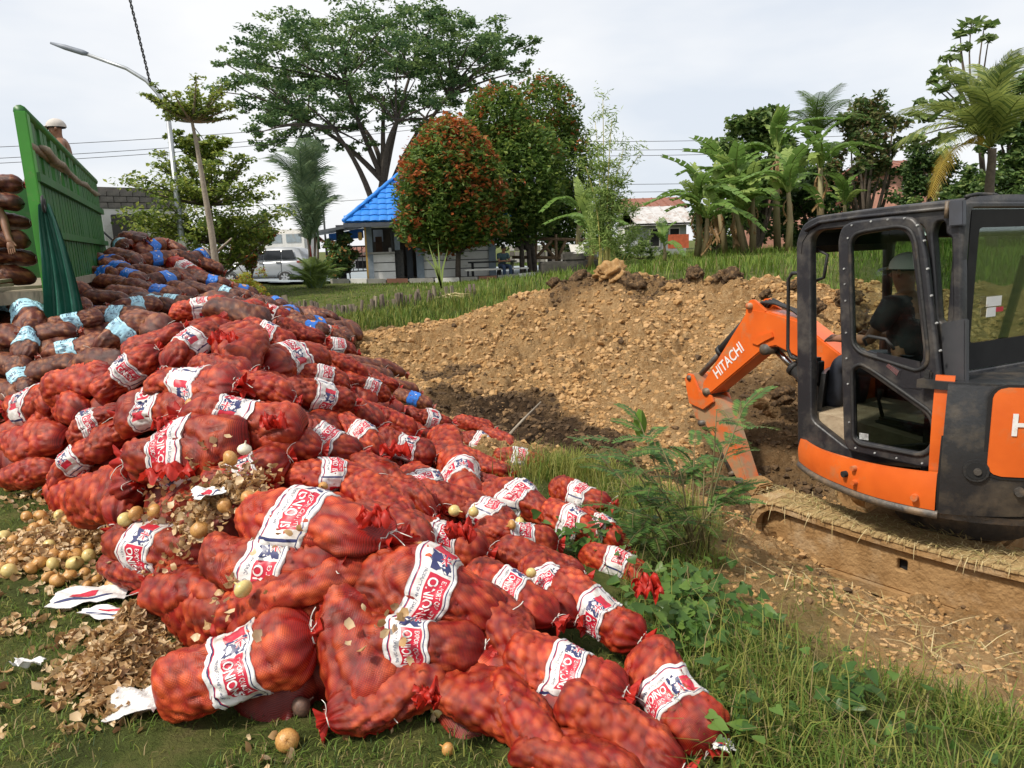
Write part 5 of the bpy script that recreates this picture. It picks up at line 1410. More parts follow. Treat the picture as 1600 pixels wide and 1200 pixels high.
def person(name, base, face, J, label, shirt=None, trousers=None, hat=None, fingers=True, category='person', sc=1.0, hatbrim=True):
 """J: joint positions in the person's own frame: x to the person's left, y forward, z up (metres, standing height 1.7)"""
 face = V(face); face.z = 0; face.normalize(); lft = V((-face.y, face.x, 0))
 Mx = Matrix(((lft.x, face.x, 0, base[0]), (lft.y, face.y, 0, base[1]), (0, 0, 1, base[2]), (0, 0, 0, 1))) @ Matrix.Scale(sc, 4)
 root = empty(name, base, label, category)
 P = {k: V(v) for k, v in J.items()}
 hd = P['head']; nk = P['neck']; hdir = (hd - nk).normalized()
 j = {'pelvis': (P['pelvis'], (.15, .115)), 'waist': (P['pelvis'].lerp(P['chest'], .5), (.135, .105)), 'chest': (P['chest'], (.165, .115)), 'collar': (P['chest'].lerp(nk, .7), (.10, .08)),
   'neck': (nk, .055), 'jaw': (nk.lerp(hd, .45) + V((0, .018, 0)), (.066, .075)), 'head': (hd + V((0, .004, 0)), (.082, .098)), 'top': (hd + hdir * .085, (.055, .07))}
 bo = [('pelvis', 'waist'), ('waist', 'chest'), ('chest', 'collar'), ('collar', 'neck'), ('neck', 'jaw'), ('jaw', 'head'), ('head', 'top')]
 for s_, sg in (('l', 1), ('r', -1)):
  sh, el, wr = P['sh' + s_], P['el' + s_], P['wr' + s_]
  j['sh' + s_] = (sh, .062); j['ua' + s_] = (sh.lerp(el, .5), .050); j['el' + s_] = (el, .042); j['fa' + s_] = (el.lerp(wr, .4), .042); j['wr' + s_] = (wr, .028)
  d = (wr - el).normalized(); j['pa' + s_] = (wr + d * .06, (.040, .022))
  bo += [('collar', 'sh' + s_), ('sh' + s_, 'ua' + s_), ('ua' + s_, 'el' + s_), ('el' + s_, 'fa' + s_), ('fa' + s_, 'wr' + s_), ('wr' + s_, 'pa' + s_)]
  if fingers:
   sd = d.cross(V((0, 1, .2))).normalized()
   for k in range(4):
    q = wr + d * .085 + sd * (.018 * (k - 1.5)); t_ = q + d * (.05 - .008 * abs(k - 1.4)) + V((0, .0, -.022))
    j[f'f{k}{s_}'] = (q, .0095); j[f't{k}{s_}'] = (t_, .007)
    bo += [('pa' + s_, f'f{k}{s_}'), (f'f{k}{s_}', f't{k}{s_}')]
   q = wr + d * .045 + sd * .038; j['th' + s_] = (q, .011); j['tt' + s_] = (q + d * .035 + sd * .012, .008); bo += [('wr' + s_, 'th' + s_), ('th' + s_, 'tt' + s_)]
  hp, kn, an = P['hp' + s_], P['kn' + s_], P['an' + s_]
  j['hp' + s_] = (hp, .095); j['ul' + s_] = (hp.lerp(kn, .5), .080); j['kn' + s_] = (kn, .058); j['ca' + s_] = (kn.lerp(an, .35), .058); j['an' + s_] = (an, .038); j['to' + s_] = (an + V((0, .15, -.045)), (.042, .028))
  bo += [('pelvis', 'hp' + s_), ('hp' + s_, 'ul' + s_), ('ul' + s_, 'kn' + s_), ('kn' + s_, 'ca' + s_), ('ca' + s_, 'an' + s_), ('an' + s_, 'to' + s_)]
 skin_mesh('body', j, bo, M_SKIN, Mx, root)
 # nose, ears, hair
 b = MB(); f = V((0, 1, 0)); c = hd + V((0, .095, -.015))
 b.tube([c + V((0, -.015, .03)), c + V((0, .018, -.008)), c + V((0, -.008, -.02))], [.009, .015, .01], 7)
 nose = b.mesh('nose', [M_SKIN]); nose.transform(Mx); link('nose', nose, root)
 for sg in (1, -1):
  b = MB(); b.tube([hd + V((sg * .082, -.01, .02)), hd + V((sg * .096, -.022, .0)), hd + V((sg * .082, -.008, -.03))], [.012, .02, .01], 7); e_ = b.mesh('ear', [M_SKIN]); e_.transform(Mx); link('ear', e_, root)
  b = MB(); b.tube([hd + V((sg * .032, .088, .015)), hd + V((sg * .032, .099, .015))], [.012, .009], 8); e_ = b.mesh('eye', [M_HAIR]); e_.transform(Mx); link('eye', e_, root)
 def dome(r_, z0, sq=1.0):
  return [[hd + V((r_ * .92 * math.cos(a) * math.sin(ph), -.012 + r_ * 1.12 * math.sin(a) * math.sin(ph), z0 + r_ * sq * math.cos(ph))) for a in [2 * math.pi * k / 18 for k in range(18)]] for ph in [.05 + 1.6 * i / 6 for i in range(7)]]
 b = MB(); b.grid(dome(.101, .022, 1.0), 0, True, closed=True); h_ = b.mesh('hair', [M_HAIR]); h_.transform(Mx); link('hair', h_, root)
 if hat:
  b = MB(); b.grid(dome(.112, .035, .95), 0, True, closed=True)
  if hatbrim:
   b.grid([[hd + V((x, .10 + .085 * v * (1 - (x / .1) ** 2 * .5), .045 - .018 * v - 2.2 * x * x)) for x in np.linspace(-.085, .085, 9)] for v in (0, .5, 1)], 0, True)
   b.grid([[hd + V((x, .10 + .085 * v * (1 - (x / .1) ** 2 * .5), .037 - .018 * v - 2.2 * x * x)) for x in np.linspace(-.085, .085, 9)] for v in (0, .5, 1)], 0, True)
  h_ = b.mesh('cap', [hat]); h_.transform(Mx); link('cap', h_, root)
 if shirt:
  js = {'pelvis': (P['pelvis'] + V((0, 0, .02)), (.165, .13)), 'waist': (j['waist'][0], (.155, .125)), 'chest': (P['chest'], (.182, .132)), 'collar': (j['collar'][0], (.12, .10)), 'nk': (P['chest'].lerp(nk, .92), .075)}
  bs = [('pelvis', 'waist'), ('waist', 'chest'), ('chest', 'collar'), ('collar', 'nk')]
  for s_ in 'lr':
   js['sh' + s_] = (P['sh' + s_], .082); js['sl' + s_] = (P['sh' + s_].lerp(P['el' + s_], .72), .072); bs += [('collar', 'sh' + s_), ('sh' + s_, 'sl' + s_)]
  skin_mesh('shirt', js, bs, shirt, Mx, root)
 if trousers:
  js = {'pelvis': (P['pelvis'], (.165, .13)), 'pw': (P['pelvis'] + V((0, 0, .08)), (.155, .125))}; bs = [('pelvis', 'pw')]
  for s_ in 'lr':
   js['hp' + s_] = (P['hp' + s_], .108); js['ul' + s_] = (P['hp' + s_].lerp(P['kn' + s_], .5), .095); js['kn' + s_] = (P['kn' + s_], .078); js['lo' + s_] = (P['kn' + s_].lerp(P['an' + s_], .88), .068)
   bs += [('pelvis', 'hp' + s_), ('hp' + s_, 'ul' + s_), ('ul' + s_, 'kn' + s_), ('kn' + s_, 'lo' + s_)]
  skin_mesh('trousers', js, bs, trousers, Mx, root)
 return root
def sit(lean=0.05, hands=((.18, .42, .25), (-.18, .42, .25)), headturn=0):
 """seated pose, origin on the seat under the pelvis"""
 return dict(pelvis=(0, 0, .10), chest=(0, lean, .42), neck=(0, lean * 1.4 + .01, .60), head=(0, lean * 1.6 + .03, .74), shl=(.185, lean, .52), shr=(-.185, lean, .52),
    ell=(.24, lean + .12, .27), elr=(-.24, lean + .12, .27), wrl=hands[0], wrr=hands[1], hpl=(.09, .04, .08), hpr=(-.09, .04, .08), knl=(.14, .45, .07), knr=(-.14, .45, .07), anl=(.13, .50, -.36), anr=(-.13, .50, -.36))
def stand(lean=0.0, hands=((.26, .1, .82), (-.26, .1, .82)), elb=((.25, -.02, 1.08), (-.25, -.02, 1.08))):
 return dict(pelvis=(0, 0, .93), chest=(0, lean, 1.25), neck=(0, lean * 1.5, 1.45), head=(0, lean * 1.7 + .02, 1.58), shl=(.19, lean, 1.37), shr=(-.19, lean, 1.37), ell=elb[0], elr=elb[1], wrl=hands[0], wrr=hands[1],
    hpl=(.09, 0, .90), hpr=(-.09, 0, .90), knl=(.10, .03, .48), knr=(-.12, .0, .48), anl=(.10, 0, .08), anr=(-.14, -.06, .08))
M_SHDK = mat('dark_grey_shirt', (.022, .023, .027), (.03, .03, .034), 18, .85, bump=.3, bscale=25)
M_TRDK = mat('dark_trousers', (.03, .035, .05), (.022, .025, .035), 18, .85)
M_CAPW = mat('white_cap', (.80, .80, .78), (.74, .74, .72), 14, .7)
# operator in the cab
ox, oz = sidept(1418, 412, YC - .5)
hp_ = xw(ox - .05, YC - .5, oz)
zs = hp_.z - .80
person('person', (hp_.x, hp_.y, zs), XF, sit(.02, ((.20, .42, .26), (-.20, .42, .26))), 'excavator operator in dark shirt and white cap seated in the cab', M_SHDK, M_TRDK, M_CAPW)
# ================================================================== BACKGROUND: truck, kiosk, car, houses, lamp, wires
M_GREEN = mat('green_truck_paint', (.014, .105, .012), (.02, .135, .016), 5, .45, dirt=(.07, .10, .04), dscale=6, dlo=.55, dhi=.75, bump=.1, bscale=30)
M_GREENL = mat('light_green_paint', (.075, .36, .04), (.065, .30, .036), 5, .4, dirt=(.2, .22, .1), dscale=6, dlo=.58, dhi=.75)
M_WOODG = mat('grey_weathered_wood', (.30, .25, .18), (.20, .165, .12), 12, .85, bump=.5, bscale=30, stretch=(1, 1, .2))
M_WOOD = mat('brown_wood', (.22, .14, .08), (.15, .09, .05), 12, .8, bump=.4, bscale=30)
M_TARP = mat('green_tarpaulin', (.012, .095, .060), (.018, .13, .085), 6, .5, bump=.3, bscale=18)
M_GALV = mat('galvanised_steel', (.42, .44, .46), (.34, .36, .38), 6, .42, metal=.6)
M_CONC = mat('concrete', (.36, .34, .30), (.28, .265, .24), 5, .9, bump=.3, bscale=40)
M_WIRE = mat('black_cable', (.02, .02, .022), (.03, .03, .03), 5, .6)
M_WWALL = mat('white_wall_paint', (.72, .70, .67), (.64, .62, .58), 4, .7, dirt=(.38, .33, .28), dscale=3, dlo=.58, dhi=.8)
M_BGREY = mat('blue_grey_paint', (.22, .26, .30), (.17, .21, .25), 5, .6, dirt=(.12, .12, .12), dscale=5, dlo=.58, dhi=.8)
M_TILE = mat('blue_roof_tile', (.012, .17, .62), (.02, .24, .72), 3, .42, coat=.2)
M_PAVE = mat('grey_blue_paving', (.30, .35, .38), (.24, .28, .31), 4, .85, dirt=(.33, .27, .2), dscale=2, dlo=.55, dhi=.75)
# ---- truck bed: the green side board recedes from the viewer
a0, a1 = at(78, 462, 7.0), at(168, 425, 12.6)
t0, t1 = at(36, 184, 7.0), at(162, 292, 12.6)
tv = V((a1[0] - a0[0], a1[1] - a0[1], 0)); TLn = tv.length; tv.normalize(); tn = V((tv.y, -tv.x, 0))         # along, outward (right)
zb0 = (a0[2] + a1[2]) / 2; zt0, zt1 = t0[2], t1[2]
tO = V((a0[0], a0[1], 0))
lean_ = -.015
def tk(u, n_, z): return tO + tv * u + tn * (n_ + (z - zb0) * lean_) + V((0, 0, z))
truck = empty('truck', tk(TLn / 2, -1.1, 0), 'green truck with high slatted side board being unloaded of onion bags', 'truck')
sb = empty('side_board', tk(0, 0, zb0)); sb.parent = truck; sb.matrix_parent_inverse = wm(truck).inverted()
ns = 27
zt_s = zb0 + 1.05
for i in range(ns):
 u = .12 + (TLn - .2) * i / (ns - 1)
 b = MB(); w_ = (TLn - .2) / ns * .86
 zt_ = zt_s + (.50 if i % 3 != 2 or i > 14 else 0)
 Mx_ = Matrix((tv, (tn + V((0, 0, 0))).normalized(), V((0, 0, 1)))).transposed()
 b.prism([tk(u - w_ / 2, rnd.uniform(-.006, .006), zb0), tk(u + w_ / 2, 0, zb0), tk(u + w_ / 2, 0, zt_), tk(u - w_ / 2, 0, zt_)], tn * .03)
 b.build('slat', [M_GREEN], sb)
b = MB(); b.prism([tk(0, -.04, zb0 - .02), tk(TLn, -.04, zb0 - .02), tk(TLn, -.04, zt_s), tk(0, -.04, zt_s)], tn * .02); b.build('backing_sheet', [M_GREEN], sb)
for z_, m_, r_ in ((zb0 + .03, M_WOODG, .045), (zb0 + .52, M_GREEN, .035), (zt_s - .02, M_GREEN, .04)):
 b = MB(); b.prism([tk(.0, .032, z_ - r_), tk(TLn, .032, z_ - r_), tk(TLn, .032, z_ + r_), tk(0, .032, z_ + r_)], tn * .045); b.build('rail', [m_], sb)
for zf in (1.30,):
 b = MB(); b.tube([tk(TLn * k / 10, .03, zb0 + zf + .018 * math.sin(k * 2)) for k in range(11)], [.038 + .008 * math.sin(k * 3) for k in range(11)], 8); b.build('wooden_pole', [M_WOODG], sb)
b = MB(); b.tube([tk(.3 + TLn * .35 * k / 6, .075, zb0 + 1.33 - .05 * k / 6 + .02 * math.sin(k * 2)) for k in range(7)], [.02, .045, .045, .04, .04, .035, .02], 8); b.build('wooden_pole', [M_WOODG], sb)
b = MB(); b.tube([tk(0, 0, zb0 + 1.60), tk(TLn, 0, zb0 + 1.52)], .055, 10); b.build('top_rail', [M_GREEN], sb)
for u in (0.6, 1.5, 2.6, 3.8, 5.0):
 if u < TLn: b = MB(); b.prism([tk(u, -.03, zt_s), tk(u + .09, -.03, zt_s), tk(u + .09, -.03, zb0 + 1.58), tk(u, -.03, zb0 + 1.58)], tn * .04); b.build('upright', [M_GREEN], sb)
b = MB(); b.prism([tk(-.02, -.05, zb0 - .25), tk(.13, -.05, zb0 - .25), tk(.13, -.05, zb0 + 1.6), tk(-.02, -.05, zb0 + 1.6)], tn * .10); b.build('corner_post', [M_GREENL], sb, bev=.01)
b = MB(); pts = [tk(0, .08, zb0 + .78 + .07 * math.cos(a)) - tv * (.10 + .07 * math.sin(a)) for a in np.linspace(0, 5.5, 10)]; b.tube(pts, .012, 6); b.build('latch_ring', [M_WIRE], sb)
BW = 2.2
b = MB(); b.prism([tk(0, -.05, zb0 - .12), tk(TLn, -.05, zb0 - .12), tk(TLn, -BW, zb0 - .12), tk(0, -BW, zb0 - .12)], V((0, 0, .12))); b.build('deck', [M_WOODG], truck)
b = MB(); b.prism([tk(TLn, -.05, zb0), tk(TLn, -BW, zb0), tk(TLn, -BW, zb0 + 1.5), tk(TLn, -.05, zb0 + 1.5)], tv * .06); b.build('headboard', [M_GREEN], truck)
b = MB(); b.prism([tk(0, -BW - .03, zb0), tk(TLn, -BW - .03, zb0), tk(TLn, -BW - .03, zb0 + .6), tk(0, -BW - .03, zb0 + .6)], tn * .05); b.build('far_side_board', [M_GREEN], truck)
b = MB(); b.box(tk(TLn / 2, -BW / 2, zb0 - .3) , (TLn, .9, .22), Matrix((tv, tn, V((0, 0, 1)))).transposed()); b.build('chassis', [M_WIRE], truck)
for u in (1.0, 2.1, TLn + .9):
 for n_ in (-.3, -BW + .3):
  c = tk(u, n_, .50); c = V((c.x, c.y, .52)); b = MB(); b.tube([c - tn * .14, c + tn * .14], .48, 20); b.build('wheel', [M_RUB], truck)
b = MB(); b.box(tk(TLn + 1.0, -BW / 2, zb0 + .2), (1.7, 2.0, 1.9), Matrix((tv, tn, V((0, 0, 1)))).transposed(), ch=.12); b.build('driver_cab', [mat('white_cab', (.7, .7, .7), (.65, .65, .65), 5, .4)], truck)
b = MB(); c = tk(TLn + .5, .25, zb0 + .42); b.box(c, (.10, .22, .36), Matrix((tv, tn, V((0, 0, 1)))).transposed(), ch=.03); b.tube([c, tk(TLn + .9, -.1, zb0 + .8)], .018, 6); b.build('side_mirror', [M_WIRE], truck)
# folded tarpaulin hanging from the rear corner
P = []
for i in range(15):
 v = i / 14; z = zb0 + .75 - v * 1.55; row = []
 for k in range(21):
  u = k / 20; spread = .07 + .17 * min(1, v * 1.5) ** .8
  fold = .075 * math.sin(u * 17 + v * 2.2) * min(1, .3 + v) + .03 * math.sin(u * 31 + 4 * v)
  p = tk(-.06 - fold * .8 - .12 * v, 0.10 + .06 * v - spread + spread * 1.35 * u + .05 * math.sin(3 * v), z + .04 * math.sin(u * 9))
  row.append(p)
 P.append(row)
b = MB(); b.grid(P, 0, True); b.grid([[p + tv * .02 for p in r_] for r_ in P], 0, True)
tag(b.build('tarpaulin', [M_TARP]), 'dark green tarpaulin hanging in folds from the truck corner', 'tarpaulin')
b = MB(); P = [[tk(.2 + 1.2 * k / 8, .12 + .10 * j / 4 - .05 * math.sin(k), zb0 - .05 - .28 * j / 4 + .03 * math.sin(k * 2)) for k in range(9)] for j in range(5)]
# bags stacked on the deck
TG = 'brown onion bags stacked on the truck'
names = ['bottom', 'second', 'third', 'fourth', 'fifth', 'top']
for lay in range(6):
 for c_ in range(2):
  p = tk(1.0 + .12 * (lay % 2) + c_ * .05, -.55 - c_ * .50 + .06 * (lay % 2), zb0 + .14 + lay * .185)
  put_bag(p, tn * (1 if (lay + c_) % 2 else -1) + tv * rnd.uniform(-.15, .15), V((0, 0, 1)), 'K', lay + c_, .62, .95, rnd.uniform(-20, 20), f'brown bag in the {names[lay]} layer of the truck stack, ' + ('beside the tarpaulin' if c_ == 0 else 'by the left edge'), TG, hsc=.95)
for k in range(5):
 b = MB(); p = tk(.0 + .10 * k, -.5 - .3 * (k % 3), zb0 + .03 + .02 * k); b.box(p, (1.2, .10, .03), Matrix.Rotation(.9 + .35 * k, 3, 'Z')); tag(b.build('loose_plank', [M_WOODG]), ['weathered loose plank lying nearest the truck tail', 'second loose plank across the truck tail', 'third loose plank under the bag stack', 'fourth short plank by the tarpaulin', 'uppermost loose plank on the truck tail'][k], 'plank', 'loose planks at the truck tail')
# men on the truck
M_SHB = mat('faded_navy_shorts', (.03, .04, .07), (.04, .05, .09), 14, .85)
M_CAPD = mat('pale_cap', (.55, .50, .46), (.48, .44, .40), 14, .7)
hp_ = at(113, 226, 10.4)
person('person', (hp_[0] - .22, hp_[1] + .25, hp_[2] - 1.34), (-.9, -.35, 0), stand(.05), 'bare-chested worker in pale cap standing behind the green side board', None, M_SHB, M_CAPD)
hp_ = at(-62, 262, 7.6)
person('person', (hp_[0], hp_[1], hp_[2] - 1.58), (.3, -1, 0), stand(.02, ((.36, .12, .86), (-.3, .1, .85)), ((.30, 0, 1.10), (-.26, -.02, 1.1))), 'worker in dark shorts on the truck, cut off by the left edge', None, M_SHB, None)
# ---- green building and grey block wall behind the truck
def house_box(o, name, m_, x0, x1, y0, y1, z0, z1, rot=0, c=(0, 0)):
 b = MB(); b.box((c[0], c[1], (z0 + z1) / 2), (x1 - x0, y1 - y0, z1 - z0), Matrix.Rotation(rot, 3, 'Z')); return b.build(name, [m_], o)
p0, p1 = at(-140, 410, 17), at(160, 405, 19)
def wall_seg(name, root, p0, p1, z0, z1, th, m_):
 d = V((p1[0] - p0[0], p1[1] - p0[1], 0)); n_ = V((-d.y, d.x, 0)).normalized() * th
 b = MB(); b.prism([V((p0[0], p0[1], z0)), V((p1[0], p1[1], z0)), V((p1[0], p1[1], z1)), V((p0[0], p0[1], z1))], n_); return b.build(name, [m_], root)
gb = empty('green_building', (p0[0], p0[1], 0), 'low green painted building behind the truck at the left edge', 'building')
zt_ = at(30, 296, 17.5)[2]
wall_seg('wall', gb, p0, p1, 0, zt_, 4, mat('green_wall_paint', (.07, .20, .07), (.055, .16, .06), 2, .8, dirt=(.12, .12, .08), dscale=1.5, dlo=.5, dhi=.75))
wall_seg('parapet', gb, p0 + np.array([-.1, -.12, 0]), p1 + np.array([.1, -.12, 0]), zt_, zt_ + .10, 4.2, M_CONC)
q0, q1 = at(-20, 296, 17.6), at(38, 294, 17.8)
b = MB(); b.prism([V((q0[0], q0[1] + 1, zt_ + .12)), V((q1[0], q1[1] + 1, zt_ + .12)), V((q1[0] - .1, q1[1] + 1, zt_ + .34)), V((q0[0] + .1, q0[1] + 1, zt_ + .36))], V((0, 1.2, 0))); b.build('roof_tank', [M_CONC], gb, bev=.08)
p0, p1 = at(158, 405, 24), at(300, 400, 26)
bw = empty('block_wall_building', (p0[0], p0[1], 0), 'dark unplastered block building behind the far bag pile', 'building')
z1_ = at(200, 292, 24.6)[2]; zm_ = at(200, 326, 24.6)[2]
wall_seg('white_wall', bw, p0, p1, 0, zm_, 6, M_WWALL)
M_BLOCK = mat('raw_concrete_block', (.13, .12, .11), (.20, .18, .16), 6, .95, bump=.4, bscale=20)
dW = V((p1[0] - p0[0], p1[1] - p0[1], 0)); Lw = dW.length; dW.normalize(); nW = V((-dW.y, dW.x, 0))
blk = MB(); blk.box((0, 0, 0), (.375, .2, .175), ch=.008); blm = blk.mesh('block', [M_BLOCK])
nrow = max(2, int((z1_ - zm_) / .19))
wall_seg('block_backing', bw, p0 + np.array(nW * .12), p1 + np.array(nW * .12), zm_, z1_, 5.5, M_BLOCK)
for r_ in range(nrow):
 for k in range(int(Lw / .39)):
  o = bpy.data.objects.new('block', blm); COL.objects.link(o); o.parent = bw; o.matrix_parent_inverse = wm(bw).inverted()
  pos = V(p0) + dW * (k * .39 + .2 + (.19 if r_ % 2 else 0)) + nW * (.06 + rnd.uniform(-.01, .01)); pos.z = zm_ + .1 + r_ * .19
  o.matrix_basis = Matrix.Translation(pos) @ Matrix((dW, nW, V((0, 0, 1)))).transposed().to_4x4()
b = MB(); c = V(at(200, 350, 24)); b.box((c.x, c.y, c.z - .3), (.9, .3, 1.2), None, ch=.02); b.build('window', [M_HOLE], bw)
# ---- street lamp
lp = at(288, 400, 21)
zl = [at(*q, 21) for q in ((289, 420), (268, 190), (262, 165), (250, 145), (232, 126), (200, 107), (135, 84))]
lamp = empty('street_lamp', (zl[0][0], zl[0][1], TB(np.array([zl[0][0]]), np.array([zl[0][1]]))[0]), 'tall grey street lamp with long curved arm above the thin tree', 'street lamp')
b = MB(); bx, by = zl[0][0], zl[0][1]; topz = zl[1][2]
b.tube([(bx, by, -.1), (bx, by, topz)], [.10, .065], 12); b.build('pole', [M_GALV], lamp)
pts = [V((bx, by, topz))] + [V(q) for q in zl[2:]]
off = V((bx, by, 0)) - V((zl[1][0], zl[1][1], 0))
b = MB(); b.tube([pts[0]] + [p + off * (1 - i / 6) for i, p in enumerate(pts[1:])], [.065, .06, .055, .055, .05, .045], 10); b.build('arm', [M_GALV], lamp)
e0, e1 = V(zl[-1]), V(at(79, 67, 21)); d = (e1 - e0)
b = MB(); b.tube([e0 - d * .05, e0 + d * .1, e0 + d * .6, e1], [.05, .075, .07, .03], 10); b.build('lamp_head', [mat('lamp_head_grey', (.22, .25, .30), (.18, .2, .24), 5, .5)], lamp)
b = MB(); c = V(at(288, 392, 20.9)); b.box(c, (.22, .2, .75), None, ch=.02); tag(b.build('concrete_post', [M_WWALL]), 'white concrete post stump beside the far bag pile', 'post')
# ---- power lines
def sagline(p, q, sag, r_, label, n=24, cat='power line', group='overhead power lines'):
 p, q = V(p), V(q); b = MB()
 b.tube([p.lerp(q, k / n) + V((0, 0, -sag * 4 * (k / n) * (1 - k / n))) for k in range(n + 1)], r_, 5)
 return tag(b.build('power_line', [M_WIRE]), label, cat, group)
for ya, yb_, Y_, lb in ((219, 193, 34, 'uppermost thin wire crossing the sky left of the umbrella tree'), (238, 206, 34, 'thicker second wire in the left sky'), (246, 213, 34, 'third wire in the left sky, just below the thicker one'), (319, 318, 44, 'low wire left of the blue roof')):
 sagline(at(-200, ya + 18, Y_), at(660, yb_ - 12, Y_ + 8), .25, .014, lb)
for ya, yb_, lb in ((216, 216, 'uppermost wire in the right sky by the bamboo'), (229, 230, 'second wire in the right sky by the bamboo'), (239, 237, 'third wire in the right sky by the bamboo'), (283, 283, 'low wire above the shed roof'), (296, 294, 'lowest wire above the shed roof')):
 sagline(at(780, ya + 4, 42), at(1330, yb_ - 4, 44), .15, .014, lb)
sagline(at(290, 180, 21), at(430, 330, 36), .4, .012, 'wire slanting down from the lamp pole towards the car')
b = MB(); p, q = V(at(236, 135, 20.8)), V(at(196, -30, 20.0))
for k in range(2):
 b.tube([p.lerp(q, i / 60) + V((.022 * math.cos(i * .9 + k * math.pi), .022 * math.sin(i * .9 + k * math.pi), 0)) for i in range(61)], .018, 5)
tag(b.build('twisted_cable', [M_WIRE], kind=None), 'twisted black service cable running up from the street lamp', 'cable')
# ---- kiosk with blue hipped tile roof
KY = 31.0
kb = at(602, 441, KY); KZ = kb[2]
kx0 = at(577, 441, KY); kx1 = at(770, 432, KY)
KW = kx1[0] - kx0[0]; KD = 4.2; KH = at(577, 346, KY)[2] - KZ
kr = V((1, .16, 0)).normalized(); kn = V((-kr.y, kr.x, 0))                 # along the front, away from the viewer
KO = V((kx0[0], kx0[1], KZ))
def kp(x, y, z): return KO + kr * x + kn * y + V((0, 0, z))
KM = Matrix((kr, kn, V((0, 0, 1)))).transposed()
kiosk = empty('kiosk', kp(KW / 2, KD / 2, 0), 'white guard kiosk with blue tiled hip roof under the red-shoot trees', 'kiosk')
b = MB(); b.box(kp(KW / 2, KD / 2 - .2, -.30), (KW + 2.0, KD + 1.8, .6), KM, ch=.02); b.build('plinth', [M_CONC], kiosk)
sc_ = KW / (at(770, 432, KY)[0] - at(577, 441, KY)[0])
def kxp(px): return (at(px, 438, KY)[0] - kx0[0]) / kr.x
c0, c1, c2 = kxp(574), kxp(585), kxp(618)
d0, d1, d2, d3 = kxp(618), kxp(646), kxp(651), kxp(662)
colw = .26
def kbox(name, x0, x1, y0, y1, z0, z1, m_, parent=kiosk, ch=.0):
 b = MB(); b.box(kp((x0 + x1) / 2, (y0 + y1) / 2, (z0 + z1) / 2), (x1 - x0, y1 - y0, z1 - z0), KM, ch=ch); return b.build(name, [m_], parent)
for x in (c0, d2, KW - .1):
 kbox('column', x, x + .30, -.06, .24, 0, KH, M_BGREY)
kbox('column', c0 - 1.15, c0 - .85, .35, .65, 0, KH - .1, mat('dark_column', (.03, .035, .04), (.05, .05, .055), 8, .6))
def panels(x0, x1, y, z0, z1, n):
 for i in range(n):
  a, c = z0 + (z1 - z0) * i / n, z0 + (z1 - z0) * (i + 1) / n
  kbox('wall_panel', x0, x1, y, y + .10, a + .018, c - .018, M_WWALL)
 kbox('wall_core', x0 + .01, x1 - .01, y + .03, y + .14, z0, z1, M_WIRE)
panels(c0 + .30, d0, .02, .08, 1.16, 3)
panels(d2 + .30, KW - .1, .02, .10, KH - .25, 6)
# left side wall, counter, openings
def spanel(y0, y1, x, z0, z1, n):
 for i in range(n):
  a, c = z0 + (z1 - z0) * i / n, z0 + (z1 - z0) * (i + 1) / n
  kbox('wall_panel', x, x + .10, y0, y1, a + .018, c - .018, M_WWALL)
 kbox('wall_core', x + .03, x + .14, y0 + .01, y1 - .01, z0, z1, M_WIRE)
spanel(.24, KD, c0, .08, 1.10, 3)
spanel(.24, KD, KW, .08, KH - .25, 6)
kbox('counter', c0 - .08, d0 + .02, -.10, .3, 1.16, 1.24, M_CONC)
kbox('lintel', c0 + .3, KW, .0, .2, KH - .26, KH, M_WWALL)
kbox('back_wall', c0, KW + .1, KD - .1, KD, 0, KH, mat('back_wall_dark', (.16, .13, .10), (.12, .10, .08), 3, .8))
kbox('kiosk_floor', c0, KW, .1, KD, .0, .05, M_CONC)
kbox('window_frame', c0 + .30, c0 + .36, .05, .12, 1.24, KH - .26, M_WIRE); kbox('window_frame', d0 - .12, d0 - .02, .05, .12, 1.24, KH - .26, M_WIRE)
kbox('window_frame', c0 + .36, d0 - .12, .05, .12, KH - .34, KH - .26, M_WIRE)
kbox('blue_shutter', d0 + .02, d0 + .24, .06, .10, 1.3, KH - .5, M_BGREY)
kbox('door_leaf', d0 + .50, d1, .55, .60, .05, 2.05, mat('dark_blue_door', (.015, .02, .03), (.02, .03, .045), 6, .5))
kbox('half_wall', d0 + .02, d0 + .36, .30, .36, .05, 1.3, mat('tyre_grey', (.05, .05, .05), (.1, .09, .08), 12, .8))
kbox('wall_poster', d0 - .95, d0 - .45, KD - .16, KD - .12, 1.7, 2.35, mat('window_light', (.6, .66, .75), (.5, .55, .65), 4, .4))
kbox('inner_shelf', c0 + .4, d0 - .5, 2.2, 2.6, 1.0, 1.9, mat('shelf_brown', (.16, .08, .04), (.1, .05, .03), 6, .6))
kbox('water_tub', c0 + .95, c0 + 1.15, .15, .3, 1.24, 1.4, M_WWALL)
# small framed sign on the left counter
sgn_ = kbox('wall_sign', c0 - .03, c0 - .005, .55, 1.05, .55, .85, mat('sign_dark', (.02, .03, .06), (.03, .04, .07), 6, .5))
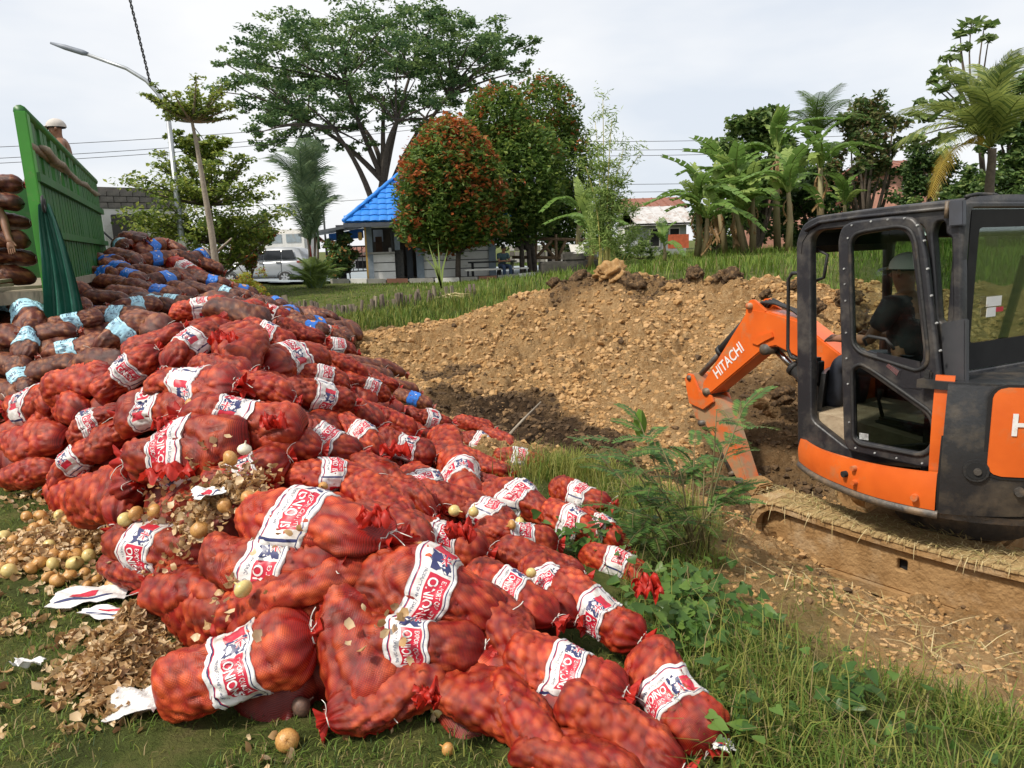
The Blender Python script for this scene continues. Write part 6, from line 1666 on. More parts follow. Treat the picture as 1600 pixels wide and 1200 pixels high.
# hip roof of separate tiles over a deck
ov = .75; ax0, ax1, ay0, ay1 = c0 - ov, KW + ov, -ov, KD + ov
RH = at(640, 262, KY + 2)[2] - (KZ + KH) + .15
rx0, rx1, ryy = ax0 + (ay1 - ay0) / 2, ax1 - (ay1 - ay0) / 2, (ay0 + ay1) / 2
if rx1 < rx0 + .3: rx0 = rx1 = (ax0 + ax1) / 2; rx1 += .15; rx0 -= .15
zr = KH - .02
E = [V(kp(ax0, ay0, zr)), V(kp(ax1, ay0, zr)), V(kp(ax1, ay1, zr)), V(kp(ax0, ay1, zr))]
r0_, r1_ = V(kp(rx0, ryy, zr + RH)), V(kp(rx1, ryy, zr + RH))
roof = empty('roof', kp(KW / 2, KD / 2, zr)); roof.parent = kiosk; roof.matrix_parent_inverse = wm(kiosk).inverted()
b = MB(); dz = V((0, 0, -.03))
for f in ((E[0], E[1], r1_, r0_), (E[1], E[2], r1_), (E[2], E[3], r0_, r1_), (E[3], E[0], r0_)): b.add([p + dz for p in f], [tuple(range(len(f)))])
b.build('roof_deck', [M_TILE], roof)
tm = MB(); P = [[V((.36 * (k / 6 - .5), .40 * j - .02, .030 * math.sin(math.pi * k / 6) + .034 * (1 - j))) for k in range(7)] for j in (0, 1)]
tm.grid(P, 0, True); tm.add([p for p in P[0]] + [V((p.x, p.y, p.z - .04)) for p in P[0]], [(k, k + 1, 8 + k, 7 + k) for k in range(6)])
tme = tm.mesh('roof_tile', [M_TILE])
def tile_face(a, b_, c, d):
 """a,b eaves left to right, d,c ridge"""
 ex = (b_ - a).normalized(); mid = (c + d) / 2
 up_ = (mid - a) - ex * (mid - a).dot(ex); Ls = up_.length; ey = up_.normalized(); ez = ex.cross(ey)
 nr = int(Ls / .36); W0 = (b_ - a).length; xa, xb = (d - a).dot(ex), (c - a).dot(ex)
 for r_ in range(nr):
  v = (r_ * .36 + .12) / Ls; lo, hi = xa * v, W0 + (xb - W0) * v
  k = 0; x = .18
  while x < W0:
   if lo + .05 < x < hi - .05:
    o = bpy.data.objects.new('roof_tile', tme); COL.objects.link(o); o.parent = roof; o.matrix_parent_inverse = wm(roof).inverted()
    o.matrix_basis = Matrix.Translation(a + ex * x + ey * (r_ * .36) + ez * (.012 + rnd.uniform(-.004, .004))) @ Matrix((ex, ey, ez)).transposed().to_4x4()
   x += .345
tile_face(E[0], E[1], r1_, r0_); tile_face(E[3], E[0], r0_, r0_)
for p, q in ((E[0], r0_), (E[1], r1_), (E[2], r1_), (E[3], r0_), (r0_, r1_)):
 b = MB(); n_ = 14; b.tube([p.lerp(q, k / n_) + V((0, 0, .03 + (.02 if k % 2 else 0))) for k in range(n_ + 1)], .10, 8); b.build('hip_cap', [M_TILE], roof)
b = MB()
for p, q in ((E[0], E[1]), (E[1], E[2]), (E[2], E[3]), (E[3], E[0])):
 d = (q - p).normalized(); n_ = V((d.y, -d.x, 0)); b.prism([p + V((0, 0, -.05)), q + V((0, 0, -.05)), q + V((0, 0, -.22)), p + V((0, 0, -.22))], n_ * .03)
b.build('fascia', [M_WIRE if False else mat('fascia_dark', (.10, .11, .13), (.07, .08, .1), 6, .6)], roof)
b = MB(); b.prism([E[0] + V((0, 0, -.10)), E[1] + V((0, 0, -.10)), E[2] + V((0, 0, -.10)), E[3] + V((0, 0, -.10))], V((0, 0, -.03))); b.build('soffit', [M_WWALL], roof)
# lean-to canopy on the left
cl, cr_ = kp(c0 - 2.6, -.2, KH - .42), kp(c0 - .2, -.3, KH - .08)
b = MB(); b.prism([cl, cr_, cr_ + kn * 3.2, cl + kn * 3.2], V((0, 0, -.10))); b.build('canopy', [mat('canopy_steel', (.10, .11, .12), (.14, .15, .16), 4, .5)], kiosk)
b = MB(); b.prism([kp(c0 - 1.6, 2.4, KH - .7), kp(c0 - .1, 2.2, KH - .62), kp(c0 - .1, 2.2, KH - .22), kp(c0 - 1.6, 2.4, KH - .4)], V((0, .03, 0))); b.build('blue_banner', [M_BLUE], kiosk)
b = MB(); b.box(kp(c0 + .05, -.30, 1.25), (.07, .07, 2.5), KM); b.build('yellow_pipe', [mat('ochre_paint', (.45, .27, .05), (.38, .22, .04), 6, .5)], kiosk)
b = MB(); b.box(kp(c0 - .16, -.30, 1.9), (.16, .12, .34), KM, ch=.03); b.build('yellow_bell', [mat('ochre_paint', (.45, .27, .05))], kiosk)
# dark parked motorbike-like heap by the left column is a stacked black chair
b = MB(); cx_, cy_ = c0 - .85, -.1
b.box(kp(cx_, cy_, .45), (.42, .42, .05), KM, ch=.015)
for dx in (-.18, .18):
 for dy in (-.18, .18): b.tube([kp(cx_ + dx, cy_ + dy, 0), kp(cx_ + dx * .9, cy_ + dy * .9, .45)], .02, 6)
b.box(kp(cx_, cy_ + .2, .75), (.42, .04, .55), KM, ch=.015)
tag(b.build('chair', [M_WIRE]), 'black chair standing by the left kiosk column', 'chair')
# railings beyond the kiosk on the left
rl_ = empty('railing', kp(c0 - 1.6, 3.6, 0), 'dark metal railing beyond the left side of the kiosk', 'railing')
for k in range(9):
 b = MB(); b.box(kp(c0 - 1.8 + .22 * k, 3.6, .95), (.04, .04, 1.1), KM); b.build('baluster', [M_WIRE], rl_)
b = MB(); b.box(kp(c0 - .9, 3.6, 1.52), (2.0, .06, .06), KM); b.build('handrail', [M_WIRE], rl_)
b = MB(); b.box(kp(c0 - .9, 3.6, .4), (2.0, .06, .06), KM); b.build('bottom_rail', [M_WIRE], rl_)
# floodlight post behind
fl = empty('floodlight', at(512, 420, 38), 'floodlight on a thin post left of the blue roof', 'floodlight')
b = MB(); p = V(at(512, 420, 38)); q = V(at(507, 312, 38)); b.tube([p, V((p.x, p.y, q.z))], .05, 8); b.build('post', [M_WIRE], fl)
b = MB(); b.box((p.x, p.y - .1, q.z + .1), (.5, .25, .35), Matrix.Rotation(.3, 3, 'X'), ch=.03); b.build('lamp_housing', [M_WIRE], fl)
# bench, table and seated man
def bench(name, px, py, Y, L_, h_, label, cat, w_=.35, top=M_WWALL):
 c = V(at(px, py, Y)); c.z = KZ; r = empty(name, c, label, cat)
 b = MB(); b.box(c + V((0, 0, h_)), (L_, w_, .06), KM, ch=.01); b.build('seat' if cat == 'bench' else 'table_top', [top], r)
 for sx in (-.42, .42):
  for sy in (-.35, .35):
   b = MB(); o = kr * sx * L_ + kn * sy * w_; b.tube([c + o, c + o + V((0, 0, h_))], .03, 6); b.build('leg', [M_WIRE], r)
 return r
bench('bench', 757, 436, 29.0, 1.5, .45, 'white topped bench left of the seated man', 'bench')
bench('bench', 800, 434, 29.3, 1.3, .45, 'white topped bench under the seated man', 'bench')
bench('table', 770, 433, 30.0, 1.9, .72, 'dark outdoor table behind the benches', 'table', .6, M_WIRE)
c = V(at(785, 434, 29.2)); M_SHT = mat('dark_teal_shirt', (.03, .06, .075), (.04, .075, .09), 14, .85); M_JEAN = mat('blue_jeans', (.02, .04, .085), (.03, .05, .1), 14, .85)
person('person', (c.x, c.y, KZ + .48), (.45, -.9, 0), sit(.10, ((.10, .34, .28), (-.10, .34, .28))), 'man in teal shirt and jeans seated on the bench by the kiosk', M_SHT, M_JEAN, None)
# stone heap / grill with white board right of the kiosk
b = MB(); c = V(at(890, 424, 29)); c.z -= .05
b.box(c + V((0, 0, .2)), (2.3, .9, .5), KM, ch=.05); o_ = b.build('stone_block', [mat('dark_stone', (.06, .055, .05), (.11, .10, .085), 5, .9, bump=.6, bscale=10)]); tag(o_, 'long dark stone block on the grass right of the trees', 'stone block')
b = MB(); b.box(c + V((.15, -.1, .62)), (.9, .5, .34), KM, ch=.06); b.build('stone_top', [mat('dark_stone', (.06, .055, .05))], o_)
b = MB(); b.prism([c + V((.05, -.3, .75)), c + V((.60, -.3, .70)), c + V((.52, -.1, 1.05)), c + V((-.02, -.1, 1.08))], V((0, .06, 0))); tag(b.build('white_board', [M_WWALL]), 'white board leaning on the dark stone block', 'board')
fx = empty('timber_fence', at(855, 415, 33), 'rough timber fence of crossed poles behind the trees', 'fence')
for i, (pa, pb, qa, qb) in enumerate(((800, 372, 950, 376), (800, 402, 940, 404), (836, 424, 838, 366), (870, 424, 868, 366), (905, 422, 905, 366), (838, 402, 862, 376), (845, 378, 868, 404), (872, 404, 884, 376), (925, 420, 926, 362))):
 b = MB(); b.tube([at(pa, pb, 33), at(qa, qb, 33)], .07, 7); b.build('pole', [M_WOOD], fx)
rb_ = empty('rubble_wall', at(860, 400, 38), 'pale block rubble wall far behind the timber fence', 'wall')
for k in range(60):
 p = at(800 + (k % 20) * 8, 406 - (k // 20) * 9, 38); b = MB(); b.box(p, (.24, .2, .26), None, ch=.02); b.build('block', [[M_CONC, M_WWALL, M_BLOCK][k % 3]], rb_)
# ---- paving in front of the kiosk and under the car, kerb blocks
pp = [at(*q) for q in ((330, 441, 27), (436, 456, 25.5), (520, 452, 27), (575, 447, 29.5), (700, 441, 29.0), (960, 426, 30), (960, 420, 38), (560, 428, 52), (300, 430, 52))]
b = MB(); NP = 40
xs_, ys_ = np.linspace(-26, 6, 90), np.linspace(22, 56, 70)
PX, PY = np.meshgrid(xs_, ys_); ins = inpoly(PX, PY, [(p[0], p[1]) for p in pp]); PZ = TB(PX, PY) + .09
ids = np.arange(PX.size).reshape(PX.shape); kq = ins[:-1, :-1] & ins[1:, 1:] & ins[:-1, 1:] & ins[1:, :-1]
fq = np.stack([ids[:-1, :-1], ids[:-1, 1:], ids[1:, 1:], ids[1:, :-1]], -1)[kq]
tag(link('pavement', npmesh('pavement', np.stack([PX, PY, PZ], -1).reshape(-1, 3), fq, M_PAVE, smooth=True)), 'grey blue paved yard around the kiosk', None, None, 'structure')
KB = [(520, 448, 27.4), (548, 450, 28), (575, 449, 28), (605, 447, 28.2), (640, 445, 28.4), (680, 443, 28.5), (720, 441, 28.6), (748, 439, 28.6), (778, 438, 28.6), (808, 436, 28.7), (838, 434, 28.8), (870, 432, 29), (905, 429, 29.3)]
kerb = empty('kerb', at(700, 442, 28.5), None); kerb['kind'] = 'structure'; kerb['label'] = 'painted kerb blocks along the kiosk yard'
for i in range(len(KB) - 1):
 p, q = V(at(*KB[i])), V(at(*KB[i + 1])); d = q - p; n_ = max(1, int(d.length / .9))
 for k in range(n_):
  a, c = p.lerp(q, k / n_), p.lerp(q, (k + .94) / n_)
  a.z, c.z = [float(TB(np.array([w.x]), np.array([w.y]))[0]) for w in (a, c)]
  b = MB(); b.prism([a, c, c + V((0, 0, .17)), a + V((0, 0, .17))], V((-d.y, d.x, 0)).normalized() * .14); b.build('kerb_block', [[M_CONC, M_WWALL, M_CONC, mat('kerb_red', (.30, .14, .09), (.25, .12, .08), 5, .9)][(i + k) % 4]], kerb)
# ---- silver people carrier
def car():
 CYd = 36.5
 w = V(at(458, 441, CYd)); gz_ = float(TB(np.array([w.x]), np.array([w.y]))[0]) + .1
 u = V((1, -.10, 0)).normalized()                 # towards the car's rear
 nl = V((u.y, -u.x, 0))                           # towards the viewer
 zc = at(458, 443, CYd)[2]
 sc = 1.0
 def cp(x, y, z): return V((w.x, w.y, zc)) + u * x + nl * y + V((0, 0, z))
 root = empty('car', cp(-1.4, 0, 0), 'silver people carrier parked behind the yellow shrub', 'car')
 Ms = mat('silver_car_paint', (.40, .41, .42), (.36, .37, .38), 2, .28, metal=.35, coat=.5)
 Mg = mat('dark_car_glass', (.012, .014, .016), (.02, .022, .024), 2, .08)
 # x: 0 is the rear axle, negative forward; half-width by section, side profile
 prof = [(-3.62, .45, .62, .62), (-3.55, .38, .78, .80), (-3.1, .30, .98, .86), (-2.55, .28, 1.08, .90), (-2.1, .28, 1.14, .91), (-1.5, .28, 1.18, .92), (-.8, .28, 1.20, .92), (0, .28, 1.22, .92), (.55, .30, 1.22, .91), (.85, .36, 1.16, .86), (.95, .46, 1.0, .80)]
 P = []
 for x, z0, z1, hw in prof:
  row = []
  for k in range(24):
   a = 2 * math.pi * k / 24; c, s_ = math.cos(a), math.sin(a)
   e_ = .45
   row.append(cp(x, hw * math.copysign(abs(c) ** e_, c), (z0 + z1) / 2 + (z1 - z0) / 2 * math.copysign(abs(s_) ** e_, s_)))
  P.append(row)
 b = MB(); b.grid(P, 0, True, closed=True); b.add(P[0], [tuple(range(24))]); b.add(P[-1], [tuple(range(24))]); b.build('body', [Ms], root)
 gh = [(-2.55, 1.08, 1.09, .80), (-1.75, 1.08, 1.60, .76), (-1.2, 1.08, 1.73, .73), (-.4, 1.08, 1.77, .73), (.3, 1.08, 1.74, .72), (.62, 1.08, 1.66, .70), (.88, 1.08, 1.14, .78)]
 P = []
 for x, z0, z1, hw in gh:
  P.append([cp(x, -hw * 1.13, z0), cp(x, -hw * 1.04, (z0 + z1) / 2), cp(x, -hw * .92, z1 - .03), cp(x, -hw * .6, z1 + .01), cp(x, hw * .6, z1 + .01), cp(x, hw * .92, z1 - .03), cp(x, hw * 1.04, (z0 + z1) / 2), cp(x, hw * 1.13, z0)])
 b = MB(); b.grid(P, 0, True); b.build('cabin', [Ms], root)
 def side(lp, y, m_, name, th=.02, par=root):
  b = MB(); b.prism([cp(x, y + yy, z) for x, yy, z in lp], nl * th); return b.build(name, [m_], par)
 sl = lambda x, z: (x, -.10 * (z - 1.12) / .55, z)
 for x0, x1, x2, x3 in ((-1.95, -1.05, -1.12, -1.40), (-1.0, -.18, -.18, -1.05), (-.12, .55, .40, -.12)):
  side([sl(x0, 1.17), sl(x1, 1.19), sl(x2, 1.62), sl(x3, 1.62)], .855, Mg, 'window', .03)
 for x in (-1.03, -.15):
  side([(x - .012, 0, .36), (x + .012, 0, .36), (x + .012, 0, 1.16), (x - .012, 0, 1.16)], .912, M_WIRE, 'door_seam', .012)
 for x in (-1.15, .02 - .30):
  side([(x - .12, 0, 1.02), (x + .12, 0, 1.02), (x + .12, 0, 1.07), (x - .12, 0, 1.07)], .918, M_WIRE, 'door_handle', .03)
 side([(.62, 0, 1.02), (.88, 0, 1.00), (.88, 0, 1.10), (.62, 0, 1.10)], .86, mat('tail_red', (.3, .02, .02)), 'tail_lamp', .04)
 side([(-3.45, 0, .80), (-3.15, 0, .88), (-3.1, 0, .96), (-3.4, 0, .86)], .80, M_WWALL, 'headlight', .05)
 side([(-2.3, 0, .30), (-.5, 0, .30), (-.5, 0, .38), (-2.3, 0, .38)], .90, M_WIRE, 'side_sill', .03)
 for x in (0, -2.72):
  for y in (.80, -.80):
   wh = empty('wheel', cp(x, y, .32)); wh.parent = root; wh.matrix_parent_inverse = wm(root).inverted()
   b = MB(); P = [[cp(x, y + yy, .32) + (u * math.cos(a) + V((0, 0, 1)) * math.sin(a)) * rr for a in [2 * math.pi * k / 28 for k in range(28)]] for yy, rr in ((-.10, .20), (-.10, .30), (-.07, .335), (.09, .335), (.12, .30), (.12, .20))]
   b.grid(P, 0, True, closed=True); b.build('tyre', [M_RUB], wh)
   b = MB(); b.tube([cp(x, y + .07, .32), cp(x, y + .10, .32)], .215, 24, smooth=False); b.build('rim', [mat('rim_dark', (.08, .08, .085))], wh)
   for k in range(7):
    a = 2 * math.pi * k / 7; r_ = u * math.cos(a) + V((0, 0, 1)) * math.sin(a); t_ = u * -math.sin(a) + V((0, 0, 1)) * math.cos(a); c = cp(x, y + .10, .32)
    b = MB(); b.prism([c + r_ * .03 - t_ * .03, c + r_ * .21 - t_ * .045, c + r_ * .21 + t_ * .045, c + r_ * .03 + t_ * .03], nl * .025); b.build('spoke', [mat('alloy', (.6, .6, .62), None, 3, .3, metal=.6)], wh)
 for x in (0, -2.72):   # wheel arches
  b = MB(); P = [[cp(x, .905 - yy, .32) + (u * math.cos(a) + V((0, 0, 1)) * math.sin(a)) * rr for a in [math.pi * k / 16 for k in range(17)]] for yy, rr in ((0, .40), (-.012, .37), (.05, .36))]
  b.grid(P, 0, True); b.build('wheel_arch', [M_WIRE], root)
 b = MB(); b.box(cp(-1.55, .98, 1.12), (.16, .16, .12), None, ch=.03); b.build('wing_mirror', [Ms], root)
car()
# white vehicle roof and low buildings behind the car
b = MB(); p = V(at(436, 372, 48)); b.box((p.x, p.y, p.z - .5), (4.2, 2, 2.0), None, ch=.25); o_ = tag(b.build('white_van', [M_WWALL]), 'white van mostly hidden behind the silver car', 'van')
for k in range(3):
 b = MB(); b.box((p.x - 1.2 + 1.2 * k, p.y - 1.01, p.z - .05), (.9, .05, .5), None); b.build('window', [M_PAVE], o_)
def far_house(px0, px1, py_eave, py_ridge, Y, wallm, roofm, label, py_base=402, depth=5, win=2, hip=False):
 a, c = V(at(px0, py_base, Y)), V(at(px1, py_base, Y)); ze, zr_ = at((px0 + px1) / 2, py_eave, Y)[2], at((px0 + px1) / 2, py_ridge, Y)[2]
 r = empty('house', (a + c) / 2, label, 'house')
 z0 = min(a.z, c.z) - .5
 b = MB(); b.prism([V((a.x, a.y, z0)), V((c.x, c.y, z0)), V((c.x, c.y, ze)), V((a.x, a.y, ze))], V((0, depth, 0))); b.build('wall', [wallm], r)
 o = .5
 b = MB(); A = [V((a.x - o, a.y - o, ze - .1)), V((c.x + o, c.y - o, ze - .1)), V((c.x + o, c.y + depth + o, ze - .1)), V((a.x - o, a.y + depth + o, ze - .1))]
 m_ = (a.y + c.y) / 2 + depth / 2; hx = (c.x - a.x) * .18 if hip else 0
 G = [V((a.x - o + hx, m_, zr_)), V((c.x + o - hx, m_, zr_))]
 b.add(A + G, [(0, 1, 5, 4), (1, 2, 5), (2, 3, 4, 5), (3, 0, 4)]); b.add([p + V((0, 0, -.12)) for p in A + G], [(0, 1, 5, 4), (1, 2, 5), (2, 3, 4, 5), (3, 0, 4)])
 rf = b.build('roof', [roofm], r)
 n_ = int((c.x - a.x) / .5)
 for k in range(n_ + 1):
  t = k / max(n_, 1); e0 = A[0].lerp(A[1], t); e1 = G[0].lerp(G[1], t); bb = MB(); bb.tube([e0 + V((0, 0, .02)), e1 + V((0, 0, .02))], .035, 5); bb.build('roof_rib', [roofm], rf)
 for k in range(win):
  x = a.x + (c.x - a.x) * (k + .6) / (win + .2); w_ = min(.9, (c.x - a.x) / (win + 1) * .6)
  bb = MB(); bb.box((x, a.y - .02, ze - .95), (w_ + .14, .08, 1.14)); f_ = bb.build('window', [M_WWALL], r)
  bb = MB(); bb.box((x, a.y - .06, ze - .95), (w_, .05, 1.0)); bb.build('pane', [M_HOLE], f_)
 return r
M_RUST = mat('rusty_roof', (.20, .075, .045), (.28, .11, .07), 4, .8, dirt=(.12, .06, .05), dscale=2, dlo=.5, dhi=.7)
M_ZINC = mat('pale_zinc_roof', (.55, .54, .53), (.42, .40, .38), 3, .55, dirt=(.30, .18, .12), dscale=1.5, dlo=.5, dhi=.72)
M_PINK = mat('pink_plaster', (.50, .26, .19), (.42, .2, .15), 3, .85, dirt=(.3, .18, .13), dscale=2, dlo=.5, dhi=.75)
M_GWALL = mat('grey_plaster', (.34, .36, .36), (.28, .3, .3), 3, .85)
far_house(418, 470, 374, 362, 62, M_WWALL, M_RUST, 'far house with rusty roof between the red bush and the lipstick palm', 405, 6, 2)
far_house(540, 640, 396, 384, 50, M_WWALL, M_RUST, 'far white house with red roof edge seen through the kiosk canopy', 430, 6, 2)
h_ = far_house(1004, 1072, 346, 318, 46, M_GWALL, M_ZINC, 'grey shed with pale zinc roof behind the bananas', 396, 7, 2)
far_house(985, 1062, 322, 305, 60, M_WWALL, M_RUST, 'house with dark red roof behind the zinc shed', 390, 7, 1)
b = MB(); p = V(at(1060, 377, 44)); b.box(p, (1.2, .1, .8), None); tag(b.build('orange_panel', [mat('orange_red_panel', (.55, .12, .05))]), 'orange red panel standing beside the grey shed', 'panel')
far_house(1395, 1462, 262, 240, 46, M_PINK, M_RUST, 'pink plastered house glimpsed among trees at right', 372, 8, 2)
far_house(1300, 1400, 292, 262, 52, M_PINK, M_RUST, 'salmon wall house behind the banana grove', 380, 8, 2)
b = MB(); p = V(at(1195, 330, 52)); b.box((p.x, p.y, p.z - .6), (3.4, 3, 4.0), None); hh_ = tag(b.build('house', [M_PINK]), 'tall narrow salmon house hidden behind banana leaves', 'house')
b = MB(); b.box((p.x, p.y, p.z + 1.5), (4.2, 4, .2), None); b.build('roof', [M_ZINC], hh_)
# ================================================================== VEGETATION
def leafm(name, c1, c2, rough=.5, bl=.38, k=1.75):
 c1, c2 = [tuple(min(.6, x * (k if max(c) < .25 else 1.1)) for x in c) for c in (c1, c2)]
 return mat(name, c1, c2, 1.3, rough, backlit=bl, spec=.3, detail=3)
L_RAIN = [leafm('rain_leaf', (.075, .125, .045), (.06, .105, .038)), leafm('rain_leaf_light', (.12, .165, .055), (.10, .15, .048)), leafm('rain_leaf_dark', (.045, .085, .034), (.038, .075, .028))]
L_SYZ = [leafm('syz_leaf', (.062, .105, .02), (.048, .085, .017)), leafm('syz_leaf_light', (.12, .155, .03), (.10, .135, .026)), leafm('syz_red', (.42, .11, .032), (.32, .085, .026)), leafm('syz_orange', (.36, .17, .045), (.28, .14, .035))]
L_TERM = [leafm('terminalia_leaf', (.13, .165, .03), (.10, .14, .025)), leafm('terminalia_light', (.22, .24, .05), (.18, .205, .04)), leafm('terminalia_dark', (.07, .105, .022), (.055, .09, .02))]
L_MIX = [leafm('mixed_leaf', (.07, .115, .03), (.055, .095, .025)), leafm('mixed_leaf_light', (.13, .17, .05), (.105, .145, .042)), leafm('mixed_leaf_dark', (.038, .068, .022), (.03, .056, .018))]
L_YEL = [leafm('yellow_leaf', (.36, .32, .03), (.28, .26, .03)), leafm('lime_leaf', (.18, .21, .025), (.15, .18, .02)), leafm('red_shoot', (.36, .09, .03), (.3, .08, .03))]
L_BAM = [leafm('bamboo_leaf', (.12, .18, .045), (.10, .15, .04)), leafm('bamboo_light', (.19, .24, .07), (.16, .21, .06))]
L_BAN = [leafm('banana_leaf', (.095, .16, .036), (.08, .135, .03), .4), leafm('banana_light', (.17, .22, .055), (.14, .19, .05), .4)]
M_BANDRY = leafm('dry_banana_leaf', (.30, .19, .09), (.22, .13, .06))
M_COCO = leafm('coconut_leaflet', (.17, .19, .045), (.135, .16, .04)); M_COCOY = leafm('yellow_leaflet', (.42, .30, .045), (.36, .24, .04)); M_COCOD = leafm('coconut_dark', (.06, .09, .022), (.05, .075, .018))
M_BARK = mat('grey_brown_bark', (.13, .10, .075), (.085, .065, .05), 9, .9, bump=.6, bscale=25)
M_BARKD = mat('dark_bark', (.055, .042, .034), (.09, .07, .055), 9, .9, bump=.6, bscale=25)
M_BARKP = mat('pale_bark', (.34, .29, .22), (.25, .21, .16), 9, .85, bump=.4, bscale=25)
M_BSTEM = mat('banana_stem', (.24, .21, .10), (.20, .14, .07), 4, .7, stretch=(1, 1, .3))
M_BAMST = mat('bamboo_stem', (.50, .42, .13), (.40, .36, .10), 4, .5)
nr = np.random.RandomState(11)
def leaves(C, size, mats, midx, name, parent, up=.35, jit=.35, elong=1.7, kind='stuff', droop=0.0):
 """diamond leaves at the points C"""
 n = len(C); d = nr.normal(size=(n, 3)); d[:, 2] = d[:, 2] * .5 - droop; d /= np.linalg.norm(d, axis=1)[:, None]
 nn = nr.normal(size=(n, 3)); nn[:, 2] += up * 3; s_ = np.cross(d, nn); s_ /= np.linalg.norm(s_, axis=1)[:, None] + 1e-9
 u_ = np.cross(s_, d)
 L_ = size * (1 + jit * nr.uniform(-1, 1, n))[:, None]
 w_ = L_ / elong / 2
 v0 = C - d * L_ * .5; v1 = C + s_ * w_ + u_ * w_ * .25; v2 = C + d * L_ * .5 - u_ * L_ * .06; v3 = C - s_ * w_ + u_ * w_ * .25
 vs = np.stack([v0, v1, v2, v3], 1).reshape(-1, 3); k = np.arange(n) * 4
 fs = np.concatenate([np.stack([k, k + 1, k + 2], 1), np.stack([k, k + 2, k + 3], 1)])
 me = npmesh(name, vs, fs, mats, np.concatenate([midx, midx]), smooth=False)
 o = link(name, me, parent); o['kind'] = kind
 return o
def clump_pts(c, r, n, flat=1.0, shell=.55):
 d = nr.normal(size=(n, 3)); d /= np.linalg.norm(d, axis=1)[:, None]
 rad = r * (shell + (1 - shell) * nr.uniform(0, 1, n)) ** .7
 p = d * rad[:, None]; p[:, 2] *= flat
 return np.asarray(c)[None] + p
def limb(b, p, q, r0, r1, bend=.15, n=6, lift=0.0, seed=0):
 p, q = V(p), V(q); L_ = (q - p).length; rr = random.Random(seed)
 o1 = V((rr.uniform(-1, 1), rr.uniform(-1, 1), rr.uniform(-.3, .3))) * L_ * bend
 pts = []
 for i in range(n + 1):
  t = i / n; m = p.lerp(q, t) + o1 * math.sin(math.pi * t) * .5 + V((0, 0, lift * L_ * math.sin(math.pi * t)))
  pts.append(m)
 b.tube(pts, [r0 + (r1 - r0) * i / n for i in range(n + 1)], 6, cap=False)
 return pts
def zt(x, y): return float(TB(np.array([x]), np.array([y]))[0])
# ---- the great umbrella tree
YR = 46
base = at(585, 418, YR); fork = at(600, 285, YR); base[2] = zt(base[0], base[1])
rt = empty('umbrella_tree', base, 'great spreading umbrella tree with open crown behind the blue roof', 'tree')
b = MB(); limb(b, base, fork, .45, .32, .05, 6, seed=1)
CR = []
for (px, py, r_) in [(395, 88, 30), (350, 92, 20), (430, 70, 34), (470, 52, 34), (510, 40, 34), (555, 30, 36), (600, 28, 38), (650, 26, 34), (688, 14, 20), (690, 40, 32), (735, 50, 34), (770, 62, 30), (800, 72, 24), (828, 66, 16), (820, 104, 20), (790, 98, 26), (752, 92, 30), (715, 82, 36), (670, 72, 38), (625, 66, 38), (580, 72, 38), (535, 78, 36), (490, 92, 36), (450, 108, 34), (412, 122, 30), (375, 130, 24), (348, 138, 18), (385, 160, 24), (425, 158, 32), (468, 142, 34), (512, 126, 36), (556, 116, 38), (602, 110, 38), (648, 112, 38), (690, 118, 34), (728, 124, 28), (760, 130, 22), (420, 190, 26), (396, 205, 18), (440, 212, 22), (455, 178, 30), (497, 166, 34), (540, 160, 32), (585, 158, 32), (630, 152, 32), (676, 156, 28), (706, 166, 22), (520, 200, 24), (560, 196, 24), (600, 192, 22), (640, 186, 22), (660, 200, 16), (410, 232, 14), (425, 226, 18), (455, 236, 12), (545, 232, 16), (580, 226, 16), (500, 226, 18), (480, 206, 20), (698, 190, 14), (715, 150, 20)]:
 for dy in ((-1, 1) if r_ > 24 else (0,)):
  CR.append((px, py, r_, YR + dy * rnd.uniform(.6, 4.6) * (1 if r_ > 24 else .6)))
hubs = [at(px, py, YR + dy) for px, py, dy in ((520, 200, -2), (560, 190, 2.5), (620, 190, -2.5), (665, 185, 2), (600, 150, 0), (480, 190, 1), (700, 150, -1), (640, 120, 2), (540, 130, -1))]
for i, h_ in enumerate(hubs): limb(b, fork if i % 3 else base + (fork - base) * .55, h_, .20 if i % 3 else .24, .09, .18, 8, .05, seed=i + 5)
pts_, mi_ = [], []
for i, (px, py, r_, Y_) in enumerate(CR):
 c = at(px, py, Y_); rw = r_ * Y_ / FPX
 h_ = min(hubs, key=lambda q: np.linalg.norm(q - c) + (0 if q[2] < c[2] else 3))
 limb(b, h_, c - np.array([0, 0, rw * .3]), .075, .025, .16, 6, .04, seed=i + 40)
 for k in range(6):
  sub = c + np.array([rnd.gauss(0, .55), rnd.gauss(0, .55), rnd.gauss(0, .30)]) * rw
  n_ = int(54 * (rw / 1.2) ** 1.5) + 10
  pts_.append(clump_pts(sub, rw * .56, n_, .42, .1)); mi_.append(nr.choice([0, 0, 1, 2], n_) if k % 3 else np.full(n_, rnd.choice([0, 1, 2])))
b.build('trunk', [M_BARKD], rt, fixn=False)
leaves(np.concatenate(pts_), .24, L_RAIN, np.concatenate(mi_), 'crown', rt, up=.5)
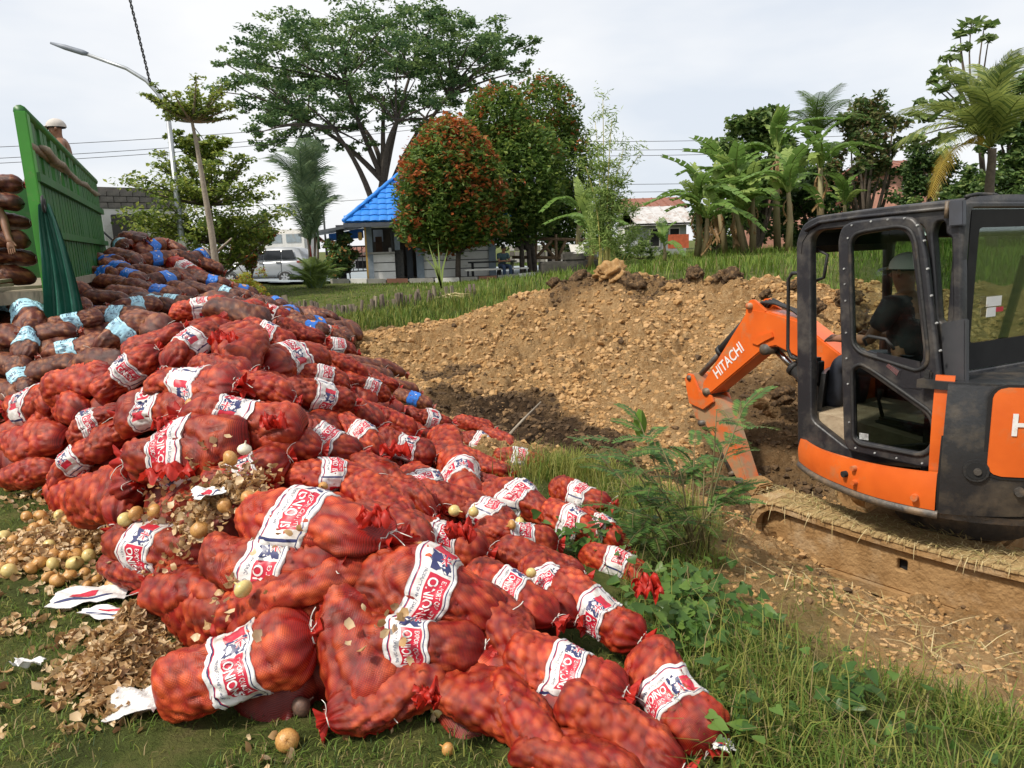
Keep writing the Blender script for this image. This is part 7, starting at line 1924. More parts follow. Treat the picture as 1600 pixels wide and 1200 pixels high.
# ---- round red-shoot trees
def round_tree(name, px, py_base, Y, ells, label, red, n, group, trunks=1, size=.21, dens=1.0, sd=0):
 bs = at(px, py_base, Y); bs[2] = zt(bs[0], bs[1]); r = empty(name, bs, label, 'tree', group)
 b = MB(); rr = random.Random(sd); P, M_ = [], []
 tops = [at(e[0], e[1] + e[3] * .3, Y + e[4]) for e in ells]
 for k in range(trunks):
  o = np.array([rr.uniform(-.5, .5) * (trunks > 1) * .9, rr.uniform(-.3, .3) * (trunks > 1), 0])
  mid = bs + o + np.array([rr.uniform(-.1, .1), 0, 1.1])
  limb(b, bs + o, mid, .12, .10, .04, 4, seed=sd + k)
  for j, tp in enumerate(tops):
   for q in range(3): limb(b, mid, tp + np.array([rr.uniform(-.7, .7), rr.uniform(-.6, .6), rr.uniform(-.9, .2)]), .075, .02, .12, 6, seed=sd + j * 7 + q + k)
 b.build('trunk', [M_BARKD], r, fixn=False)
 for (ex, ey, rx, ry, dy) in ells:
  c = at(ex, ey, Y + dy); ax = np.array([rx, (rx + ry) / 2, ry]) * (Y + dy) / FPX
  nb = int(30 + rx * .5); tot = int(n * (rx * ry) / (70 * 90))
  # bumps on the crown, each a small cluster of shoots
  d = nr.normal(size=(tot, 3)); d /= np.linalg.norm(d, axis=1)[:, None]
  ph = np.arctan2(d[:, 1], d[:, 0]); lat = d[:, 2]
  bump = 1 + .24 * (fbm(ph * 2.4 + sd, lat * 3.3 + sd, 3, sd + 3) - .5) * 2 + .09 * (vnoise(ph * 9, lat * 9, sd + 8) - .5) * 2
  rad = bump * (1 - .42 * nr.uniform(0, 1, tot) ** 2.0)
  p = c + d * rad[:, None] * ax
  p += nr.normal(size=p.shape) * .07
  rn = fbm(ph * 3.5 + 2, lat * 5 + 3, 2, sd + 21)
  isr = (rad > bump * .82) & (rn + red * .5 + .13 * lat - .05 * d[:, 0] + .10 * nr.normal(size=tot) > .66)
  m_ = np.where(isr, nr.choice([2, 2, 3], tot), np.where(rad > bump * .9, nr.choice([0, 0, 1], tot), 0))
  P.append(p); M_.append(m_)
 leaves(np.concatenate(P), size, L_SYZ, np.concatenate(M_), 'crown', r, up=.45, elong=2.0)
 return r
SG = 'red-shoot trees by the kiosk'
round_tree('red_shoot_tree', 716, 438, 29.0, [(702, 294, 82, 84, 0), (690, 345, 70, 48, .3), (732, 350, 58, 32, -.2), (700, 240, 50, 50, 0)], 'rounded tree with orange red new leaves right in front of the kiosk', .20, 15000, SG, sd=1)
round_tree('red_shoot_tree', 822, 432, 32.5, [(775, 205, 52, 66, 0), (800, 276, 82, 86, 0), (800, 338, 68, 44, .2)], 'tall dark green and rust tree just right of the orange topped one', -.28, 13000, SG, trunks=3, sd=2)
round_tree('red_shoot_tree', 868, 430, 35.5, [(850, 190, 52, 66, 0), (866, 270, 62, 86, 0), (880, 340, 48, 50, 0)], 'greenest of the three round trees, farthest right and behind', -.30, 11000, SG, trunks=2, sd=3)
# ---- layered trees by the lamp
def tier_tree(name, px, py_b, Y, tops, tiers, label, mats, size, trunk_r, bark, n_per, group=None):
 bs = at(px, py_b, Y); r = empty(name, bs, label, 'tree', group); b = MB()
 line = [bs] + [at(tx, ty, Y) for tx, ty in tops]
 b.tube([V(p) for p in line], [trunk_r * (1 - .65 * i / (len(line) - 1)) for i in range(len(line))], 8, cap=False)
 P, M_ = [], []
 for (tx, ty, rx, rz) in tiers:
  c = at(tx, ty, Y); s_ = Y / FPX
  o = min(line, key=lambda q: np.linalg.norm(q - c) + (2 if q[2] > c[2] else 0))
  nb = 11
  for k in range(nb):
   a = 2 * math.pi * k / nb + rnd.uniform(-.2, .2); ln = rx * s_ * rnd.uniform(.65, 1.05)
   e_ = c + np.array([math.cos(a) * ln, math.sin(a) * ln, rz * s_ * rnd.uniform(-.25, .9)])
   pts = limb(b, o, e_, trunk_r * .32, .008, .06, 6, -.04, seed=k + int(tx))
   for q in range(2, 7):
    t = q / 6; m = np.array(o) * (1 - t) + e_ * t
    nn = int(n_per * (.4 + t))
    P.append(clump_pts(m, max(.10, rx * s_ * .26 * (.5 + .5 * t)), nn, .36, .05)); M_.append(nr.choice([0, 0, 1, 2], nn))
 b.build('trunk', [bark], r, fixn=False)
 leaves(np.concatenate(P), size, mats, np.concatenate(M_), 'crown', r, up=.8, elong=1.7)
 return r
tier_tree('layered_tree', 346, 486, 13.0, [(338, 420), (330, 360), (318, 290), (308, 230), (300, 190)], [(298, 172, 60, 46), (268, 168, 36, 30), (335, 172, 36, 32)], 'slender young tree with pale trunk rising right beside the bag pile', L_TERM, .075, .075, M_BARKP, 17)
b_ = [o for o in S.objects if o.name == 'layered_tree'][0]
bb = MB(); p0, p1 = at(334, 398, 13), at(362, 372, 13); bb.tube([p0, p1], [.025, .012], 6); bb.tube([at(333, 405, 13), at(318, 385, 13)], [.02, .01], 6)
bb.build('side_twig', [M_BARKP], b_)['kind'] = 'stuff'
tier_tree('layered_tree', 335, 440, 22.0, [(332, 380), (326, 320), (318, 260), (310, 215)], [(310, 225, 42, 18), (318, 262, 72, 22), (315, 300, 105, 26), (320, 335, 118, 26), (312, 360, 112, 24), (330, 382, 80, 20)], 'broad bushy yellow green layered tree behind the slender one', L_TERM, .13, .14, M_BARK, 50)
# ---- generic leafy trees and shrubs
FG_ = 'broadleaf trees behind the bananas'
def leafy(name, px, py_b, Y, blobs, label, mats, size, n, cat='tree', group=None, trunk=M_BARK, tr=.12, wts=None, elong=1.7, depth=1.0, flat=1.0):
 bs = at(px, py_b, Y); bs[2] = min(bs[2], zt(bs[0], bs[1]) + .3) if Y > 14 else bs[2]
 r = empty(name, bs, label, cat, group); b = MB(); P, M_ = [], []
 for i, (ex, ey, er) in enumerate(blobs):
  dd = rnd.uniform(-1, 1) * er * Y / FPX * depth
  er = er * (1.18 if group == FG_ else 1); c = at(ex, ey, Y + dd); rw = er * Y / FPX
  limb(b, bs, c, tr, tr * .2, .12, 6, seed=i + int(px))
  ntot = int(n * 2.3 * (er / 30) ** 2)
  for k in range(7):
   sub = c + nr.normal(size=3) * rw * np.array([.42, .42, .36]); nn = max(4, ntot // 7)
   P.append(clump_pts(sub, rw * .55, nn, flat * .8, .1)); M_.append(nr.choice(len(mats), nn, p=wts))
 b.build('trunk', [trunk], r, fixn=False)
 leaves(np.concatenate(P), size, mats, np.concatenate(M_), 'crown', r, up=.4, elong=elong)
 return r
leafy('red_tip_bush', 392, 440, 25.5, [(372, 388, 18), (400, 372, 18), (392, 398, 20), (415, 368, 14), (365, 402, 12), (385, 410, 14)], 'small bush with orange red tips in front of the silver car', [L_SYZ[3], L_SYZ[2], L_SYZ[0], L_SYZ[1]], .13, 800, 'shrub', tr=.03)
leafy('yellow_shrub', 392, 480, 15.5, [(372, 450, 18), (400, 445, 20), (388, 462, 20), (412, 462, 15), (360, 462, 13), (385, 436, 14)], 'bright yellow green shrub at the end of the bag pile', L_YEL, .06, 620, 'shrub', tr=.02, wts=[.45, .4, .15], elong=2.4)
leafy('dark_bush', 530, 440, 31, [(528, 380, 22), (520, 400, 22), (540, 402, 22), (530, 420, 22), (515, 420, 16)], 'dark rounded bush left of the kiosk', [L_MIX[0], L_MIX[2], L_SYZ[3]], .16, 750, 'shrub', tr=.04, wts=[.45, .4, .15])
leafy('dark_tree', 405, 410, 40, [(410, 352, 16), (395, 365, 16), (405, 335, 12), (385, 350, 14), (412, 375, 12)], 'dark green tree peeping out behind the layered tree', L_MIX, .2, 420, tr=.1, wts=[.3, .1, .6])
FG = FG_
leafy('broadleaf_tree', 1185, 386, 35, [(1180, 190, 26), (1160, 205, 22), (1205, 185, 22), (1150, 240, 26), (1185, 235, 30), (1215, 220, 24), (1165, 280, 30), (1200, 285, 30), (1140, 275, 20), (1220, 260, 24), (1180, 330, 34)], 'big leaved tree standing tallest left in the banana grove', L_MIX, .34, 260, group=FG, tr=.14, wts=[.4, .4, .2])
leafy('broadleaf_tree', 1352, 388, 34, [(1352, 172, 24), (1375, 165, 20), (1330, 190, 22), (1395, 195, 18), (1362, 215, 26), (1395, 225, 18), (1330, 230, 24), (1350, 260, 26), (1310, 260, 20), (1380, 255, 18), (1345, 300, 26), (1370, 190, 18)], 'olive tree with bare lower twigs right of the grove', [leafm('olive_leaf', (.10, .105, .04), (.08, .085, .03)), L_MIX[0], L_MIX[2], leafm('brown_leaf', (.16, .10, .05), (.12, .08, .04))], .22, 300, group=FG, tr=.11, wts=[.45, .25, .2, .1])
leafy('broadleaf_tree', 1265, 388, 37, [(1262, 280, 30), (1240, 300, 28), (1285, 310, 30), (1255, 340, 32), (1295, 350, 28), (1225, 350, 28), (1310, 320, 24)], 'dark dense tree filling the middle of the grove', L_MIX, .26, 300, group=FG, tr=.12, wts=[.3, .1, .6])
leafy('broadleaf_tree', 1120, 396, 33, [(1115, 330, 26), (1140, 350, 28), (1100, 360, 24), (1150, 320, 22), (1130, 375, 26)], 'low dark tree at the left end of the grove', L_MIX, .22, 260, group=FG, tr=.08, wts=[.4, .15, .45])
leafy('broadleaf_tree', 1455, 380, 33, [(1440, 250, 24), (1425, 275, 22), (1470, 265, 28), (1450, 300, 28), (1490, 290, 28), (1420, 305, 20), (1480, 320, 26)], 'dark tree below the left fronds of the coconut palm', L_MIX, .2, 330, group=FG, tr=.1, wts=[.3, .1, .6])
leafy('broadleaf_tree', 1590, 380, 31, [(1590, 150, 28), (1610, 190, 34), (1580, 230, 34), (1620, 260, 40), (1575, 290, 34), (1545, 300, 28), (1600, 320, 36), (1560, 210, 24), (1520, 290, 26), (1500, 320, 24), (1540, 330, 26), (1480, 335, 22)], 'dense dark trees at the right edge behind the coconut palm', L_MIX, .24, 330, group=FG, tr=.14, wts=[.45, .2, .35])
leafy('leafy_bush', 1400, 392, 29, [(1370, 352, 20), (1400, 350, 18), (1430, 344, 22), (1460, 336, 20), (1490, 332, 18), (1345, 362, 16), (1320, 375, 18), (1285, 378, 16)], 'row of low bright green bushes behind the excavator roof', [L_MIX[1], L_MIX[0], L_BAN[1]], .16, 420, 'bush', tr=.03)
leafy('leafy_bush', 1000, 405, 31, [(1000, 385, 14), (985, 395, 14), (1015, 395, 12), (960, 395, 16), (1035, 398, 10)], 'low weedy bushes left of the grey shed', [L_MIX[1], L_MIX[0], L_BAM[0]], .16, 420, 'bush', tr=.02)
# tall sparse tree with large umbrella-like leaf rosettes above the palm
bs = at(1545, 380, 34); ts = empty('rosette_tree', bs, 'tall thin tree with large leaf rosettes rising above the coconut palm', 'tree'); b = MB(); P, M_ = [], []
hub = at(1530, 200, 34); limb(b, bs, hub, .16, .10, .03, 6, seed=4)
for (px, py, r_) in [(1518, 35, 16), (1538, 42, 14), (1500, 52, 12), (1500, 75, 12), (1482, 92, 12), (1470, 110, 10), (1545, 60, 10), (1465, 140, 12), (1460, 125, 9), (1490, 125, 12), (1440, 160, 10), (1430, 178, 9), (1450, 185, 12), (1475, 165, 14), (1500, 160, 14), (1520, 140, 14), (1555, 120, 14), (1590, 95, 12), (1595, 130, 14), (1430, 215, 12), (1450, 225, 14), (1425, 232, 10), (1475, 215, 14)]:
 c = at(px, py, 34 + rnd.uniform(-1.5, 1.5)); limb(b, hub, c, .06, .02, .12, 6, .05, seed=px)
 n_ = 26; P.append(clump_pts(c, r_ * 34 / FPX * 1.35, n_, .4, .2)); M_.append(nr.choice(3, n_, p=[.4, .35, .25]))
b.build('trunk', [M_BARK], ts, fixn=False); leaves(np.concatenate(P), .42, [L_MIX[0], L_MIX[1], leafm('rosette_leaf', (.16, .2, .09), (.13, .17, .075), .5, .5)], np.concatenate(M_), 'crown', ts, up=.7, elong=1.5)
# ---- palm fronds, bananas
def frond_mesh(name, L_, nl, ll, mats, droop=.5, vee=.5, tip=.15, wd=.02, seed=0):
 """rachis along +x arching down, leaflets both sides; in its own space"""
 rr = random.Random(seed); vs, fs, mi = [], [], []
 def pt(t): return V((L_ * t * (1 - .12 * t), 0, L_ * (.22 * math.sin(t * 2.0) - droop * t * t * .75)))
 pts = [pt(i / 10) for i in range(11)]
 b = MB(); b.tube(pts, [wd * 1.1 * (1 - .8 * i / 10) + .004 for i in range(11)], 5, 0)
 for i in range(nl):
  t = .12 + .87 * i / nl; p = pt(t); d = (pt(min(1, t + .03)) - pt(t - .03)).normalized()
  ln = ll * (math.sin(math.pi * min(1, (t + .15) * .82)) ** .6) * rr.uniform(.85, 1.1)
  for sg in (1, -1):
   out = (V((0, sg, 0)) * 1.0 + d * (.45 + .5 * t) + V((0, 0, vee * (1 - t) - .35 * t))).normalized()
   q = p + out * ln * .55; e_ = p + out * ln + V((0, 0, -ln * rr.uniform(.15, .5)))
   w_ = wd * rr.uniform(.8, 1.2); k = len(b.v)
   b.v += [tuple(p - d * w_), tuple(p + d * w_), tuple(q + d * w_ * .9), tuple(q - d * w_ * .9), tuple(e_)]
   b.f += [[k, k + 1, k + 2, k + 3], [k + 3, k + 2, k + 4]]; m_ = 1 if len(mats) == 2 or rr.random() < .6 else 2; b.m += [m_, m_]; b.sm += [False, False]
 return b.mesh(name, mats)
def put_child(name, me, parent, loc, az, el, roll=0, sc=1.0):
 o = bpy.data.objects.new(name, me); COL.objects.link(o); o.parent = parent; o.matrix_parent_inverse = wm(parent).inverted()
 o.matrix_basis = Matrix.Translation(loc) @ Matrix.Rotation(az, 4, 'Z') @ Matrix.Rotation(-el, 4, 'Y') @ Matrix.Rotation(roll, 4, 'X') @ Matrix.Scale(sc, 4)
 return o
# coconut palm
YP = 26; bs = at(1548, 392, YP); cr = V(at(1548, 232, YP)); cp_ = empty('coconut_palm', bs, 'coconut palm with one drooping yellowed frond at the right edge', 'palm')
b = MB(); b.tube([V(bs).lerp(cr, k / 8) + V((.05 * math.sin(k), 0, 0)) for k in range(9)], [.19 - .06 * k / 8 for k in range(9)], 9); b.build('trunk', [M_BARK], cp_)
fr = [frond_mesh('frond', 3.5, 60, .85, [M_COCO, M_COCO, M_COCOD], droop=.62, seed=1), frond_mesh('frond', 3.4, 60, .85, [M_COCO, M_COCO, M_COCOD], droop=.25, seed=2)]
fy = frond_mesh('frond', 3.3, 60, .75, [M_COCOY, M_COCOY], droop=.9, seed=3)
for i, (az, el, k) in enumerate([(180, 20, 0), (165, 42, 0), (195, 50, 1), (150, 65, 1), (100, 72, 1), (60, 68, 1), (30, 52, 0), (10, 35, 0), (-20, 30, 0), (-60, 40, 0), (-100, 35, 0), (-135, 48, 0), (210, 30, 0), (120, 45, 0), (75, 40, 0), (-90, 75, 1), (0, 75, 1), (-150, 10, 0)]):
 put_child('frond', fr[k], cp_, cr + V((0, 0, .05)), R(az), R(el), rnd.uniform(-.3, .3))
o = put_child('frond', fy, cp_, cr, R(198), R(-2), .2); o['label'] = 'drooping yellowed frond'
# lipstick palm: several upright stems with red crownshafts
YL = 25.5; bs = at(490, 452, YL); lpm = empty('lipstick_palm', bs, 'slim clump palm with red stem and upright feathery fronds by the car', 'palm')
M_LIPL = [leafm('lipstick_leaflet', (.075, .115, .06), (.06, .095, .05)), leafm('lipstick_leaflet2', (.10, .14, .07), (.085, .12, .06))]
M_REDST = mat('red_crownshaft', (.42, .03, .03), (.34, .025, .025), 4, .4)
lf = [frond_mesh('frond', 1.75, 30, .55, [M_LIPL[0], M_LIPL[0], M_LIPL[1]], droop=.18, vee=.7, wd=.016, seed=s_) for s_ in (5, 6)]
for (tx, ty, bx, n_, red_) in ((484, 385, 490, 7, True), (497, 368, 492, 6, False), (476, 330, 486, 7, False), (490, 310, 490, 7, False)):
 t = V(at(tx, ty, YL + rnd.uniform(-.3, .3))); b0 = V(at(bx, 452, YL)); b = MB(); b.tube([b0, b0.lerp(t, .5) + V((.05, 0, 0)), t], [.05, .04, .035], 7); b.build('stem', [M_BARK], lpm)
 b = MB(); b.tube([t + V((0, 0, -.45)), t + V((0, 0, .2))], [.05, .03], 7); b.build('crownshaft', [M_REDST if red_ else M_LIPL[0]], lpm)
 for k in range(n_):
  put_child('frond', lf[k % 2], lpm, t, R(360 * k / n_ + rnd.uniform(-20, 20)), R(rnd.uniform(48, 82)), rnd.uniform(-.4, .4), rnd.uniform(.95, 1.35))
sp = empty('spiky_palm', at(493, 456, 24.6), 'low spiky palm clump at the foot of the lipstick palm', 'palm')
sf = frond_mesh('frond', 1.25, 24, .38, [M_LIPL[0], leafm('spiky_leaflet', (.10, .14, .03), (.08, .115, .025))], droop=.45, vee=.5, wd=.016, seed=9)
for k in range(26): put_child('frond', sf, sp, V(at(493, 456, 24.6)) + V((rnd.uniform(-.25, .25), rnd.uniform(-.2, .2), 0)), R(k * 137.5), R(rnd.uniform(40, 85)), rnd.uniform(-.4, .4), rnd.uniform(.8, 1.15))
# areca-like palm crown in the grove
YA = 34; bs = at(1285, 388, YA); ap = empty('feather_palm', bs, 'feather palm whose crown tops the middle of the grove', 'palm'); cr = V(at(1275, 215, YA))
b = MB(); b.tube([V(bs), V(bs).lerp(cr, .5) + V((.1, 0, 0)), cr], [.12, .09, .07], 8); b.build('trunk', [M_BARK], ap)
af = frond_mesh('frond', 2.5, 34, .6, [M_COCOD, M_COCOD, leafm('feather_leaflet', (.07, .12, .03), (.055, .1, .025))], droop=.55, seed=12)
for k in range(13): put_child('frond', af, ap, cr, R(360 * k / 13 + rnd.uniform(-10, 10)), R(rnd.uniform(25, 80)), rnd.uniform(-.3, .3), rnd.uniform(.85, 1.1))
# bananas
def banana_leaf(name, L_, W_, seed, mats, droop=.6, torn=True):
 rr = random.Random(seed); n = 16; b = MB()
 def pt(t): return V((L_ * t * (1 - .1 * t), 0, L_ * (.30 * math.sin(t * 1.7) - droop * t ** 2.2 * .8)))
 b.tube([pt(i / n) for i in range(n + 1)], [.035 * (1 - .85 * i / n) + .004 for i in range(n + 1)], 5, 0)
 for sg in (1, -1):
  for i in range(2, n):
   t0_, t1_ = i / n, (i + (.80 if torn and rr.random() < .6 else 1.0)) / n
   for tt in (0,):
    w0 = W_ * math.sin(math.pi * min(1, t0_ * .92 + .04)) ** .5; w1 = W_ * math.sin(math.pi * min(1, t1_ * .92 + .04)) ** .5
    a, c = pt(t0_), pt(t1_); dr = rr.uniform(-.02, .10)
    f1 = V((.06, sg * w0 * .6, .10 * w0)); f2 = V((.12, sg * w0, -.12 * w0 - dr)); g1 = V((.06, sg * w1 * .6, .10 * w1)); g2 = V((.12, sg * w1, -.12 * w1 - dr))
    b.add([a, a + f1, a + f2, c, c + g1, c + g2], [(0, 1, 4, 3), (1, 2, 5, 4)], 1, True)
 return b.mesh(name, mats)
BLV = [banana_leaf('leaf', 1.9, .30, 1, [L_BAN[1], L_BAN[0]], .75), banana_leaf('leaf', 2.3, .30, 2, [L_BAN[1], L_BAN[0]], 1.05), banana_leaf('leaf', 1.9, .26, 3, [L_BAN[1], L_BAN[1]], .5)]
BDRY = banana_leaf('dry_leaf', 1.4, .10, 4, [M_BANDRY, M_BANDRY], 1.3)
def banana(px, py_b, py_t, Y, n, label, sc=1.0, dry=2, stems=1, yellow=False):
 bs = V(at(px, py_b, Y)); bs.z = min(bs.z, zt(bs.x, bs.y) + .05); tp = V(at(px, py_t, Y)); r = empty('banana_plant', bs, label, 'banana plant', 'banana plants along the field edge')
 for s_ in range(stems):
  o = V((rnd.uniform(-.5, .5), rnd.uniform(-.3, .3), 0)) * (s_ > 0); t = tp + o * 1.6 + V((0, 0, -.5 * s_))
  b = MB(); b.tube([bs + o, (bs + o).lerp(t, .5) + V((rnd.uniform(-.08, .08), 0, 0)), t], [.14 * sc, .12 * sc, .07 * sc], 9); b.build('stem', [M_BSTEM], r)
  for k in range(n):
   put_child('leaf', BLV[k % 3], r, t + V((0, 0, -.05)), R(360 * k / n + rnd.uniform(-25, 25)), R(rnd.choice([15, 30, 42, 55, 68, 80])), rnd.uniform(-.3, .3), sc * rnd.uniform(.8, 1.1))
  for k in range(dry): put_child('leaf', BDRY, r, t + V((0, 0, -.25)), R(rnd.uniform(0, 360)), R(-62), 0, sc * rnd.uniform(.5, .8))['label'] = 'dry brown leaf'
for a in [(1090, 402, 320, 28, 8, 'leftmost banana plant of the grove, leaning leaves beside the grey shed', 1.0, 3, 2), (1150, 392, 300, 30, 8, 'second banana plant of the grove with dry skirts', 1.05, 4, 2), (1176, 390, 310, 29, 7, 'banana plant with several leaning brown stems', 1.0, 4, 3),
   (1232, 390, 300, 27.5, 8, 'nearest banana plant with pale upright new leaf at the field edge', 1.0, 2, 1), (1215, 388, 240, 31, 8, 'tall banana plant at the centre of the grove', 1.1, 3, 1), (1282, 386, 262, 30, 8, 'banana plant right of the centre with yellow dry leaves', 1.1, 4, 1), (1130, 395, 285, 33, 7, 'banana plant behind the leftmost ones', 1.1, 2, 1),
   (1038, 400, 384, 27, 5, 'young low banana plant in front of the grey shed', .55, 0, 1), (922, 414, 365, 28.5, 7, 'banana plant left of the bamboo by the stone block', .9, 2, 1), (905, 400, 330, 31, 6, 'pale banana plant behind the greenest round tree', .9, 1, 1), (1320, 388, 320, 33, 6, 'banana plant below the olive tree', .9, 3, 1)]:
 banana(*a)
# bamboo
YB_ = 24; bs = at(945, 430, YB_); bm_ = empty('bamboo', bs, 'wispy bamboo clump with yellow stems on the grass behind the bank', 'bamboo'); P, M_ = [], []
for k, (bx, tx, ty) in enumerate([(940, 930, 190), (944, 942, 155), (948, 956, 185), (952, 975, 230), (946, 1000, 240), (938, 915, 260), (950, 960, 260), (936, 950, 300)]):
 p0 = V(at(bx, 432, YB_ + rnd.uniform(-.3, .3))); p1 = V(at(tx, ty, YB_ + rnd.uniform(-.8, .8))); q = [p0.lerp(p1, i / 9) + V(((tx - bx) * .002 * math.sin(math.pi * i / 9) * -3, 0, .25 * math.sin(math.pi * i / 9))) for i in range(10)]
 b = MB(); b.tube(q, [.028 * (1 - .85 * i / 9) + .003 for i in range(10)], 6); b.build('culm', [M_BAMST], bm_)
 for i in range(2, 10):
  for m in range(5 if i < 7 else 3):
   a = rnd.uniform(0, 6.28); ln = rnd.uniform(.25, .75) * (1.15 - .07 * i); e_ = q[i] + V((math.cos(a) * ln, math.sin(a) * ln, rnd.uniform(0, .45)))
   n_ = 26 if i < 7 else 11; t = nr.uniform(.15, 1, n_)[:, None]; P.append(np.array(q[i])[None] * (1 - t) + np.array(e_)[None] * t + nr.normal(size=(n_, 3)) * .07); M_.append(nr.choice(2, n_))
leaves(np.concatenate(P), .17, L_BAM, np.concatenate(M_), 'foliage', bm_, up=.2, elong=5, droop=.4)
leafy('bamboo', 965, 430, 25.5, [(935, 330, 20), (960, 320, 22), (985, 330, 22), (950, 360, 26), (980, 365, 26), (925, 375, 22), (1005, 370, 20), (960, 395, 26), (990, 400, 24)], 'soft green bamboo foliage behind the yellow stems', L_BAM + [L_MIX[1]], .16, 250, 'bamboo', tr=.012, elong=4.5, trunk=M_BAMST)
# young sugar-cane like plant in front of the kiosk
b = MB(); c = V(at(690, 452, 22)); cg = empty('tall_grass_plant', c, 'single tall reed plant growing in front of the kiosk wall', 'plant')
for k, (tx, ty) in enumerate(((668, 376), (676, 392), (700, 388), (684, 372), (662, 400))):
 t = V(at(tx, ty, 22)); m = V(at(688 + (tx - 688) * .3, 420, 22)); s_ = V((.03, 0, 0)); b = MB(); b.add([c - s_ * .6, c + s_ * .6, m + s_, m - s_, t], [(0, 1, 2, 3), (3, 2, 4)], 0, True); b.build('leaf', [L_BAM[1]], cg, fixn=False)
# ================================================================== GROUND COVER AND SMALL THINGS
G1 = [leafm('grass_green', (.145, .225, .036), (.12, .19, .03), .6, .4, k=1.0), leafm('grass_yellow_green', (.28, .28, .065), (.23, .24, .055), .6, .38, k=1.0), leafm('grass_dry', (.30, .24, .11), (.24, .18, .08), .7, .3, k=1.0), leafm('grass_dark', (.035, .07, .012), (.03, .055, .01), .6, .3, k=1.0)]
def blades(X, Y, H, lean, wd, mats, wts, name, label, ground_z=None, seg=2, cls='stuff'):
 n = len(X); Z = TZ(X, Y) if ground_z is None else ground_z
 a = nr.uniform(0, 2 * math.pi, n); dx, dy = np.cos(a), np.sin(a); sx, sy = -dy, dx
 le = lean * nr.uniform(.2, 1.3, n) * H
 w_ = wd * nr.uniform(.7, 1.3, n)
 base = np.stack([X, Y, Z - .01], 1); s_ = np.stack([sx * w_, sy * w_, 0 * w_], 1)
 mid = base + np.stack([dx * le * .35, dy * le * .35, H * .60], 1); tip = base + np.stack([dx * le, dy * le, H * (1 - .35 * np.clip(le / (H + 1e-6), 0, 1.6) ** 1.3)], 1)
 vs = np.stack([base - s_, base + s_, mid + s_ * .75, mid - s_ * .75, tip], 1).reshape(-1, 3); k = np.arange(n) * 5
 me = npmesh(name, vs, [np.stack([k, k + 1, k + 2, k + 3], 1), np.stack([k + 3, k + 2, k + 4], 1)], mats, np.tile(nr.choice(len(mats), n, p=wts), 2), smooth=True)
 return tag(link(name, me), label, 'grass', None, 'stuff')
def inheap(X, Y): return (HZf(X, Y) - TB(X, Y)) > .30
def scatter(n, x0, x1, y0, y1, dens):
 X = nr.uniform(x0, x1, n); Y = nr.uniform(y0, y1, n)
 # keep what the camera can see, thin with distance
 k = (np.abs(X) < .74 * Y + .5) & (nr.uniform(0, 1, n) < dens(X, Y))
 return X[k], Y[k]
# short lawn, left and front
X, Y = scatter(150000, -4.2, 1.2, 1.95, 7.5, lambda x, y: np.clip(1.5 / (y - .6) ** 1.1, .1, 1) * np.clip(fbm(x * 2.2, y * 2.2, 3, 91) * 3.2 - .85, .12, 1))
k = ~inheap(X, Y) & (dirtmask(X, Y) < .4) & ~((HZf(X, Y) - TB(X, Y) > .14) & (nr.uniform(0, 1, len(X)) < .6)); X, Y = X[k], Y[k]
blades(X, Y, nr.uniform(.02, .065, len(X)), 1.0, .0022, G1, [.45, .22, .13, .2], 'short_grass', 'short trampled lawn grass round the front of the bag heap')
# long grass on the right: rises towards the lower right corner and around the weeds
def dl(x, y): return np.clip(2.0 / (y - .4) ** 1.0, .1, 1) * np.clip((x - (.62 - .05 * y)) * 2.2, 0, 1) * np.clip(fbm(x * 1.6, y * 1.6, 3, 92) * 3.6 - 1.0, .10, .85)
X, Y = scatter(140000, .2, 3.4, 1.9, 6.2, dl)
dm = dirtmask(X, Y); k = ~inheap(X, Y) & (nr.uniform(0, 1, len(X)) > dm * 1.5 + .0); X, Y = X[k], Y[k]; dm = dm[k]
blades(X, Y, (nr.gamma(3.0, .024, len(X)) + .035) * (1 - .5 * dm), 1.0, .0026, G1, [.52, .34, .08, .06], 'long_grass', 'long mixed green and yellow grass right of the heap')
X, Y = scatter(2600, .5, 3.0, 2.0, 5.6, dl)
k = (dirtmask(X, Y) < .6) & ~inheap(X, Y); X, Y = X[k], Y[k]
blades(X, Y, nr.uniform(.2, .42, len(X)), .9, .0022, [G1[1], G1[2]], [.6, .4], 'tall_grass_stems', 'tall thin seeding grass stems on the right')
# tall bright tuft by the pit rim, dry trampled straw on the mud
c = at(890, 755, 5.6); X = nr.normal(c[0], .20, 1500); Y = nr.normal(c[1], .22, 1500)
blades(X, Y, nr.uniform(.12, .34, 1500), .7, .003, [G1[1], G1[0]], [.75, .25], 'grass_tuft', 'bright yellow green grass tuft at the pit rim')
def f_tramp():
 i = rnd.randrange(len(TR)); x, y = TR[i]; z = TZ1(x, y) + .01; a = rnd.uniform(0, 6.28); return V((x, y, z)), V((math.cos(a), math.sin(a), rnd.uniform(0, .22))), V((0, 0, 1)), rnd.uniform(.06, .24)
TR = [(rnd.gauss(p[0], s_), rnd.gauss(p[1], s_ * .8)) for p, s_, n_ in ((gz(1400, 1000, -.3), .28, 110), (gz(1300, 960, -.35), .25, 90), (gz(1220, 930, -.25), .2, 60), (gz(1500, 1040, -.25), .2, 60), (gz(1170, 850, -.3), .2, 50), (gz(940, 770, -.1), .25, 80)) for _ in range(n_)]
tag(link('trampled_straw', straw_mesh(140, f_tramp, 'trampled_straw', [M_STRAW, M_STRAW2, M_STRAWG])), 'trampled dry grass on the mud beside the track', 'dry grass', None, 'stuff')
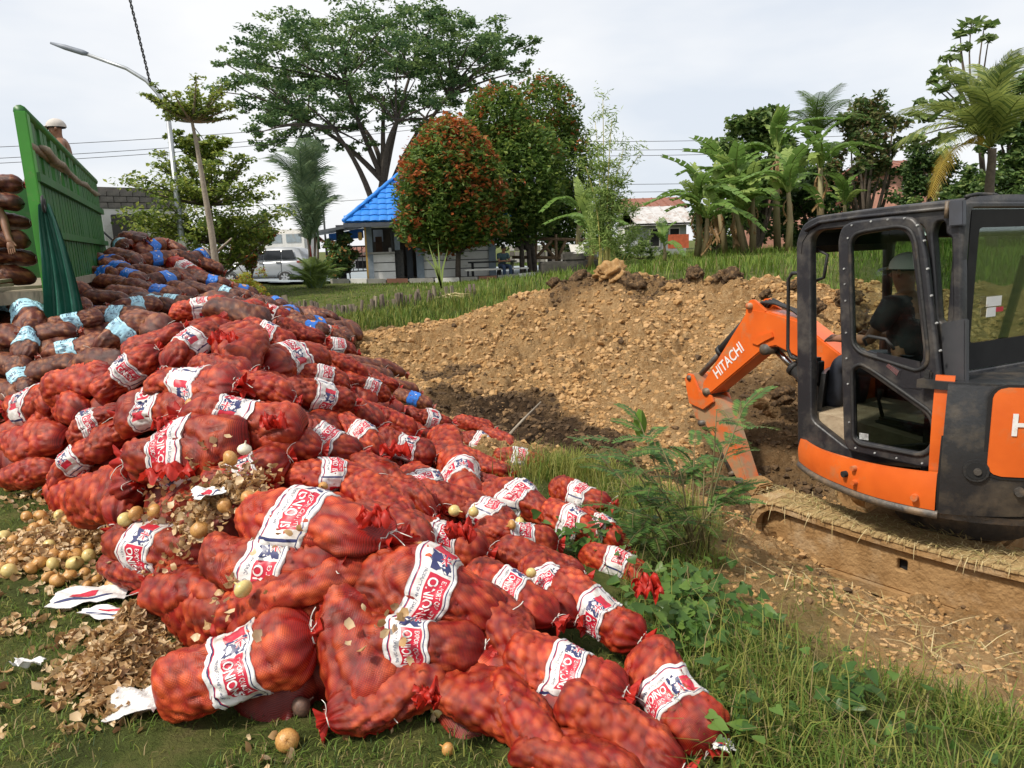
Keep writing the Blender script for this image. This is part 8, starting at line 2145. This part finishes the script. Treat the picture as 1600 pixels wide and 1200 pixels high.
# field and lawn strip
def fd(x, y): return np.clip(10 / y, .1, 1)
X, Y = scatter(120000, -14, 26, 13.5, 46, fd)
k = (dirtmask(X, Y) < .3) & ~inheap(X, Y); X, Y = X[k], Y[k]
k = ~inpoly(X, Y, [(p[0], p[1]) for p in pp]); X, Y = X[k], Y[k]
pk = fbm(X * .35, Y * .35, 3, 93); hh = nr.uniform(.10, .34, len(X)) * np.clip(pk * 2.2, .4, 1.6) * np.clip((X + 3.5) / 5, .30, 1)
blades(X, Y, hh, .7, .011, [leafm('field_grass', (.11, .18, .022), (.09, .155, .018), .6, .35, k=1.0), leafm('field_grass_light', (.19, .25, .04), (.16, .22, .03), .6, .35, k=1.0), G1[0], G1[2]], [.45, .33, .17, .05], 'field_grass', 'lush green grass field behind the clay bank', TB(X, Y))
cl = np.array([at(*q) for q in lower]); X = np.concatenate([nr.normal(p[0], 1.0, 1600) for p in cl]); Y = np.concatenate([nr.normal(p[1], .8, 1600) for p in cl]); k = (dirtmask(X, Y) < .3) & ~inheap(X, Y); X, Y = X[k], Y[k]
blades(X, Y, nr.uniform(.1, .35, len(X)), .6, .008, [G1[0], G1[1], G1[3]], [.5, .35, .15], 'bank_grass', 'grass on the lower strip before the stake edging', TB(X, Y))
# stakes that hold the lawn's edge
stk = empty('stake_edging', at(560, 470, 17.6), 'low edging of rough dark stakes along the lawn', 'fence')
e0, e1, e2 = V(at(432, 486, 16.9)), V(at(560, 482, 17.3)), V(at(745, 470, 18.4))
sm = MB(); sm.tube([(0, 0, -.25), (0, 0, .3)], [.045, .035], 6); smm = [sm.mesh('stake', [M_BARK])]; sm = MB(); sm.box((0, 0, .02), (.10, .03, .56), ch=.005); smm.append(sm.mesh('stake', [M_WOODG]))
NS = 64
for i in range(NS):
 t = i / (NS - 1) * 2; p = e0.lerp(e1, t) if t < 1 else e1.lerp(e2, t - 1)
 if rnd.random() < .12: continue
 p.x += rnd.uniform(-.05, .05); p.z = float(TB(np.array([p.x]), np.array([p.y - .15]))[0]) + rnd.uniform(-.06, .10)
 o = bpy.data.objects.new('stake', smm[rnd.random() < .25]); COL.objects.link(o); o.parent = stk; o.matrix_parent_inverse = wm(stk).inverted()
 o.matrix_basis = Matrix.Translation(p) @ Matrix.Rotation(rnd.uniform(-.22, .22), 4, 'Y') @ Matrix.Rotation(rnd.uniform(0, 3), 4, 'Z') @ Matrix.Scale(rnd.uniform(.8, 1.25), 4)
dp_ = empty('fallen_palm_leaf', at(700, 474, 18.3), 'dried fallen palm leaf and sticks on the lawn edge', 'dead leaf')
for k in range(12):
 p = V(at(690, 470, 18.2)); p.z += .08; q = V(at(690 + rnd.choice([30, 45, 60, 20]), 462 + rnd.uniform(-4, 26), 17.9)); b = MB(); b.tube([p + V((rnd.uniform(-.2, .2), 0, 0)), p.lerp(q, .5) + V((0, 0, rnd.uniform(.0, .15))), q], [.025, .018, .01], 5); b.build('dry_leaflet', [M_STRAW2], dp_)
# soil clods on and below the bank
M_CLOD = mat('tan_clod', (.44, .27, .12), (.33, .185, .075), 6, .95, bump=.9, bscale=26, spec=.1, dirt=(.5, .34, .18), dscale=4, dlo=.52, dhi=.7)
M_CLODD = mat('dark_clod', (.10, .065, .038), (.06, .04, .025), 7, .95, bump=.9, bscale=26, spec=.1, dirt=(.26, .16, .08), dscale=4, dlo=.48, dhi=.66)
def clod_mesh(seed, m_):
 bm = bmesh.new(); bmesh.ops.create_icosphere(bm, subdivisions=4, radius=1); rr = np.random.RandomState(seed); o = rr.uniform(0, 50, 3)
 P = np.array([v.co for v in bm.verts])
 n1 = fbm(P[:, 0] * 1.1 + o[0] + P[:, 2], P[:, 1] * 1.1 + o[1] - P[:, 2] * .7, 4, seed); n2 = clods(P[:, 0] * 2.2 + o[1] + P[:, 2], P[:, 1] * 2.2 + P[:, 2] * 1.3 + o[2], seed + 3) + .55 * clods(P[:, 0] * 5 + P[:, 2] * 2, P[:, 1] * 5 + P[:, 2] * 3, seed + 4) + .5 * fbm(P[:, 0] * 7 + P[:, 2] * 3, P[:, 1] * 7 - P[:, 2] * 4, 3, seed)
 r_ = .45 + .75 * (n1 - .5) * 2.0 + .34 * n2
 for v, k in zip(bm.verts, r_): v.co *= k; v.co.z *= .72
 me = bpy.data.meshes.new('soil_clod'); bm.to_mesh(me); bm.free(); me.materials.append(m_)
 for p in me.polygons: p.use_smooth = True
 return me
CM = [clod_mesh(s_, M_CLOD) for s_ in range(4)]; CMD = [clod_mesh(s_ + 9, M_CLODD) for s_ in range(3)]
CLB = [(962, 448, 11.9, .34, 0, 'biggest tan clod heap on the bank crest, left'), (985, 455, 11.7, .26, 1, 'dark clod just right of the biggest crest clod'), (940, 458, 12, .24, 0, 'tan clod left of the biggest crest clod'), (1000, 444, 11.8, .18, 0, 'small tan clod perched between the crest heaps'), (905, 456, 12.3, .22, 1, 'dark clod at the left end of the crest heaps'), (1062, 458, 11.3, .26, 0, 'tan clod heap at the middle of the crest'), (1088, 464, 11.1, .18, 1, 'dark wedge shaped clod right of the middle heap'), (1048, 466, 11.2, .16, 0, 'tan clod below the middle heap'),
  (1132, 448, 10.9, .24, 1, 'flat dark clod on the crest near the excavator'), (1108, 456, 11, .16, 0, 'small tan clod beside the flat dark clod'), (1196, 470, 10.2, .12, 1, 'dark little clod on the bank above the boom'), (1236, 440, 10.2, .16, 1, 'dark clod behind the front handrail'), (1276, 505, 8.6, .22, 0, 'large tan clod seen through the cab opening'), (1268, 470, 9.4, .18, 1, 'dark clod seen above the tan clod in the cab opening'), (1290, 530, 8.2, .22, 0, 'tan clod lowest in the cab opening'), (1225, 610, 7.6, .16, 1, 'dark clod under the boom ram'), (1190, 625, 7.4, .12, 0, 'tan clod under the boom bend'), (1205, 640, 7.3, .10, 0, 'smaller tan clod under the boom bend'),
  (1340, 490, 8.6, .24, 1, 'dark clod seen through the door pane'), (1330, 455, 9.3, .2, 1, 'dark clod seen high in the door pane'), (1178, 808, 5.6, .14, 1, 'muddy clod at the front end of the track'), (1205, 815, 5.5, .12, 0, 'tan clod beside the track front'), (870, 470, 12.4, .16, 1, 'dark clod on the left slope of the crest')]
CG2 = 'big clods on the clay bank'
for i, (px, py, Yd, r_, dk, lb) in enumerate(CLB):
 c = at(px, py, Yd); o = bpy.data.objects.new('soil_clod', (CMD if dk else CM)[i % 3]); COL.objects.link(o); tag(o, lb, 'soil clod', CG2)
 o.matrix_world = Matrix.Translation((c[0], c[1], max(TZ1(c[0], c[1]) + r_ * .15, c[2] - r_ * .4))) @ Matrix.Rotation(rnd.uniform(0, 6), 4, 'Z') @ Matrix.Scale(r_ * .85, 4)
# crumbs everywhere on the clay, one mesh
def crumbs(n, name, label, mats, rmin, rmax, reg, rexp=2.2):
 X = nr.uniform(reg[0], reg[1], n * 3); Y = nr.uniform(reg[2], reg[3], n * 3); k = (dirtmask(X, Y) > .6) & (np.abs(X) < .75 * Y + .4) & (nr.uniform(0, 1, len(X)) < fbm(X * 1.3, Y * 1.3, 3, 95) * 1.4); X, Y = X[k], Y[k]; k = (Y > 6.5) | (nr.uniform(0, 1, len(X)) < .35) | (n < 6000); X, Y = X[k][:n], Y[k][:n]
 n = len(X); Z = TZ(X, Y); r_ = rmin + (rmax - rmin) * nr.uniform(0, 1, n) ** rexp * np.clip(Y / 10, .18, 1)
 bm = bmesh.new(); bmesh.ops.create_icosphere(bm, subdivisions=1, radius=1); bv = np.array([v.co for v in bm.verts]); bm.verts.index_update(); bf = np.array([[v.index for v in f.verts] for f in bm.faces]); bm.free()
 vs = bv[None] * (1 + nr.uniform(-.5, .45, (n, len(bv), 1))) * r_[:, None, None] * np.array([1, 1, .75]); vs = vs + np.stack([X, Y, Z + r_ * .0], 1)[:, None, :]
 fs = (bf[None] + (np.arange(n) * len(bv))[:, None, None]).reshape(-1, 3)
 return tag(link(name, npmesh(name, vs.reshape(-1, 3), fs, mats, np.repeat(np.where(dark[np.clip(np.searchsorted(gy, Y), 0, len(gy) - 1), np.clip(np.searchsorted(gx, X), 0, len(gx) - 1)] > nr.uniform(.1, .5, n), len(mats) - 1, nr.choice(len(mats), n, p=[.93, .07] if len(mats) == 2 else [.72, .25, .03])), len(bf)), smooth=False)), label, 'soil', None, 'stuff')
crumbs(26000, 'soil_crumbs', 'loose crumbs of tan clay over the bank and pit', [M_CLOD, mat('light_clod', (.48, .30, .14), (.38, .225, .10), 6, .95), M_CLODD], .010, .055, (-3.5, 6, 2.6, 15), 3.6)
crumbs(2200, 'soil_crumbs', 'fine crumbs of clay beside the track and pit rim', [M_CLOD, M_CLODD],   .006, .05, (.8, 3.6, 2.6, 7))
# twig over the pit
b = MB(); b.tube([at(1002, 1, 1) * 0 + at(795, 680, 7.6), at(818, 655, 7.9), at(845, 628, 8.2)], [.018, .014, .008], 6); tag(b.build('twig', [M_BARKP]), 'thin bare stick leaning across the pit wall', 'stick')
# ---- loose onions
M_ON = mat('onion_skin', (.55, .30, .09), (.42, .20, .055), 14, .35, stretch=(1, 1, .25), bump=.15, bscale=40, dirt=(.30, .13, .04), dscale=9, dlo=.55, dhi=.75)
M_ONP = mat('pale_onion', (.62, .50, .20), (.55, .40, .14), 14, .35, stretch=(1, 1, .25))
M_ONW = mat('white_onion', (.72, .68, .55), (.62, .56, .40), 12, .4)
M_ONB = mat('rotten_onion', (.10, .06, .045), (.16, .09, .06), 9, .6)
def onion_mesh(m_, seed):
 b = MB(); n = 16; P = []; rr = random.Random(seed)
 prof_ = [(.001, -.46), (.10, -.47), (.30, -.40), (.46, -.20), (.50, .02), (.43, .24), (.26, .40), (.11, .50), (.055, .60), (.045, .74), (.06, .80)]
 for r_, z in prof_: P.append([V((r_ * math.cos(2 * math.pi * k / n) * (1 + .03 * math.sin(3 * k + seed)), r_ * math.sin(2 * math.pi * k / n), z * .92)) for k in range(n)])
 b.grid(P, 0, True, closed=True)
 for k in range(7):
  a = rr.uniform(0, 6.28); b.tube([V((0, 0, -.42)), V((.1 * math.cos(a), .1 * math.sin(a), -.5)), V((.2 * math.cos(a), .2 * math.sin(a), -.52))], [.012, .008, .003], 4)
 return b.mesh('onion', [m_])
OM = {'y': onion_mesh(M_ON, 1), 'p': onion_mesh(M_ONP, 2), 'w': onion_mesh(M_ONW, 3), 'b': onion_mesh(M_ONB, 4)}
def heap_or_ground(px, py):
 h_ = heap_hit(px, py); return h_
def onion(px, py, dpx, k, label, on=None, group=None):
 c = heap_hit(px, py) if on == 'heap' else np.array(hit(px, py))
 dist = np.linalg.norm(c - CAMP); r_ = max(.04, min(.085, dpx / FPX * dist)); d = (V(CAMP) - V(c)).normalized()
 o = bpy.data.objects.new('onion', OM[k]); COL.objects.link(o); tag(o, label, 'onion', group)
 pos = V(c) + (d * (r_ * .2 + .10) if on == 'heap' else V((0, 0, r_ * .38)))
 o.matrix_world = Matrix.Translation(pos) @ Matrix.Rotation(rnd.uniform(0, 6.3), 4, 'Z') @ Matrix.Rotation(rnd.uniform(-2.4, 2.4), 4, 'X') @ Matrix.Diagonal((r_ * rnd.uniform(.85, 1.12), r_, r_ * rnd.uniform(.8, 1.15), 1))
 return o
OG = 'loose golden onions on the grass at left'
shared = 'golden brown onion lying loose among others on the grass left of the bag heap'
spots = []
for (cx_, cy_, sx, sy, n_) in ((90, 845, 42, 26, 22), (60, 880, 40, 18, 12), (120, 870, 30, 22, 9), (160, 915, 36, 14, 7), (120, 830, 30, 12, 8), (50, 770, 30, 6, 6)):
 for _ in range(n_):
  for tr_ in range(20):
   p = (rnd.gauss(cx_, sx * .85), rnd.gauss(cy_, sy * .8))
   if p[0] > 4 and all((p[0] - q[0]) ** 2 + (p[1] - q[1]) ** 2 > 15 ** 2 for q in spots): spots.append(p); break
for p in spots: onion(p[0], p[1], rnd.uniform(14, 21), 'y' if rnd.random() < .85 else 'p', shared, None, OG)
for (px, py, d_, k, lb, on) in [(16, 903, 22, 'p', 'pale yellow onion lying apart at the far left of the grass', None), (92, 922, 25, 'y', 'golden onion lowest of the scatter on the left grass', None), (186, 928, 24, 'p', 'pale onion just above the torn white paper', None), (240, 955, 26, 'y', 'large brown onion at the top of the skin heap', None), (450, 1170, 32, 'y', 'brown onion alone on the grass at the bottom edge', None), (472, 1118, 30, 'b', 'dark rotten onion on the grass below the lowest bag', None), (700, 1180, 20, 'y', 'small brown onion in grass below the slashed bag', None),
 (380, 920, 26, 'p', 'yellowish onion resting in the fold under the long red bag', 'heap'), (382, 702, 20, 'w', 'white onion with dark tip above the small flag label', 'heap'), (360, 716, 24, 'y', 'brown onion beside the white onion', 'heap'), (342, 584, 22, 'y', 'dull brown onion on the dark bag under the crest', 'heap'), (290, 598, 20, 'y', 'onion with peeling skin under the crest at left', 'heap'), (300, 633, 22, 'y', 'onion above the knot of the long mid bag', 'heap'),
 (690, 1062, 26, 'y', 'brown onion bulging out of the slashed front bag, upper', None), (662, 1108, 24, 'y', 'brown onion at the tear between the two small front bags', None), (688, 1120, 28, 'p', 'papery onion lowest at the tear of the small front bags', None), (920, 916, 20, 'y', 'brown onion lying on top of the right edge bag', 'heap'), (996, 1028, 20, 'w', 'whitish onion in the grass by the right edge bag', None), (985, 1034, 18, 'y', 'brown onion touching the whitish onion', None), (1132, 1158, 16, 'y', 'little brown onion in grass right of the rightmost bag', None), (830, 895, 16, 'p', 'pale onion on the crooked label bag', 'heap'), (655, 855, 0, 'y', 'onion at the knot of the two-part label bag', 'heap'), (710, 798, 18, 'p', 'pale onion hanging from a torn knot at centre right', 'heap'), (740, 800, 16, 'p', 'pale bulb beside the torn knot', 'heap'), (505, 760, 14, 'y', 'onion on the dark bag with broad label', 'heap'), (800, 820, 16, 'y', 'onion squeezed beside the right row', 'heap'), (812, 814, 15, 'p', 'paler onion beside the squeezed one', 'heap'),
 (402, 792, 24, 'p', 'cut pale onion beside the big clean centre bag', 'heap'), (388, 778, 22, 'y', 'brown onion above the cut pale onion', 'heap'), (350, 790, 22, 'y', 'brown onion in the skin gully of the heap', 'heap'), (240, 798, 20, 'y', 'brown onion in a row left of the skin gully', 'heap'), (212, 802, 20, 'y', 'brown onion second in the row left of the gully', 'heap'), (196, 812, 20, 'p', 'pale onion first in the row left of the gully', 'heap'), (312, 828, 26, 'y', 'brown onion under the folded white paper', 'heap')]:
 onion(px, py, d_ or 18, k, lb, on)
# ---- onion skins
M_SK = [mat('onion_peel', (.50, .32, .15), (.42, .25, .10), 20, .45, backlit=.2), mat('onion_peel_pale', (.64, .48, .29), (.58, .41, .22), 20, .45, backlit=.2), mat('onion_peel_dark', (.28, .15, .07), (.34, .19, .09), 20, .5, backlit=.2)]
def peels(C, size, name, label):
 n = len(C); s_ = size * nr.uniform(.5, 1.3, n); d = nr.normal(size=(n, 3)); d[:, 2] *= .6; d /= np.linalg.norm(d, axis=1)[:, None]
 nn = nr.normal(size=(n, 3)); nn[:, 2] += .8; u_ = np.cross(d, nn); u_ /= np.linalg.norm(u_, axis=1)[:, None]; w_ = np.cross(u_, d)
 vs = []
 for a, b_ in ((-1, -.3), (-.9, .5), (-.2, -.8), (-.1, .0), (-.1, .8), (.7, -.6), (.8, .2), (.9, .6)):
  j1, j2 = a + nr.uniform(-.2, .2, n), b_ + nr.uniform(-.2, .2, n); c_ = nr.uniform(.25, .7, n) * (j1 ** 2 + j2 ** 2)
  vs.append(C + d * (j1 * s_)[:, None] + u_ * (j2 * s_)[:, None] + w_ * (c_ * s_)[:, None])
 vs = np.stack(vs, 1).reshape(-1, 3); k = np.arange(n)[:, None] * 8
 fs = np.concatenate([k + np.array(t)[None] for t in ((0, 2, 3), (0, 3, 1), (1, 3, 4), (2, 5, 6), (2, 6, 3), (3, 6, 7), (3, 7, 4))])
 return tag(link(name, npmesh(name, vs, fs, M_SK, np.tile(nr.choice(3, n, p=[.5, .35, .15]), 7), smooth=True)), label, 'onion skins', None, 'stuff')
def skin_pts(spec, on=None):
 out_ = []
 for (px, py, sx, sy, n_, hgt) in spec:
  c = heap_hit(px, py) if on == 'heap' else hit(px, py)
  e_ = heap_hit(px + sx, py) if on == 'heap' else hit(px + sx, py); f_ = hit(px, py - sy)
  rx = abs(e_[0] - c[0]); ry = max(rx * .8, .05)
  x, y = nr.normal(c[0], rx, n_), nr.normal(c[1], ry, n_); h_ = hgt * np.exp(-((x - c[0]) / rx) ** 2 / 2 - ((y - c[1]) / ry) ** 2 / 2)
  z = (np.maximum(HZf(x, y) + .03, TZ(x, y)) if on == 'heap' else TZ(x, y)) + h_ * nr.uniform(.3, 1, n_) + .008
  out_.append(np.stack([x, y, z], 1))
 return np.concatenate(out_)
peels(skin_pts([(200, 1040, 42, 30, 1500, .15), (215, 985, 30, 20, 900, .13), (160, 1070, 34, 20, 600, .08), (120, 1000, 30, 30, 60, .02), (170, 1110, 40, 14, 110, .03)]), .021, 'onion_skins', 'heap of papery brown onion skins left of the lowest bag')
peels(skin_pts([(90, 850, 50, 20, 1100, .07), (60, 880, 40, 16, 500, .05), (110, 815, 30, 10, 260, .04), (20, 985, 26, 20, 60, .02), (130, 920, 50, 20, 120, .02), (60, 780, 40, 10, 80, .02), (30, 1120, 40, 20, 14, .01), (60, 1060, 40, 30, 12, .01), (430, 1070, 14, 10, 10, .02), (420, 1185, 60, 10, 12, .01), (640, 1120, 30, 10, 14, .01)]), .022, 'onion_skins', 'scattered onion skins on the grass')
peels(skin_pts([(345, 800, 28, 12, 360, .06), (300, 820, 26, 10, 160, .05), (385, 775, 22, 10, 120, .05), (250, 800, 26, 8, 80, .04), (330, 720, 20, 8, 20, .05), (600, 1010, 30, 10, 14, .05), (420, 870, 60, 10, 22, .09), (350, 960, 12, 6, 20, .1)], 'heap'), .019, 'onion_skins', 'onion skins spilled in the gully across the heap')
# ---- white paper scraps
M_PAPER = mat('white_paper', (.74, .73, .71), (.66, .65, .63), 14, .5, bump=.3, bscale=30)
def scrap(px, py, w_, h_, rot, label, on=None, seed=0, red=True):
 c = heap_hit(px, py) if on == 'heap' else hit(px, py); dist = np.linalg.norm(c - CAMP); k = dist / FPX
 rr = random.Random(seed); n = 12; P = []
 up_ = .12 if on == 'heap' else .015
 for i in range(n + 1):
  row = []
  for j in range(n + 1):
   x, y = (i / n - .5) * w_ * k, (j / n - .5) * h_ * k * 1.5
   if i in (0, n): x += rr.uniform(-.006, .006)
   if j in (0, n): y += rr.uniform(-.006, .006)
   z = up_ + .05 * float(fbm(np.array([i * .22 + seed]), np.array([j * .22]), 2, seed)[0]) + .006 * abs((i * .7 + j * .5) % 4 - 2)
   p = Matrix.Rotation(rot, 3, 'Z') @ V((x, y, 0)); row.append(V(c) + p + V((0, 0, z)))
  P.append(row)
 b = MB(); b.grid(P, 0, False); b.grid([[p - V((0, 0, .002)) for p in r_] for r_ in P], 0, False)
 o = tag(b.build('paper_scrap', [M_PAPER], fixn=False), label, 'paper scrap', 'torn white label scraps')
 if red:
  b = MB(); b.grid([[p + V((0, 0, .002)) for p in r_[4:8]] for r_ in P[3:8]], 0, False); b.build('red_print', [M_PRED], o, fixn=False)
  b = MB(); b.grid([[p + V((0, 0, .002)) for p in r_[2:3] + r_[3:4]] for r_ in P[1:11]], 0, False); b.build('dark_line', [M_NAVY], o, fixn=False)
 return o
scrap(215, 1112, 62, 44, .2, 'crumpled blank white scrap at the left end of the lowest bag', seed=3, red=False)
scrap(145, 945, 95, 34, .15, 'torn white label with red print on the grass left of the skins', seed=5)
scrap(185, 975, 90, 18, -.1, 'long white label strip below the torn red printed label', seed=7)
scrap(275, 972, 26, 20, .6, 'small white scrap beside the dusky red bag', seed=8)
scrap(332, 818, 42, 34, .5, 'folded white paper standing among onion skins on the heap', 'heap', 9)
scrap(48, 1058, 34, 12, .1, 'small white scrap alone on the left grass', seed=11, red=False)
scrap(1128, 1186, 30, 20, .3, 'crushed white and red wrapper at the bottom right of the heap', seed=12)
# ---- torn pieces of red net
M_LNET = mat('loose_red_net', (.62, .03, .015), (.45, .02, .01), 40, .5, backlit=.4)
for (px, py, w_, h_, sd, lb) in [(268, 778, 70, 30, 1, 'empty scarlet net lying in the gully left of the skins'), (432, 700, 30, 22, 2, 'scrap of scarlet net above the small flag label'), (352, 560, 34, 22, 3, 'ruffled scarlet net end under the round crest bag'), (1012, 968, 34, 26, 4, 'ruffled scarlet net end at the right edge of the heap'), (590, 860, 44, 20, 5, 'scarlet net fold right of the long red bag'), (670, 1150, 30, 20, 6, 'scarlet net end in the grass below the small front bags'), (262, 702, 30, 14, 7, 'scarlet net tongue left of the shiny flag label bag'), (620, 740, 40, 18, 8, 'scarlet net fold at centre of the heap'), (722, 880, 40, 18, 9, 'scarlet net knot right of the two-part label bag')]:
 c = heap_hit(px, py); k = np.linalg.norm(c - CAMP) / FPX; n = 14; P = []
 for i in range(n + 1):
  row = []
  for j in range(n + 1):
   x, y = (i / n - .5) * w_ * k, (j / n - .5) * h_ * k * 1.3
   z = .12 + .035 * math.sin(i * 1.1 + sd) * math.sin(j * .8 + sd * 2) + .05 * float(vnoise(np.array([i * .5 + sd]), np.array([j * .5]), sd)[0]) - .8 * (x * x + y * y)
   row.append(V(c) + V((x + .015 * math.sin(j + sd), y + .015 * math.sin(i * 1.3), z)))
  P.append(row)
 b = MB(); b.grid(P, 0, True); tag(b.build('torn_net', [M_LNET], fixn=False), lb, 'torn net', 'torn pieces of red net')
# ---- weeds: feathery plant, bindweed leaves
M_FERN = [leafm('feathery_leaf', (.085, .17, .045), (.065, .14, .035), k=1.0), leafm('feathery_leaf_light', (.15, .25, .06), (.12, .21, .05), k=1.0)]
M_STEMG = mat('green_brown_stem', (.16, .13, .05), (.12, .10, .04), 8, .7)
def pinnate(name, L_, nl, ll, wl, seed):
 rr = random.Random(seed); b = MB(); pt = lambda t: V((L_ * t, 0, L_ * (.25 * t - .42 * t * t)))
 b.tube([pt(i / 6) for i in range(7)], [.003, .003, .0028, .0025, .002, .0015, .001], 4, 0)
 for i in range(nl):
  t = .12 + .86 * i / nl; p = pt(t); ln = ll * math.sin(math.pi * (.18 + .74 * t)) ** .7
  for sg in (1, -1):
   e_ = p + V((ln * .45, sg * ln, rr.uniform(-.25, .05) * ln)); m_ = p.lerp(e_, .5); w_ = V((wl, 0, 0))
   b.add([p, m_ - w_, e_, m_ + w_], [(0, 1, 2, 3)], 1 if rr.random() < .6 else 2, True)
 return b.mesh(name, [M_STEMG] + M_FERN)
PF = [pinnate('leaf_frond', .26, 20, .052, .0075, 1), pinnate('leaf_frond', .22, 18, .05, .0075, 2)]
fw = empty('feathery_weed', hit(1075, 860), 'feathery leaved green weed standing between the heap and the excavator', 'plant')
r0f = V(hit(1078, 870))
for i, (tx, ty, dY) in enumerate([(1000, 660, .2), (960, 690, .1), (930, 705, .25), (1030, 690, 0), (1060, 720, .1), (1120, 640, -.1), (1160, 640, .1), (990, 720, -.1), (1085, 700, .2), (1040, 760, -.1), (1100, 740, .1), (1010, 780, 0), (1130, 700, .15), (1060, 790, -.15), (1090, 810, -.2), (1120, 790, -.1), (1020, 820, -.15), (1140, 770, 0), (1000, 840, -.2), (980, 800, -.1)]):
 t = V(at(tx, ty, r0f.y + dY)); s0 = r0f + V((rnd.uniform(-.1, .1), rnd.uniform(-.12, .12), 0)); m_ = s0.lerp(t, .55) + V((0, 0, .06))
 b = MB(); pts = [s0, m_, t]; b.tube(pts, [.006, .0045, .003], 5); b.build('stem', [M_STEMG], fw)
 az0 = math.atan2(t.y - s0.y, t.x - s0.x)
 for k in range(5):
  q = m_.lerp(t, (k + 1) / 5); put_child('leaf_frond', PF[k % 2], fw, q, az0 + (rnd.uniform(.5, 1.3) * (1 if k % 2 else -1) if k < 4 else 0), R(rnd.uniform(0, 35)), rnd.uniform(-.3, .3), rnd.uniform(.7, 1.05))
# broad leaf at the tip of the weed
P = [[V(at(1003 + 22 * (i / 6 - .5) * math.sin(math.pi * (j + .5) / 7), 690 - 48 * j / 6, r0f.y + .2)) + V((0, .02 * abs(i - 3), .0)) for i in range(7)] for j in range(7)]
b = MB(); b.grid(P, 0, True); o = b.build('broad_leaf', [leafm('broad_leaf_light', (.16, .27, .04), (.13, .23, .035), k=1.0)], fw, fixn=False)
M_BIND = [leafm('bindweed_leaf', (.075, .15, .032), (.055, .12, .026), .4, k=1.0), leafm('bindweed_light', (.14, .23, .045), (.11, .20, .04), .4, k=1.0)]
def heart_leaves(n, spec, name, label):
 C, S_, M_ = [], [], []
 for (px, py, sx, sy, n_, s_) in spec:
  c = hit(px, py); k = np.linalg.norm(c - CAMP) / FPX
  x, y = nr.normal(c[0], sx * k, n_), nr.normal(c[1], sy * k * 1.7, n_); h_ = nr.uniform(.03, .16, n_)
  C.append(np.stack([x, y, TZ(x, y) + h_], 1)); S_.append(s_ * nr.uniform(.6, 1.3, n_))
 C = np.concatenate(C); S_ = np.concatenate(S_); n = len(C)
 d = nr.normal(size=(n, 3)); d[:, 2] = d[:, 2] * .3 - .15; d /= np.linalg.norm(d, axis=1)[:, None]; nn = nr.normal(size=(n, 3)) * .35 + np.array([0, -.35, 1]); u_ = np.cross(d, nn); u_ /= np.linalg.norm(u_, axis=1)[:, None]; w_ = np.cross(u_, d)
 out_ = [(0, -.1), (.0, .38), (-.12, .62), (-.02, .95), (.25, 1.0), (.6, .78), (.95, .38), (1.3, 0)]
 ring = [(a - .2, b_ * .62) for a, b_ in out_] + [(a - .2, -b_ * .62) for a, b_ in out_[1:-1]][::-1]
 vs = [C + w_ * (S_ * -.06)[:, None]]
 for a, b_ in ring: vs.append(C + d * (a * S_)[:, None] + u_ * (b_ * S_)[:, None] + w_ * (S_ * .16 * abs(b_))[:, None])
 m_ = len(ring); vs = np.stack(vs, 1).reshape(-1, 3); k = np.arange(n)[:, None] * (m_ + 1)
 fs = np.concatenate([k + np.array([[0, 1 + i, 1 + (i + 1) % m_]]) for i in range(m_)])
 return tag(link(name, npmesh(name, vs, fs, M_BIND, np.tile(nr.choice(2, n, p=[.7, .3]), m_), smooth=True)), label, 'ground cover', None, 'stuff')
heart_leaves(0, [(900, 870, 45, 20, 70, .042), (970, 850, 40, 16, 60, .042), (1060, 980, 40, 30, 120, .042), (1080, 930, 40, 26, 70, .04), (1050, 1020, 30, 20, 60, .042), (1170, 990, 30, 12, 26, .04), (1330, 1120, 24, 10, 22, .045), (1130, 1130, 30, 30, 34, .042), (1250, 1060, 60, 40, 24, .030), (1400, 1170, 60, 30, 16, .032), (1180, 1180, 40, 20, 14, .032), (900, 700, 0, 0, 1, .03)], 'bindweed', 'round leaved green ground cover right of the heap')
